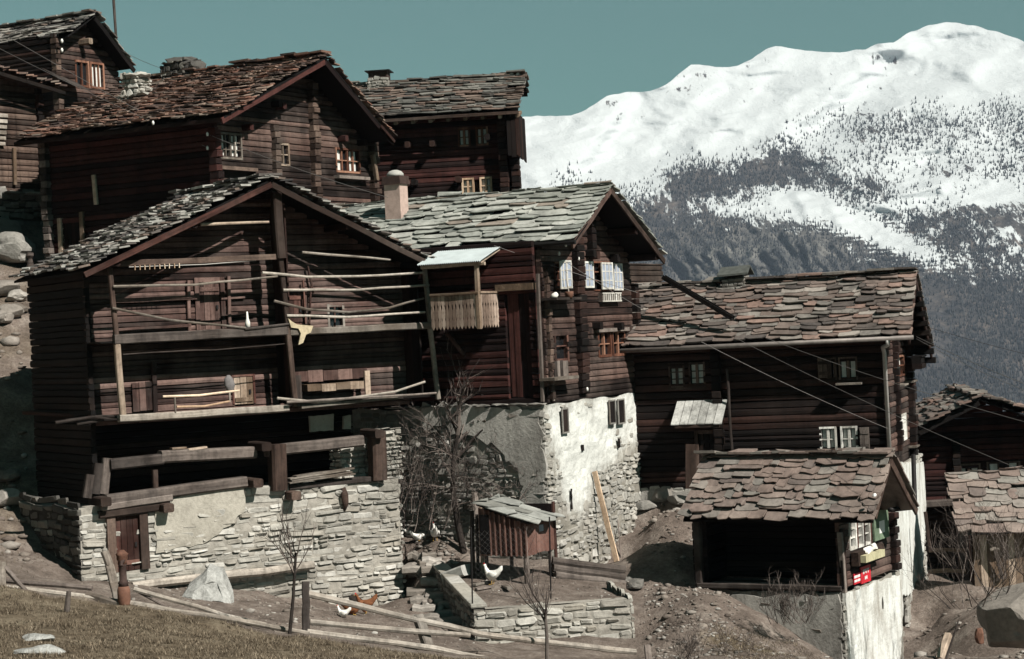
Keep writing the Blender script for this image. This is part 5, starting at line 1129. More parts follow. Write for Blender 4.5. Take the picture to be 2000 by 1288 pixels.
# ================================================================ GROUND
cps = [(0, 1288, 36), (300, 1288, 37), (600, 1288, 38.5), (900, 1300, 40.5), (0, 1205, 42), (240, 1235, 41), (600, 1268, 40.5), (0, 1152, 45.5), (120, 1168, 45.8), (240, 1188, 45.5), (400, 1216, 44.6), (560, 1248, 44), (700, 1268, 43.6), (900, 1292, 43),
 (240, 1172, 50), (400, 1190, 50), (130, 1150, 50), (0, 1125, 50), (160, 1140, 52.6), (240, 1143, 53.2), (340, 1150, 53.8), (470, 1165, 54.6), (600, 1185, 55.6), (700, 1196, 56.8), (785, 1204, 58), (560, 1190, 52), (700, 1230, 51), (620, 1250, 47.5), (780, 1260, 47.5),
 (800, 1030, 61), (860, 1045, 59.5), (830, 1100, 58), (800, 1170, 57), (880, 1215, 54), (920, 1240, 52), (1000, 1288, 48.5), (1000, 1262, 51), (1230, 1262, 53.5), (1230, 1288, 50), (930, 1275, 47.5),
 (1060, 1095, 58), (1130, 1108, 59.5), (1208, 1112, 61), (1250, 1040, 63), (1275, 965, 64.3), (1300, 945, 65.5), (1345, 955, 64), (1310, 1000, 62), (1300, 1060, 59), (1300, 1150, 56), (1250, 1175, 56), (1350, 1155, 55.5), (1350, 1230, 51.5), (1400, 1288, 48), (1300, 1288, 49), (1385, 1160, 54.8),
 (1450, 1195, 54), (1540, 1250, 53), (1620, 1300, 52.5), (1640, 1330, 52), (1500, 1288, 49), (1700, 1345, 54.8), (1760, 1315, 57.4), (1790, 1260, 59.8), (1805, 1232, 61.5), (1840, 1140, 63), (1860, 1190, 59.5), (1850, 1288, 50), (1990, 1290, 47), (1950, 1180, 58), (1890, 1135, 62.5), (2050, 1150, 62),
 (0, 1000, 57), (60, 1085, 54.5), (10, 920, 59), (0, 690, 63), (30, 600, 66), (10, 560, 68), (30, 480, 72), (0, 420, 73), (100, 530, 71), (-200, 500, 70), (-200, 900, 55), (-200, 1200, 42)]
extra = [(0, 0, -1.7), (-10, 0, .5), (10, 0, -4.5), (0, 15, -4.2), (-14, 18, -2.5), (14, 18, -7.2), (0, 26, -5.3), (25, 60, -9.5), (28, 75, -10.5), (30, 48, -10), (12, 76, -5), (-5, 80, -1.5), (5, 72, -5), (-24, 75, 4.5), (-30, 60, 4), (-20, 95, 4), (0, 100, -3), (20, 100, -9), (-18, 66, 1.5), (-10, 70, -2), (14, 66, -9.3), (13.5, 70, -9.5), (16, 66, -9.8), (17, 72, -10.5), (12.8, 75, -8.5)]
CP = np.array([tuple(W(x, y, d)) for x, y, d in cps] + extra)
def loess(XY):
    out = np.zeros(len(XY))
    for i0 in range(0, len(XY), 4000):
        q = XY[i0:i0+4000]; dx = q[:, None, 0]-CP[None, :, 0]; dy = q[:, None, 1]-CP[None, :, 1]
        r2 = dx*dx+dy*dy; w = 1/(r2+.12)**1.6 + 1e-7
        # weighted local plane with ridge on the slopes
        sw = w.sum(1); mx = (w*dx).sum(1)/sw; my = (w*dy).sum(1)/sw; mz = (w*CP[None, :, 2]).sum(1)/sw
        ddx = dx-mx[:, None]; ddy = dy-my[:, None]; dz = CP[None, :, 2]-mz[:, None]
        rg = 1.0*sw*.5
        a = (w*ddx*ddx).sum(1)+rg; b = (w*ddx*ddy).sum(1); c = (w*ddy*ddy).sum(1)+rg; p = (w*ddx*dz).sum(1); r = (w*ddy*dz).sum(1)
        det = a*c-b*b; gx = (c*p-b*r)/det; gy = (a*r-b*p)/det
        out[i0:i0+4000] = mz - gx*mx - gy*my   # dx = query - point: plane evaluated at dx = 0
    return out
def far(x, y): return np.where(x < 0, -x*.22, -x*.45) - np.clip(y-60, 0, None)*.12 - 4
def groundZ(XY):
    XY = np.asarray(XY, dtype=float); z = loess(XY); d = np.hypot(XY[:, 0], (XY[:, 1]-55)*.9)
    k = np.clip((d-38)/50, 0, 1); k = k*k*(3-2*k); fz = np.clip(far(XY[:, 0], XY[:, 1]), -285, 60)
    return z*(1-k)+fz*k
def gz1(x, y): return float(groundZ([(x, y)])[0]) + gnoise(x, y)
def gnoise(x, y):
    d = math.hypot(x, y-55)
    return (.10*noise.noise(V3((x*.55, y*.55, 0))) + .05*noise.noise(V3((x*1.7, y*1.7, 4))) + .025*noise.noise(V3((x*4.5, y*4.5, 9)))) if d < 80 else 2.0*noise.noise(V3((x*.02, y*.02, 2)))
def G(px, py, d0=30, d1=85):               # first point of the ground seen at a photo point
    ds = np.linspace(d0, d1, 700); r = W(px, py, 1.0); XY = np.stack([ds*r.x, ds], 1); z = groundZ(XY)
    below = np.nonzero(ds*r.z < z)[0]; d = ds[below[0]] if len(below) else d1
    p = W(px, py, d); return V3((p.x, p.y, gz1(p.x, p.y)))
def axis(lo, hi, st, far_): 
    a = list(np.arange(lo, hi+1e-6, st)); s_ = st; x = lo; L_ = []
    while x > far_[0]: s_ *= 1.35; x -= s_; L_.append(x)
    s_ = st; x = hi; H_ = []
    while x < far_[1]: s_ *= 1.35; x += s_; H_.append(x)
    return np.array(L_[::-1]+a+H_)
xs = axis(-19, 19, .17, (-2500, 2500)); ys = axis(33, 74, .17, (-120, 2400))
XX, YY = np.meshgrid(xs, ys); ZZ = groundZ(np.stack([XX.ravel(), YY.ravel()], 1))
vs = [(x, y, z+gnoise(x, y)) for x, y, z in zip(XX.ravel().tolist(), YY.ravel().tolist(), ZZ.tolist())]
nx_ = len(xs); fs = [(j*nx_+i, j*nx_+i+1, (j+1)*nx_+i+1, (j+1)*nx_+i) for j in range(len(ys)-1) for i in range(nx_-1)]
def ground_mat():
    m, nt, b = nm('ground_mat', .95, .1); L = nt.links; o = objco(nt)
    n1 = noise_n(nt, o, 1.2, 9, .72); n2 = noise_n(nt, o, 11, 6, .75); n3 = noise_n(nt, o, .35, 5, .6)
    dirt = ramp(nt, [(.3, (.085, .068, .058)), (.5, (.175, .142, .122)), (.7, (.30, .26, .228))]); L.new(n1, dirt.inputs[0])
    grass = ramp(nt, [(.3, (.065, .049, .034)), (.48, (.14, .11, .078)), (.62, (.21, .172, .125)), (.75, (.115, .11, .068))]); L.new(n1, grass.inputs[0])
    ga = attr(nt, 'grassy').outputs['Fac']
    gf = ramp(nt, [(.35, 0), (.65, 1)]); L.new(math_n(nt, 'ADD', ga, math_n(nt, 'MULTIPLY', math_n(nt, 'SUBTRACT', n3, .5), .8)), gf.inputs[0])
    c = mix(nt, dirt.outputs[0], grass.outputs[0], gf.outputs[0])
    v = ramp(nt, [(.25, .5), (.5, 1), (.75, 1.45)]); L.new(n2, v.inputs[0])
    c = mix(nt, c, v.outputs[0], .9, 'MULTIPLY')
    L.new(c, b.inputs['Base Color']); bump(nt, b, math_n(nt, 'ADD', n2, n1), 1.0, .08); MATS['ground_mat'] = m
ground_mat()
me = bpy.data.meshes.new('ground'); me.from_pydata(vs, [], fs); me.materials.append(MATS['ground_mat']); me.polygons.foreach_set('use_smooth', [True]*len(fs))
# dry grass grows on the knoll in front (nearer than its crest) and on the left hillside; the lanes are bare
crest = [(x, W(px, py, d)) for px, py, d, x in ((-300, 1100, 46.5, 0), (0, 1152, 46, 0), (240, 1190, 46, 0), (560, 1250, 44.6, 0), (900, 1294, 43.4, 0), (1200, 1330, 42, 0), (1900, 1400, 40, 0))]
cx_ = np.array([p.x for _, p in crest]); cy_ = np.array([p.y for _, p in crest])
def grassy(x, y):
    k = np.clip((np.interp(x, cx_, cy_)+.6-y)/1.2, 0, 1)
    k = np.maximum(k, np.clip((-x-12.2)/2, 0, 1)*.42); k = np.maximum(k, np.clip((y-78)/6, 0, 1)*.8)
    a, b2 = W(1390, 1200, 52.5), W(1520, 1288, 49); q = np.clip(1-np.hypot(x-(a.x+b2.x)/2, y-(a.y+b2.y)/2)/2.0, 0, 1); return np.maximum(k, q)
at = me.attributes.new('grassy', 'FLOAT', 'POINT'); at.data.foreach_set('value', grassy(XX.ravel(), YY.ravel()).astype(np.float32))
o = bpy.data.objects.new('ground', me); COL.objects.link(o); tag(o, kind='structure')
# dry grass blades
wood('grass_blade', (.06, .045, .03), (.17, .132, .092), (.33, .275, .205), bs=0)
m = MB(); pts = []
for i in range(21000):
    px = U(-60, 1150); k = R(); py = np.interp(px, (-60, 0, 240, 560, 900, 1150), (1138, 1150, 1188, 1248, 1290, 1320)); py = py + (1320-py)*k
    d = 46-10.0*k**.8; p = W(px, py, d); x, y = p.x+U(-.4, .4), d+U(-.5, .5)
    if grassy(np.array([x]), np.array([y]))[0] < .5: continue
    if noise.noise(V3((x*.9, y*.9, 3))) < -.28: continue
    pts.append((x, y))
for i in range(3500):
    x, y = U(-22, -12.5), U(50, 76)
    pts.append((x, y))
for i in range(2600):
    p = W(U(1390, 1600), U(1180, 1288), 1); d = U(48.5, 53); x, y = p.x*d, d
    pts.append((x, y))
z = groundZ(pts)
for (x, y), zz in zip(pts, z):
    zz = zz+gnoise(x, y)
    tu = noise.noise(V3((x*1.3, y*1.3, 31))); tk_ = 1.7 if tu > .38 else 1.0
    for _ in range(5 if tu > .38 else 3):
        a = U(0, 6.28); h = tk_*U(.02, .065)*(1.8 if R() < .05 else 1); w_ = .008; l = U(.03, .11); dx, dy = math.cos(a), math.sin(a); bx, by = x+U(-.07, .07), y+U(-.07, .07)
        m.add([(bx-dy*w_, by+dx*w_, zz-.02), (bx+dy*w_, by-dx*w_, zz-.02), (bx+dx*l, by+dy*l, zz+h)], [(0, 1, 2)], None, R())
tag(m.build('dry_grass', 'grass_blade'), kind='stuff')
# pebbles and rubble on the bare lanes
m = MB(); pts = []
def scatter(n, x0, y0, x1, y1, d0, d1, s0, s1):
    for _ in range(n):
        k = R(); d = d0+(d1-d0)*k; p = W(U(x0, x1), 644, d); pts.append((p.x, d, U(s0, s1)*(2.2 if R() < .06 else 1)))
scatter(450, 1230, 0, 1420, 0, 47.5, 61, .015, .045); scatter(420, 1235, 0, 1400, 0, 48.5, 57, .03, .07); scatter(160, 1240, 0, 1360, 0, 60, 65, .03, .09); scatter(320, 480, 0, 920, 0, 47, 56, .012, .045)
scatter(160, 230, 0, 620, 0, 48, 54.5, .015, .06); scatter(250, 860, 0, 1240, 0, 52.5, 58, .015, .045); scatter(260, 1740, 0, 2000, 0, 47, 62, .02, .09); scatter(260, 790, 0, 870, 0, 55, 61, .04, .12); scatter(120, -60, 0, 40, 0, 52, 72, .04, .16)
scatter(350, 1330, 0, 1640, 0, 47, 53.5, .02, .06)
z = groundZ([(a, b) for a, b, c in pts])
for (x, y, s_), zz in zip(pts, z): m.rock((x, y, zz+gnoise(x, y)+s_*.15), (s_*U(.8, 1.6), s_*U(.8, 1.5), s_*U(.4, .8)), None, 1, .35)
tag(m.build('scattered_stones', 'stone_dirt', None, True), kind='stuff')
# ================================================================ STONE STEPS between barn and hen yard
ST = empty('stone_steps', G(850, 1180), 0, 'worn rough stone steps climbing between the barn base and the hen yard wall', 'steps')
def at_thing(mb_, T, name, mat, smooth=False):
    T_ = T; inv = Matrix.Rotation(-T_.rotation_euler[2], 4, 'Z') @ Matrix.Translation(-V3(T_.location))
    mb_.v = [tuple(inv @ V3(v)) for v in mb_.v]; return mb_.build(name, mat, T_, smooth)
for i in range(9):
    k = i/8; a = G(806-4*k, 1205-118*k); b = G(905-55*k, 1222-132*k); m = MB(); n = random.choice((2, 3))
    for j in range(n):
        c = a.lerp(b, (j+.5)/n); c.z = gz1(c.x, c.y)+.03; wd = (b-a).length/n*.5
        m.beam(c+V3((-wd+U(0, .06), U(-.06, .06), U(-.03, .03))), c+V3((wd-U(0, .06), U(-.06, .06), U(-.03, .03))), U(.5, .68), U(.17, .24), seg=3, jit=.045, ch=.22)
    at_thing(m, ST, 'step', 'stone_mid')
# ================================================================ HEN YARD : retaining walls
YD = House('retaining_wall', 928, 1240, 51.4, 10, 'low dry stone retaining wall holding up the hen yard in front of the whitewashed base', 'wall')
f = YD.ff(0)
pA = YD.fp(926, 1188); pB = YD.fp(1224, 1166); pC = YD.fp(1234, 1256)
lenY = pB.x
topy = lambda u: pA.z+(pB.z-pA.z)*u/lenY+.05*noise.noise(V3((u*1.1, 2, 4)))
m = MB(); m.stones(f, 0, lenY+.1, -1.0, 2.2, (.1, .24), (.18, .5), .06, None, topy); m.quadgrid(f, 0, lenY+.1, -1.2, 2, 0, 14, 6, .03, -1, lambda u: topy(u)-.06)
m.add([(0, 0, pA.z-.05), (lenY, 0, pB.z-.05), (lenY, .35, pB.z-.05), (0, .35, pA.z-.05)], [(0, 1, 2, 3)], None, -1)
m.stones(lambda u, z, o: (lenY+.1+o, u, z), 0, 2.5, -1, pB.z, (.12, .25), (.2, .5), .05); m.quadgrid(lambda u, z, o: (lenY+.08+o, u, z), 0, 2.5, -1.2, pB.z-.05, 0, 4, 4, .02, -1)
m.build('stone_face', 'stone_pale', YD.e)
# left side wall going back
q1 = YD.dp(850, 1108, 57.5); q0 = V3((0, 0, pA.z)); dv = (q1-q0); n2 = V3((dv.x, dv.y, 0)); l2 = n2.length; n2.normalize(); on = V3((-n2.y, n2.x, 0))
fl = lambda u, z, o: tuple(V3((0, 0, 0))+n2*u+on*o+V3((0, 0, z)))
tl2 = lambda u: pA.z+(q1.z-pA.z)*u/l2
m = MB(); m.stones(fl, 0, l2, -1, q1.z+.2, (.12, .25), (.2, .5), .05, None, tl2); m.quadgrid(fl, -.02, l2, -1.2, 2, 0.0, 8, 5, .02, -1, tl2); m.quadgrid(fl, -.02, l2, -1.2, 2, -.3, 8, 5, .02, -1, tl2)
vs = []
for i in range(9):
    u = l2*i/8
    for o_ in (.06, -.34): vs.append(fl(u, tl2(u)+.02, o_))
m.add(vs, [(2*i, 2*i+1, 2*i+3, 2*i+2) for i in range(8)], None, .9)
m.build('side_face', 'stone_grey', YD.e)
m = MB()
for i in range(6):
    u = l2*(i+.5)/6; m.beam(fl(u-l2/12+.01, tl2(u-l2/12)+.04, -.14), fl(u+l2/12-.01, tl2(u+l2/12)+.04, -.14), .42, .09, jit=.02)
m.build('coping_slabs', 'stone_pale', YD.e)
# yard surface : earth filled behind the walls
yp = [YD.l2w(V3((0, .2, pA.z-.06))), YD.l2w(V3((lenY, .2, pB.z-.06))), W(1225, 1120, 59.5), W(1130, 1105, 59.8), W(1060, 1093, 58.5), W(905, 1085, 59.5), W(855, 1090, 59), YD.l2w(V3(fl(l2, tl2(l2)-.05, -.2)))]
m = MB(); n = 26; vs = []
front = (yp[0], yp[1]); backL, backR = yp[6], yp[2]
for i in range(n+1):
    for j in range(n+1):
        a = front[0].lerp(front[1], i/n); b = (backL.lerp(yp[4], i/n*2) if i < n/2 else yp[4].lerp(backR, i/n*2-1)); p = a.lerp(b, j/n); vs.append(p+V3((0, 0, .035*noise.noise(p*1.4)+.02*noise.noise(p*4))))
m.add(vs, [(i*(n+1)+j, (i+1)*(n+1)+j, (i+1)*(n+1)+j+1, i*(n+1)+j+1) for i in range(n) for j in range(n)])
yg = m.build('yard_earth', 'ground_mat', None, True); tag(yg, kind='structure')
def yard(px, py):
    best = None
    for v in vs:
        if v.y < 1: continue
        x = v.x/v.y*F; z = v.z/v.y*F; sx = CX+x*CR-z*SR; sy = CY-(x*SR+z*CR); dd = (sx-px)**2+(sy-py)**2
        if best is None or dd < best[0]: best = (dd, v)
    return W(px, py, best[1].y)
m = MB(); 
for i in range(240):
    p = random.choice(vs)+V3((U(-.2, .2), U(-.1, .1), .01)); s_ = U(.012, .04); m.rock(p, (s_*1.4, s_*1.2, s_*.7), None, 1, .3)
tag(m.build('scattered_stones', 'stone_dirt', None, True), kind='stuff')
m = MB(); m.beam(W(872, 1128, 56.2), W(912, 1113, 55.8), .5, .3, jit=.02); base_at(world_mesh(m, 'concrete_block', 'concrete', 'long pale concrete block on the left edge of the hen yard', 'block'))
# ================================================================ HEN HOUSE
yc = yard(1032, 1138); K = empty('hen_house', yc, math.radians(62), 'red brown board hen house on legs with a pale sloping roof, standing in the yard', 'hen house')
dK = yc.y; KH = House('tmp', 1034, 1086, dK, 62, 'x', 'x'); bpy.data.objects.remove(KH.e)
KH.e = K; KH.O = V3(yc)
zb_ = KH.fp(1034, 1086).z; zc = KH.fp(1033, 1022).z; wr = KH.fp(1083, 1075).x; ln = KH.sp(940, 1080).y; zl_ = KH.sp(942, 992).z
g = KH.fs(0); f = KH.ff(0)
m = MB()
n = 9
for i in range(n):
    a = ln*i/n+.006; b = ln*(i+1)/n-.006; zz = zc+(zl_-zc)*(a+b)/2/ln; fbox(m, g, a, b, zb_+U(-.02, .02), zz, -.03, U(0, .012), None, True)
for i in range(n+1):
    u = ln*i/n; zz = zc+(zl_-zc)*u/ln; fbox(m, g, u-.02, u+.02, zb_, zz-.01, .012, .035, .9, True)
m.build('side_wall', 'wood_coop', K)
for a_, b_, h_ in ((.02, wr*.34, .05), (wr*.68, wr, .1)):
    m = MB(); fbox(m, f, a_, b_, zb_, zc+h_, -.03, .01, U(.6, .9), True); m.build('front_wall', 'wood_coop', K)
m = MB(); fbox(m, f, wr*.35, wr*.67, zb_+.03, zc+.02, -.02, .02, .8, True); dK_ = m.build('door', 'wood_coop', K)
m = MB(); fbox(m, f, wr*.45, wr*.6, zc-.3, zc-.12, .018, .03); m.build('pane', 'curtain_blue', dK_)
m = MB(); m.box(.05, wr-.03, .04, ln-.04, zb_+.01, zc); fbox(m, lambda u, z, o: (wr+o, u, z), .02, ln-.02, zb_, zl_-.05, -.03, 0); fbox(m, lambda u, z, o: (u, ln+o, z), .02, wr-.02, zb_, zl_-.05, -.03, 0); m.build('back_walls', 'wood_maroon', K)
m = MB(); a0, a1 = -.1, wr+.1; v0, v1 = -.16, ln+.1; zf_ = lambda v: zc+.07+(zl_-zc)*v/ln
slates(m, (a0, v0, zf_(v0)), (a1, v0, zf_(v0)), (a0, v1, zf_(v1)), (a1, v1, zf_(v1)), .5, (.5, .9), (.015, .025), .03, .03, .03, lift=.02)
m.build('roof', 'slate_pale', K)
m = MB(); vv = [(a0+.04, v0+.04, zf_(v0)-.035), (a1-.04, v0+.04, zf_(v0)-.035), (a1-.04, v1-.04, zf_(v1)-.035), (a0+.04, v1-.04, zf_(v1)-.035)]; m.add(vv+[(x, y, z+.03) for x, y, z in vv], [(0, 1, 2, 3), (4, 7, 6, 5), (0, 4, 5, 1), (1, 5, 6, 2), (2, 6, 7, 3), (3, 7, 4, 0)]); m.build('roof_boards', 'wood_grey', K)
for (a, v, r_) in ((.06, .06, .09), (wr-.1, .1, .06), (.1, ln-.1, .06), (wr-.1, ln-.1, .06)):
    m = MB(); p = K.location+KH.a*a+KH.t*v; z0 = min(gz1(p.x, p.y)-yc.z, 0)-.25; m.pole([(a, v, z0), (a, v, zb_+.02)], r_, r_*.9, n=8, wob=.005); m.build('leg', 'wood_grey', K)
m = MB(); m.beam((wr+.06, .0, -.3), (wr+.06, .0, zl_), .12, .06, up=(0, 1, 0)); m.build('leg', 'wood_coop', K)
m = MB(); g0 = ln*.78; fbox(m, g, g0, ln, zb_+.05, zl_-.2, .036, .045, .1, True); m.build('hatch', 'void_wood', K)  # dark panel over the boards, coloured as the shade inside an opening
# upright fence posts beside the hen house
for i, (x0, y0, x1, y1, r_, mt, lab) in enumerate(((922, 998, 925, 1128, .07, 'bark', 'leftmost rough post of the bunch beside the hen house'), (931, 1005, 934, 1118, .05, 'wood_grey', 'thin grey post in the middle of the bunch beside the hen house'), (938, 990, 943, 1120, .06, 'wood_ochre', 'tan rough post nearest the hen house wall'), (927, 962, 929, 1008, .12, 'wood_grey', 'short forked stump top above the posts beside the hen house'))):
    q = yard(x1, y1); m = MB(); m.pole([W(x1, y1+4, q.y), W((x0+x1)/2, (y0+y1)/2, q.y), W(x0, y0, q.y)], r_, r_*.8, n=8, wob=.02); base_at(world_mesh(m, 'fence_post', mt, lab, 'post'))
for i, (x, y0, y1) in enumerate(((923, 1030, 1196), (1076, 1010, 1170))):
    q = YD.l2w(V3((.12 if i == 0 else YD.fp(1076, 1170, .15).x, .15, 0))); m = MB(); m.pole([W(x-3, y0, q.y), W(x, y1, q.y)], .022, n=6)
    base_at(world_mesh(m, 'iron_stake', 'iron', ['thin dark iron stake on the left front corner of the hen yard', 'thin dark iron stake in front of the hen house'][i], 'stake'))
# wire mesh of the yard
m = MB(); qa = YD.l2w(V3((.1, .15, pA.z))); qb_ = W(1076, 1170, YD.l2w(V3((2.6, .15, 0))).y); hz = 2.0
def netting(m, qa, qb_, h, stp=.16, r_=.0035):
    L_ = (qb_-qa).length; n = int(L_/stp); nh = int(h/stp)
    for i in range(n+nh+1):
        for s_ in (1, -1):
            u0 = (i-nh)*stp if s_ == 1 else i*stp; u1 = u0+s_*nh*stp; z0, z1 = 0, nh*stp
            if u1 == u0: continue
            def cl(u, z, du):
                if u < 0: return (0, z+(0-u)/du*1.0)
                if u > L_: return (L_, z+(L_-u)/du*1.0)
                return (u, z)
            du = s_; p = cl(u0, z0, du); q = cl(u1, z1, -du) if False else (min(max(u1, 0), L_), z1-abs(u1-min(max(u1, 0), L_)))
            if q[1]-p[1] < .05: continue
            a = qa.lerp(qb_, p[0]/L_)+V3((0, 0, p[1])); b = qa.lerp(qb_, q[0]/L_)+V3((0, 0, q[1])); m.pole([a, b], r_, n=3, cap=False)
netting(m, qa, qb_, hz, .15, .0011); 
base_at(world_mesh(m, 'wire_netting', 'wire', 'fine wire netting along the front edge of the hen yard', 'netting'))
# log pile at the right of the yard
dl_ = yard(1150, 1136).y
for i, (x0, y0, x1, y1, r_, d, lab) in enumerate(((1078, 1096, 1220, 1113, .13, dl_+.3, 'topmost dark log of the pile right of the hen house'), (1080, 1110, 1220, 1128, .12, dl_+.15, 'middle dark log of the pile right of the hen house'), (1084, 1124, 1220, 1141, .12, dl_, 'lowest dark log of the pile right of the hen house'))):
    m = MB(); m.pole([W(x0, y0, d), W(x1, y1, d+.6)], r_, r_*.95, n=10, wob=.02); base_at(world_mesh(m, 'log', 'bark', lab, 'log', smooth=False))
# planks and scrap in the yard
for i, (x0, y0, x1, y1, lab, mt) in enumerate(((926, 1147, 966, 1138, 'pale narrow plank lying near the front left corner of the hen yard', 'wood_pale'), (930, 1155, 962, 1150, 'grey short plank in front of the pale narrow plank in the hen yard', 'wood_grey'), (984, 1148, 996, 1154, 'dark wood chip lying below the hen house', 'wood_pale'))):
    a, b = yard(x0, y0), yard(x1, y1); m = MB(); m.beam(a+V3((0, 0, .05)), b+V3((0, 0, .06)), .14, .06); base_at(world_mesh(m, 'plank', mt, lab, 'plank'))
# ================================================================ HENS
def hen(loc, yaw, label, mat, sc=1.0, pose='stand', group=None):
    T = empty('hen', loc, yaw, label, 'hen', group); m = MB(); Y_, Z_ = V3((0, 1, 0)), V3((0, 0, 1))
    hz_ = .20 if pose == 'stand' else .12; hd = .42 if pose == 'stand' else .3
    if pose == 'peck': neck = [((.17, 0, .17), .05, .055), ((.22, 0, .10), .035, .038), ((.25, 0, .055), .03, .032), ((.275, 0, .04), .018, .02)]
    else: neck = [((.13, 0, hz_+.09), .06, .06), ((.155, 0, hz_+.15), .04, .04), ((.165, 0, hz_+.2), .034, .034), ((.18, 0, hz_+.225), .033, .035), ((.21, 0, hz_+.225), .016, .018)]
    secs = [((-.27, 0, hz_+.17), .012, .05), ((-.22, 0, hz_+.14), .03, .07), ((-.15, 0, hz_+.06), .07, .085), ((-.06, 0, hz_+.01), .1, .105), ((.04, 0, hz_), .105, .11), ((.10, 0, hz_+.03), .085, .095)]
    rings = []
    for c, rx, ry in secs: rings.append((V3(c)*sc, Y_, Z_, rx*sc, ry*sc))
    for c, rx, ry in neck: rings.append((V3(c)*sc, Y_, (V3((-.6, 0, .8)) if pose != 'peck' else V3((.7, 0, .7))), rx*sc, ry*sc))
    m.loft(rings, 12); m.build('body', mat, T, True)
    hx = V3(neck[-2][0])*sc
    q = MB(); q.beam(hx+V3((.0, 0, .035*sc)), hx+V3((.03*sc, 0, .03*sc)), .012*sc, .03*sc); q.build('comb', 'comb_red', T)
    q = MB(); t = V3(neck[-1][0])*sc; q.loft([(t, Y_, Z_, .012*sc, .012*sc), (t+V3((.03, 0, -.012))*sc, Y_, Z_, .003, .003)], 6); q.build('beak', 'beak', T)
    for s_ in (-1, 1):
        if pose == 'sit': break
        q = MB(); a = V3((0, s_*.045, hz_-.07))*sc; b = V3((.0, s_*.05, .01))*sc; q.pole([a, V3((-.015, s_*.048, .09))*sc, b], .011*sc, .008*sc, n=5)
        for t_ in (-.03, 0, .03): q.pole([b, b+V3((.05, t_, -.005))*sc], .006*sc, n=4)
        q.build('leg', 'beak', T)
    for s_ in (-1, 1):
        q = MB(); c = V3((-.03, s_*.1, hz_+.02))*sc; q.loft([(c+V3((-.13, -s_*.02, .02))*sc, Y_, Z_, .008*sc, .02*sc), (c+V3((-.05, s_*.006, 0))*sc, Y_, Z_, .014*sc, .06*sc), (c+V3((.05, 0, .01))*sc, Y_, Z_, .014*sc, .06*sc), (c+V3((.09, -s_*.02, .015))*sc, Y_, Z_, .008*sc, .03*sc)], 8); q.build('wing', mat, T, True)
    return T
hen(yard(962, 1142), math.radians(150), 'white hen standing in the yard before the hen house', 'feather_white', 1.25)
hen(G(800, 1048), math.radians(200), 'white hen on the bare ground at the top of the steps, leftmost of the three', 'feather_white', 1.05, 'peck')
hen(G(817, 1054), math.radians(20), 'white hen at the top of the steps, between the other two white hens', 'feather_white', .95, 'peck')
hen(G(850, 1056), math.radians(100), 'white hen standing upright beside the tree trunk near the steps', 'feather_white', 1.15)
hen(G(690, 1203), math.radians(15), 'brown hen at the foot of the barn stone wall, left of the other brown hen', 'feather_brown', 1.25, 'peck')
hen(G(714, 1196), math.radians(190), 'brown hen at the foot of the barn stone wall, right of the other brown hen', 'feather_brown', 1.25)
hen(G(671, 1208), math.radians(160), 'small white hen beside the two brown hens at the barn wall', 'feather_white', .85, 'sit')
m = MB(); a = G(672, 1172); b = G(704, 1190); m.pole([a+V3((0, 0, .12)), b+V3((0, 0, .1))], .2, .17, n=10, wob=.02); base_at(world_mesh(m, 'short_log', 'bark', 'short thick log lying against the barn wall above the brown hens', 'log'))
# ================================================================ leaning plank and rod at the white base
a = C.l2w(C.fp(1208, 1112, -.75)); b = C.l2w(C.fp(1161, 921, -.12)); m = MB(); m.beam(a, b, .17, .05, up=C.a, seg=5, jit=.008); base_at(world_mesh(m, 'leaning_plank', 'wood_fresh', 'long pale yellow plank leaning against the whitewashed stone base', 'plank'))
a = C.l2w(C.fp(1214, 1105, -.4)); b = C.l2w(C.fp(1207, 1015, -.1)); m = MB(); m.pole([a, b], .018, n=5); base_at(world_mesh(m, 'thin_rod', 'twig', 'thin dark rod leaning beside the pale yellow plank', 'rod'))
# ================================================================ hydrant post, boulders, stakes
gp = G(243, 1184); dgp = gp.y; hh = (W(243, 1075, dgp)-W(243, 1186, dgp)).z; HY = empty('hydrant', gp, 0, 'tall rusty iron hydrant post standing on the grass knoll edge', 'hydrant')
prof = [(0, .14), (.06, .13), (.1, .15), (.3, .15), (.36, .12), (.40, .11), (.42, .13), (.45, .09), (.72, .085), (.75, .11), (.8, .1), (.84, .13), (.9, .13), (.93, .15), (.96, .1), (1.0, .05)]
def lathe(m, p): m.loft([(V3((0, 0, z*hh-.05)), X, Y, r_, r_) for z, r_ in p], 14)
m = MB(); lathe(m, prof[:5]); m.build('base', 'clay', HY, True); m = MB(); lathe(m, prof[4:10]); m.build('shaft', 'rust_dark', HY, True); m = MB(); lathe(m, prof[9:]); hd_ = m.build('head', 'rust', HY, True)
m = MB(); m.pole([(0.05, -.08, hh*.78), (.02, -.2, hh*.76), (.02, -.24, hh*.7)], .04, n=7); m.build('spout', 'rust_dark', hd_)
def rock_at(name, px, py, size, mat, label, seed, d=None, lift=.0, amp=.35, sub=4):
    p = G(px, py) if d is None else W(px, py, d); m = MB(); m.rock((0, 0, size[2]*.5+lift), size, seed, sub, amp); o = m.build(name, mat, None, 'boulder' == name and size[0] > 1.2); o.location = p; tag(o, label, 'rock'); return o
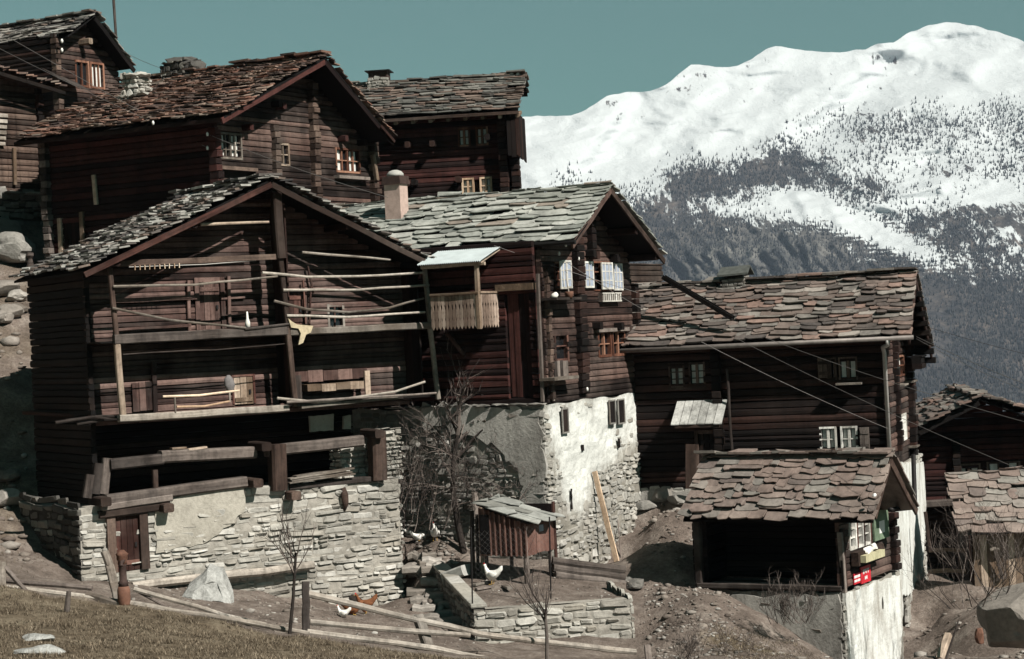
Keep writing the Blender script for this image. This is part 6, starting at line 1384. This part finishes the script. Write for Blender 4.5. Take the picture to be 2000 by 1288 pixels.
# the big leaning slab : outline with real thickness
sp_ = G(405, 1190); dS = sp_.y+1.1; sl = [(355, 1168), (366, 1150), (392, 1130), (406, 1112), (420, 1118), (432, 1120), (441, 1140), (451, 1166), (453, 1187), (440, 1182), (425, 1178), (408, 1186), (385, 1184), (362, 1178)]
vv = [W(x, y, dS+(1190-y)/70*.5) for x, y in sl]; n = len(vv); cc = sum(vv, V3())/n; m = MB()
inn = [cc.lerp(v, .62)+V3((U(-.03, .03), -.22+U(-.05, .05), U(-.03, .03))) for v in vv]; bk = [v+V3((0, .45, .1)) for v in vv]
m.add([v+V3((U(-.02, .02), U(-.03, .03), U(-.02, .02))) for v in vv]+inn+bk, [tuple(range(n, 2*n))]+[(i, (i+1) % n, n+(i+1) % n, n+i) for i in range(n)]+[((i+1) % n, i, 2*n+i, 2*n+(i+1) % n) for i in range(n)]+[tuple(range(3*n-1, 2*n-1, -1))])
base_at(world_mesh(m, 'rock_slab', 'boulder', 'large pale angular rock slab leaning at the foot of the barn wall', 'rock'))
rock_at('flat_stone', 74, 1250, (.34, .28, .1), 'boulder', 'smaller flat pale stone on the grass, upper one at bottom left', 21, lift=-.03)
rock_at('flat_stone', 82, 1276, (.52, .4, .13), 'boulder', 'larger flat pale stone on the grass, lower one at bottom left', 22, lift=-.03)
rock_at('boulder', 2002, 1255, (1.2, 1.1, 1.15), 'stone_mid', 'big pale grey boulder at the lower right edge', 31, d=52)
rock_at('boulder', 20, 515, (.9, .8, .65), 'stone_grey', 'large pale boulder on the left hillside beside the barn roof', 33)
rock_at('boulder', 0, 480, (.9, .9, .8), 'stone_grey', 'upper grey boulder on the left hillside under the shed', 34)
for i, (x, y, s_) in enumerate(((22, 622, .4), (36, 612, .3), (10, 575, .6), (30, 590, .35), (5, 630, .35), (18, 990, .45), (14, 940, .35))):
    rock_at('hillside_stone', x, y, (s_*1.2, s_, s_*.7), 'stone_mid', 'grey stone among others on the left hillside by the barn', 40+i, sub=3)['group'] = 'stones on the left hillside'
for i, (x, y, s_) in enumerate(((1280, 962, .35), (1300, 975, .45), (1262, 1000, .3), (1330, 985, .4), (1105, 1165, .1), (1218, 1145, .22), (1240, 1150, .28))):
    if i == 4: continue
    rock_at('lane_stone', x, y, (s_*1.3, s_, s_*.6), 'stone_grey', 'rough grey stone lying along the lane beside the whitewashed base', 60+i, sub=3)['group'] = 'stones along the lane'
m = MB()
for i, (x, y) in enumerate(((1290, 950), (1312, 930), (1335, 915))): m.beam(W(x-30, y+6, 64.6+i*.3), W(x+32, y+3, 64.0+i*.3), .5, .16, jit=.04)
base_at(world_mesh(m, 'lane_steps', 'stone_grey', 'rough stone steps up to the door under the board canopy', 'steps'))
m = MB(); p = W(60, 512, 70); m.loft([(W(59, 524, 70), X, Y, .14, .14), (W(59, 512, 70), X, Y, .1, .1), (W(59, 506, 70), X, Y, .07, .07), (W(59, 500, 70), X, Y, .15, .15), (W(59, 494, 70), X, Y, .12, .12)], 10); m.pole([W(61, 560, 70), W(59, 522, 70)], .12, n=9); base_at(world_mesh(m, 'stub_post', 'wood_grey', 'short carved post showing behind the left barn eave', 'post'))
# ================================================================ RAIL FENCE in front
def gp_(px, py, d): return W(px, py, d)
FN = empty('rail_fence', G(598, 1238), 0, 'rough grey pole fence running along the edge of the grass knoll', 'fence')
def frail(pts, r_, mat='wood_pale', name='rail'):
    m = MB(); m.pole([W(x, y, d)+V3((0, 0, .03)) for x, y, d in pts], r_*1.15, r_, n=8, wob=.014, r=U(.6, .85)); return at_thing(m, FN, name, mat)
frail([(0, 1136, 47), (60, 1141, 46.8), (180, 1152, 46.6)], .055, 'wood_grey'); frail([(0, 1150, 46.4), (70, 1158, 46.3), (190, 1172, 46.1), (240, 1180, 46.1)], .065)
frail([(262, 1154, 46.4), (330, 1172, 46.3), (440, 1205, 46.4), (520, 1224, 46.6)], .055); frail([(242, 1180, 46.0), (340, 1197, 45.8), (470, 1216, 45.6), (604, 1241, 45.4)], .065); frail([(262, 1154, 46.5), (328, 1190, 46.2)], .035, 'wood_grey')
frail([(602, 1163, 46.2), (700, 1186, 46.5), (815, 1213, 46.8), (940, 1241, 47.2), (1100, 1262, 47.8), (1242, 1276, 48.4)], .07)
frail([(606, 1218, 46.1), (720, 1228, 46.3), (840, 1238, 46.6), (918, 1244, 46.9)], .06); frail([(600, 1238, 45.6), (700, 1250, 45.8), (850, 1270, 46), (1000, 1300, 46)], .065)
m = MB(); m.beam(W(598, 1245, 46.0), W(597, 1136, 46.2), .17, .15, seg=5); at_thing(m, FN, 'post', 'wood_grey')
m = MB(); m.beam(W(842, 1280, 46.5), W(816, 1203, 46.9), .24, .2, seg=4); at_thing(m, FN, 'post', 'wood_pale')
m = MB(); m.beam(W(1268, 1300, 48.3), W(1264, 1262, 48.6), .16, .14); at_thing(m, FN, 'post', 'wood_grey')
m = MB(); m.beam(W(8, 1108, 46.8), W(52, 1156, 46.2), .1, .09, seg=3); at_thing(m, FN, 'brace', 'wood_grey')
m = MB(); m.beam(W(2, 1160, 46.2), W(4, 1102, 46.9), .2, .16, seg=3); at_thing(m, FN, 'post', 'wood_pale')
m = MB(); pts = [W(204, 1078, 47), W(214, 1105, 46.9), (W(222, 1140, 46.7)), W(230, 1172, 46.4)]
for a, b in zip(pts, pts[1:]): m.beam(a, b, .2, .1, seg=2)
base_at(world_mesh(m, 'curved_timber', 'wood_pale', 'curved bleached timber leaning beside the rusty hydrant post', 'timber'))
m = MB(); a = G(172, 1168); m.beam(W(170, 1163, 46.2), W(240, 1182, 45.9), .2, .14, seg=3); base_at(world_mesh(m, 'split_beam', 'wood_pale', 'thick split beam lying left of the rusty hydrant post', 'beam'))
m = MB(); p = G(132, 1200); m.pole([p+V3((-.03, 0, -.1)), p+V3((.05, 0, .45))], .07, .05, n=8, wob=.03); base_at(world_mesh(m, 'gnarled_stump', 'bark', 'small dark gnarled stump on the grass knoll, lower left', 'stump'))
# ================================================================ BARE TREES AND SHRUBS
def grow(m, p, d, L_, r_, lev, spread, seg=4, up=.12, kink=.2, lim=.004, kids=(2, 4)):
    pts = [V3(p)]; d = V3(d).normalized(); tips = []
    for i in range(seg):
        d = (d + V3((U(-1, 1), U(-1, 1), U(-1, 1)))*kink + V3((0, 0, up))).normalized(); pts.append(pts[-1]+d*(L_/seg)); tips.append((pts[-1].copy(), d.copy(), i/seg))
    m.pole(pts, max(r_, lim), max(r_*.45, lim*.8), n=5 if lev > 1 else 3, cap=False)
    if lev > 0:
        for _ in range(random.randint(*kids)):
            q, dd, k = random.choice(tips); nd_ = (dd+V3((U(-1, 1), U(-1, 1), U(-.6, 1)))*spread).normalized(); grow(m, q, nd_, L_*U(.45, .75), r_*U(.4, .6), lev-1, spread, seg, up, kink*1.1, lim, kids)
T = empty('bare_tree', G(900, 1078), 0, 'leafless fruit tree with thin twigs before the stone base of the shuttered chalet', 'tree'); dT = T.location.y
tp = [W(906, 1080, dT), W(893, 1020, dT), W(884, 960, dT), W(884, 900, dT), W(893, 850, dT-.1)]
m = MB(); m.pole(tp, .11, .06, n=9, wob=.02); at_thing(m, T, 'trunk', 'bark')
random.seed(21); m = MB()
for (x0, y0, x1, y1, r_) in ((893, 850, 900, 790, .07), (900, 790, 935, 765, .04), (900, 790, 880, 735, .035), (893, 850, 870, 800, .045), (886, 900, 940, 850, .05), (884, 930, 850, 890, .04), (886, 900, 850, 850, .04), (890, 870, 925, 820, .045)):
    a, b = W(x0, y0, dT), W(x1, y1, dT+U(-.6, .4)); d = b-a
    grow(m, a, d, d.length*1.15, r_, 3, .75, 5, .05, .16)
for (x0, y0, x1, y1, r_) in ((905, 760, 870, 690, .02), (870, 800, 915, 700, .02), (935, 765, 960, 700, .018), (940, 772, 1010, 790, .018)):
    a, b = W(x0, y0, dT), W(x1, y1, dT); grow(m, a, b-a, (b-a).length*1.1, r_, 2, .7, 5, .04, .15)
for i in range(11):
    y = U(860, 990); a = W(886, y, dT); b = W(886+U(-95, 150), y+U(-60, 35), dT+U(-.9, .9)); grow(m, a, b-a, (b-a).length, .02, 3, .8, 5, -.02, .22)
at_thing(m, T, 'crown', 'twig')
def shrub(label, px, py, d, n, h, spread, seed, lev=3, mat='twig', name='bare_shrub', w_=.3, up=.1, z=None, r_=.014):
    random.seed(seed); p = W(px, py, d) if d else G(px, py); T = empty(name, p, 0, label, 'shrub'); m = MB()
    for i in range(n):
        q = p+V3((U(-w_, w_), U(-w_*.5, w_*.5), -.05)); grow(m, q, V3((U(-spread, spread), U(-spread, spread)*.7, 1)), h*U(.6, 1.15), r_*U(.7, 1.3), lev, .85, 4, up, .22, .0035)
    at_thing(m, T, 'branches', mat); return T
shrub('tangled dark shrub against the rubble wall left of the bare fruit tree', 828, 1035, 58.3, 8, 1.35, .8, 5, 3, w_=.6)
shrub('dense twiggy shrub hanging over the rubble wall behind the hen house', 935, 965, 58.6, 9, 1.1, 1.2, 6, 3, w_=1.0, up=0)
shrub('low tangle of twigs in the corner behind the hen house', 1000, 985, 57.9, 7, .8, 1.3, 7, 3, w_=.6, up=-.02)
shrub('climbing bare vine on the barn corner beside the steps', 795, 1000, 58.5, 10, 1.5, .5, 8, 3, w_=.3)
shrub('dry bramble bush below the porch of the low cottage', 1545, 1215, 52.6, 26, .7, 1.0, 9, 3, w_=.55, r_=.009)
shrub('spreading bare bush across the boulder at the lower right edge', 1910, 1185, 52, 15, 1.8, 1.3, 10, 3, w_=.7)
shrub('tangle of bare branches in front of the plank shed', 1960, 1130, 55, 7, 1.2, 1.3, 11, 3, w_=1.0)
shrub('small dead bush on the lane edge at the bottom, right of the fence end', 1345, 1288, 48.4, 14, .6, 1.0, 12, 3, w_=.3, r_=.009)
shrub('thin dry weeds at the foot of the cottage base near the bottom', 1440, 1275, 49.3, 16, .5, .9, 13, 2, w_=.5, r_=.006)
def sapling(label, px0, py0, px1, py1, d, seed, n, h):
    random.seed(seed); a, b = W(px0, py0, d), W(px1, py1, d); T = empty('sapling', a, 0, label, 'tree'); m = MB()
    m.pole([a-V3((0, 0, .1)), a.lerp(b, .5)+V3((.03, 0, 0)), b], .05, .03, n=7, wob=.01); at_thing(m, T, 'trunk', 'bark'); m = MB()
    for i in range(n): grow(m, a.lerp(b, U(.7, 1)), V3((U(-1, 1), U(-.8, .8), U(.5, 1.4))), h*U(.6, 1.1), .017, 2, .5, 5, .1, .12, .005)
    at_thing(m, T, 'crown', 'twig'); return T
sapling('thin leafless sapling before the barn wall, left of the upright fence post', 563, 1256, 578, 1080, 45.2, 3, 8, .9)
sapling('thin leafless sapling in front of the hen yard wall', 1068, 1295, 1064, 1190, 47.2, 4, 8, 1.15)
m = MB(); a = W(1240, 1270, 47); m = MB(); m.beam(W(1835, 1288, 50), W(1852, 1240, 50.5), .18, .16); base_at(world_mesh(m, 'stake', 'wood_ochre', 'short stout stake at the bottom right in front of the dark gap', 'stake'))
m = MB(); m.pole([W(1848, 1288, 49.5), W(1872, 1212, 50)], .03, .02, n=6); base_at(world_mesh(m, 'thin_stick', 'wood_grey', 'thin slanting stick beside the short stout stake', 'stick'))
m = MB(); m.rock(W(1914, 1246, 51), (.16, .14, .26), 5, 2, .3); base_at(world_mesh(m, 'broken_tile', 'clay', 'reddish broken clay pot lying beside the big pale boulder', 'pot'))
# wooden gutter lying from the shuttered chalet down on to the slate roof
m = MB(); a = W(1296, 545, 63.6); b = W(1432, 626, 62.3); ax = (b-a).normalized(); sx = ax.cross(V3((0, 0, 1))).normalized()
m.beam(a, b, .16, .04); m.beam(a+sx*.08+V3((0, 0, .06)), b+sx*.08+V3((0, 0, .06)), .03, .14); m.beam(a-sx*.08+V3((0, 0, .06)), b-sx*.08+V3((0, 0, .06)), .03, .14)
base_at(world_mesh(m, 'wooden_gutter', 'wood_black', 'long dark wooden gutter trough sloping down over the reddish slate roof', 'gutter'))
# ================================================================ MAST and WIRES
m = MB(); m.pole([W(219, -40, 88), W(227, 80, 88)], .07, .06, n=7); base_at(world_mesh(m, 'mast', 'wood_grey', 'thin grey mast rising behind the top left chalet', 'mast'))
def wire(label, a, b, sagz=.25, r_=.010, mat='wire'):
    a, b = W(*a), W(*b); pts = []
    for i in range(17): k = i/16; p = a.lerp(b, k); p.z -= sagz*4*k*(1-k); pts.append(p)
    m = MB(); m.pole(pts, r_, n=5); base_at(world_mesh(m, 'overhead_wire', mat, label, 'wire'))
wire('upper overhead wire from the left edge to the corner insulator of the double chalet', (-40, 40, 74), (405, 289, 66), .05, .009, 'wire')
wire('lower overhead wire from the left edge to the eave insulator of the double chalet', (-40, 75, 74), (300, 240, 66), .05, .008, 'wire')
wire('overhead wire crossing the double chalet gable towards the slender chimney', (405, 262, 66), (758, 386, 59), .1, .009, 'wire')
wire('overhead wire from the shuttered chalet corner to the lower roof, upper one', (965, 480, 58), (1245, 572, 60), .03, .007, 'wire')
wire('overhead wire from the shuttered chalet gable down past the flower box', (1105, 512, 57), (1265, 610, 60), .03, .008, 'wire')
wire('long overhead wire across the reddish roofed chalet, highest of the three', (1495, 660, 60), (2060, 840, 50), .12, .0075, 'wire')
wire('long overhead wire across the reddish roofed chalet, middle of the three', (1440, 662, 60), (2060, 945, 48), .12, .007, 'wire')
wire('long overhead wire across the reddish roofed chalet, lowest of the three', (1370, 668, 60), (1735, 838, 58), .08, .007, 'wire')
wire('overhead wire leaving the gutter end to the right, upper strand', (1790, 658, 60.5), (2060, 772, 50), .06, .009, 'wire')
wire('overhead wire leaving the gutter end to the right, lower strand', (1790, 662, 60.5), (2060, 785, 50), .1, .007, 'wire')
wire('thin far wire crossing the dark forest slope at the right edge', (1815, 640, 70), (2060, 705, 70), .05, .008, 'iron')
wire('thin far wire from the mast behind the top left chalet to the ridge', (230, 95, 88), (352, 145, 70), .1, .009, 'wire')
# ================================================================ MOUNTAIN
random.seed(5)
sky = [(-600, 560), (0, 470), (400, 380), (700, 290), (900, 238), (1030, 228), (1115, 226), (1145, 215), (1185, 188), (1215, 181), (1270, 179), (1300, 166), (1350, 126), (1372, 127), (1410, 133), (1440, 129), (1470, 115), (1493, 97), (1515, 90), (1545, 95), (1590, 101), (1640, 103), (1690, 96), (1715, 86), (1745, 83), (1780, 62), (1815, 50), (1850, 43), (1900, 50), (1945, 62), (1985, 75), (2050, 105), (2300, 200), (2700, 330)]
sx_, sy_ = [p[0] for p in sky], [p[1] for p in sky]
cols = np.arange(-500, 2600, 5.0); NR = 300
def fbm(x, y, o=5, ridged=False, seed=0.0):
    a = 0; k = 1; s_ = 0
    for i in range(o):
        n = noise.noise(V3((x, y, seed+i*7))); n = (1-abs(n)*2) if ridged else n
        a += n*k; s_ += k; k *= .5; x *= 2.03; y *= 2.03
    return a/s_
# rows from the ridge (k=0) down to the valley (k=1)
vs = []; snow = []; forest = []; rockm = []
B1 = [(900, 400), (1030, 365), (1110, 330), (1200, 352), (1280, 340), (1350, 300), (1420, 300), (1500, 250), (1600, 215), (1700, 195), (1800, 190), (1900, 195), (2000, 175), (2200, 170)]      # timber line
for i, cx in enumerate(cols):
    ytop = np.interp(cx, sx_, sy_); rid = .0
    for j in range(NR+1):
        k = j/NR; y = ytop+(1180-ytop)*k**1.05
        d = 6300-3500*max(0, min(1, (y-43)/1137))**.9
        qx = cx+.75*(y-200); r1 = fbm(qx*.0034+.3*fbm(cx*.004, y*.008, 3, False, 3), y*.0085, 4, True, 1); r2 = fbm(qx*.016, y*.03, 3, False, 20)
        env = 1
        d2 = d - env*(122*(r1-.3) + 10*r2)
        for (xa, ya, xb, yb, am, wd) in ((1135, 335, 1240, 190, 55, 16), (1270, 300, 1400, 165, 40, 20), (1480, 330, 1745, 95, 60, 22), (1590, 250, 1850, 50, 35, 26), (1380, 300, 1530, 110, 30, 18), (1850, 190, 1990, 80, 30, 22)):
            kk = (y-ya)/(yb-ya); xl = xa+(xb-xa)*kk+9*noise.noise(V3((y*.03, xa, 0)))
            if -.25 < kk < 1.2: d2 += 1.6*am*min(1, max(0, kk+.25)*3, max(0, 1.2-kk)*3)/(1+math.exp(-max(-30, min(30, (cx-xl)/wd*2))))*math.exp(-(max(0, cx-xl)/150)**2)
        ys_ = y if j else y + 2.2*noise.noise(V3((cx*.05, 1, 1)))+1.8*noise.noise(V3((cx*.2, 1, 5)))
        vs.append(W(cx, ys_, d2))
        tl_ = np.interp(cx, [p[0] for p in B1], [p[1] for p in B1]); n = fbm(cx*.012, y*.02, 4, False, 40); n2 = fbm(cx*.035, y*.05, 3, False, 50)
        f_ = np.clip((y-tl_+55*n)/45, 0, 1)
        # clearings
        sn = 1-np.clip((y-tl_+45*n2)/70, 0, 1)*(.66 if cx < 1500 else .66-.04*min(1, (cx-1500)/120)*(1-np.clip((y-330)/60, 0, 1)))
        def blob(bx, by, rx, ry, sl=0): return math.exp(-(((cx-bx)/rx)**2+((y-by-(cx-bx)*sl)/ry)**2))
        med = blob(1480, 408, 90, 22, .02)+blob(1560, 385, 60, 18, .1)+blob(1900, 378, 170, 24, -.13)+blob(1650, 430, 130, 30, .35)+blob(1740, 470, 110, 18, .42)+.8*blob(1640, 300, 60, 55, .8)+.7*blob(1760, 330, 60, 40, .5)+.55*blob(1900, 290, 160, 60)+.5*blob(1960, 450, 70, 30)+.8*blob(1330, 540, 40, 26, -.5)+.5*blob(1580, 300, 20, 60, .9)
        dark = blob(1480, 350, 110, 32, .15)+blob(1620, 330, 90, 26, .2)+blob(1330, 350, 60, 40)+.9*blob(1950, 440, 120, 22, .05)
        terr = .5*blob(1700, 455, 150, 40, .4)*math.sin(y*.75+cx*.02)
        s = sn + med*.85 - dark*.35 + .65*n2*(1 if f_ > .1 else .15) + .3*n*(f_ > .1) + terr*1.3
        low = np.clip((y-450-.18*(cx-1500))/90, 0, 1); s -= low*.72
        if f_ < .05: s = max(s, 1.0 + .45*min(0, r1-.12)+.15*n)
        rk = blob(1530, 500, 150, 70)+.8*blob(1380, 520, 80, 60); s -= rk*.35
        if rk > .02:
            q2 = cx-.55*(y-450); rr_ = fbm(q2*.018+.4*fbm(cx*.01, y*.02, 2, False, 90), y*.006, 3, True, 60); d2 -= min(1, rk)*190*rr_; vs[-1] = W(cx, ys_, d2)
        if y-ytop < 130: rk2 = max(0, fbm(qx*.02, y*.04, 3, True, 77)-.62)*1.6*blob(1400, 170, 600, 90) ; s -= rk2*.9
        cr_ = .75*blob(1712, 112, 20, 12)+.8*blob(1745, 118, 10, 8)+.6*blob(1340, 172, 26, 7)+.55*blob(1192, 206, 12, 9)+.45*blob(1730, 142, 16, 16, -1.4)+.4*blob(1200, 245, 26, 10, -1.3)+.45*blob(1175, 284, 10, 5)+.35*blob(1310, 245, 34, 6)+.35*blob(1265, 225, 40, 5, .2)+.3*blob(1590, 160, 50, 8, -.9)+.3*blob(1500, 110, 20, 10)  # bare rock spots; the slanting streaks paint gully shade into the snow
        s -= cr_*(.7+.9*n2)
        snow.append(float(np.clip(s, 0, 1))); forest.append(float(np.clip(f_*(1-med*.85)*(1-.55*rk)+dark*.3, 0, 1))); rockm.append(float(np.clip(rk, 0, 1)))
nr = NR+1; fs = [(i*nr+j, i*nr+j+1, (i+1)*nr+j+1, (i+1)*nr+j) for i in range(len(cols)-1) for j in range(NR)]
me = bpy.data.meshes.new('mountain'); me.from_pydata(vs, [], fs)
for nme, dat in (('snow', snow), ('forest', forest), ('rockm', rockm)):
    a = me.attributes.new(nme, 'FLOAT', 'POINT'); a.data.foreach_set('value', np.array(dat, dtype=np.float32))
me.polygons.foreach_set('use_smooth', [True]*len(fs))
def mt():
    m, nt, b = nm('mountain_mat', .9, .1); L = nt.links; o = objco(nt)
    n1 = noise_n(nt, o, .011, 9, .7); n2 = noise_n(nt, o, .05, 6, .75)
    n3 = noise_n(nt, o, .045, 4, .75, (1.6, .25, .5))
    s = math_n(nt, 'ADD', attr(nt, 'snow').outputs['Fac'], math_n(nt, 'ADD', math_n(nt, 'MULTIPLY', math_n(nt, 'SUBTRACT', n3, .5), 2.0), math_n(nt, 'MULTIPLY', math_n(nt, 'SUBTRACT', n1, .5), .7)))
    sr = ramp(nt, [(.40, 0), (.56, 1)]); L.new(s, sr.inputs[0])
    gr = ramp(nt, [(.3, (.032, .032, .034)), (.5, (.062, .058, .057)), (.7, (.115, .103, .095))]); L.new(n2, gr.inputs[0])
    n5 = noise_n(nt, o, .016, 6, .7, (1, .5, 1.2)); v5 = ramp(nt, [(.32, (.35, .4, .5)), (.5, (.95, .93, .93)), (.68, (1.8, 1.6, 1.45))]); L.new(n5, v5.inputs[0]); g5 = mix(nt, gr.outputs[0], v5.outputs[0], .9, 'MULTIPLY')
    rk = ramp(nt, [(.3, (.025, .027, .029)), (.5, (.085, .084, .08)), (.68, (.23, .22, .20))]); L.new(n1, rk.inputs[0])
    c = mix(nt, g5, rk.outputs[0], attr(nt, 'rockm').outputs['Fac'])
    c = mix(nt, c, (.55, .58, .595), sr.outputs[0]); L.new(c, b.inputs['Base Color'])
    bump(nt, b, math_n(nt, 'ADD', n1, math_n(nt, 'MULTIPLY', n2, .25)), .5, 30); MATS['mountain_mat'] = m
mt(); me.materials.append(MATS['mountain_mat'])
o = bpy.data.objects.new('mountain', me); COL.objects.link(o); tag(o, kind='structure')
# forest : small conifers and bare larches standing on the slope
wood('far_tree', (.014, .016, .019), (.032, .035, .040), (.065, .066, .067), bs=0)
NV = len(vs); fo = np.array(forest); sno = np.array(snow); idx = np.arange(NV); cand = idx[fo > .04]
wgt = fo[cand]**1.2*(.55+.45*(1-sno[cand])); px_ = cols[cand//nr]; jrow = cand % nr
wgt = wgt*((px_ > 950) & (px_ < 2200) & (jrow < NR-60)); wgt /= wgt.sum()
rs = np.random.RandomState(3); NT = 95000; pick = rs.choice(cand, NT, p=wgt); VA = np.array([tuple(v) for v in vs])
P0 = VA[pick]; P1 = VA[np.minimum(pick+1, NV-1)]; P2 = VA[np.minimum(pick+nr, NV-1)]
p = P0+(P1-P0)*rs.rand(NT, 1)+(P2-P0)*rs.rand(NT, 1)
keep = np.array([.6*noise.noise(V3((a[0]*.0028, a[2]*.005, 2)))+.55*noise.noise(V3((a[0]*.011, a[2]*.016, 7))) for a in p]) > rs.uniform(-.5, .1, NT); p = p[keep]; NT = len(p)
h = rs.uniform(5, 12, NT)*np.where(rs.rand(NT) < .08, 1.3, 1); r_ = h*rs.uniform(.13, .23, NT); t0 = rs.uniform(0, 6.28, NT); V = np.zeros((NT, 7, 3))
for t in range(3):
    an = t0+2.0944*t; V[:, t] = p+np.stack([np.cos(an)*r_, np.sin(an)*r_, h*.04], 1); an = an+1.05; V[:, 3+t] = p+np.stack([np.cos(an)*r_*.75, np.sin(an)*r_*.75, h*.42], 1)
V[:, 6] = p+np.stack([rs.uniform(-.5, .5, NT), np.zeros(NT), h], 1)
T_ = np.array([(0, 1, 3), (1, 4, 3), (1, 2, 4), (2, 5, 4), (2, 0, 5), (0, 3, 5), (3, 4, 6), (4, 5, 6), (5, 3, 6)])
FT = (np.arange(NT)[:, None, None]*7+T_[None]).reshape(-1, 3)
me = bpy.data.meshes.new('far_forest'); me.vertices.add(NT*7); me.vertices.foreach_set('co', V.reshape(-1).astype(np.float32)); me.loops.add(len(FT)*3); me.loops.foreach_set('vertex_index', FT.reshape(-1).astype(np.int32))
me.polygons.add(len(FT)); me.polygons.foreach_set('loop_start', np.arange(0, len(FT)*3, 3, dtype=np.int32)); me.update(); me.validate()
a = me.attributes.new('rnd', 'FLOAT', 'POINT'); a.data.foreach_set('value', np.repeat(rs.rand(NT), 7).astype(np.float32)); a = me.attributes.new('gc', 'FLOAT_VECTOR', 'POINT'); a.data.foreach_set('vector', (V.reshape(-1)*.2).astype(np.float32))
me.materials.append(MATS['far_tree']); o = bpy.data.objects.new('far_forest', me); COL.objects.link(o); tag(o, 'dark conifer and larch wood scattered over the snowy mountain slope', None, None, 'stuff')
# nearer valley shoulder : pale meadow seen between the houses at the right
# ================================================================ HAZE, SKY, SUN
HAZE = 4.0e-5
hb = MB(); hb.box(-6500, 6500, -200, 7600, -900, 1250); hz_ = bpy.data.materials.new('haze_mat'); hz_.use_nodes = True; nt = hz_.node_tree; nt.nodes.clear()
out = nt.nodes.new('ShaderNodeOutputMaterial'); pv = nt.nodes.new('ShaderNodeVolumePrincipled'); pv.inputs['Color'].default_value = (.60, .73, .95, 1); pv.inputs['Density'].default_value = HAZE; pv.inputs['Anisotropy'].default_value = .0
nt.links.new(pv.outputs[0], out.inputs['Volume'])
ho = hb.build('haze', hz_); tag(ho, kind='stuff')
w = bpy.data.worlds.new('World'); S.world = w; w.use_nodes = True; nt = w.node_tree; bg = nt.nodes['Background']
SUN = V3((.525, -.505, .685)).normalized(); el = math.asin(SUN.z); az = math.atan2(SUN.x, SUN.y)
st_ = nt.nodes.new('ShaderNodeTexSky'); st_.sky_type = 'NISHITA'; st_.sun_disc = False; st_.sun_elevation = el; st_.sun_rotation = az; st_.altitude = 1400; st_.air_density = 1.0; st_.dust_density = .6; st_.ozone_density = 1.0
hs = nt.nodes.new('ShaderNodeHueSaturation'); hs.inputs['Saturation'].default_value = .52; hs.inputs['Hue'].default_value = .455; hs.inputs['Value'].default_value = 1.0
nt.links.new(st_.outputs[0], hs.inputs['Color']); 
tm = nt.nodes.new('ShaderNodeMix'); tm.data_type = 'RGBA'; tm.blend_type = 'MULTIPLY'; tm.inputs[0].default_value = 1; tm.inputs[7].default_value = (.315, .59, .495, 1)
nt.links.new(hs.outputs[0], tm.inputs[6])
cp_ = nt.nodes.new('ShaderNodeMix'); cp_.data_type = 'RGBA'; cp_.blend_type = 'DARKEN'; cp_.inputs[0].default_value = 1; cp_.inputs[7].default_value = (2.2, 4.8, 4.5, 1)      # even out the glow round the sun and along the horizon
nt.links.new(tm.outputs[2], cp_.inputs[6]); nt.links.new(cp_.outputs[2], bg.inputs['Color']); bg.inputs['Strength'].default_value = .05
sl = bpy.data.lights.new('sun', 'SUN'); sl.energy = 5.0; sl.angle = math.radians(.5); sl.color = (1.0, .945, .86); so = bpy.data.objects.new('sun', sl); COL.objects.link(so)
so.rotation_euler = SUN.to_track_quat('Z', 'Y').to_euler(); so.location = (20, -30, 60)
S.view_settings.view_transform = 'Standard'; S.view_settings.look = 'None'; S.view_settings.gamma = 1.0; S.view_settings.exposure = 0.48
S.render.engine = 'CYCLES'; S.cycles.max_bounces = 5; S.cycles.diffuse_bounces = 1; S.cycles.volume_bounces = 0
S.cycles.use_denoising = True; S.cycles.denoiser = 'OPENIMAGEDENOISE'
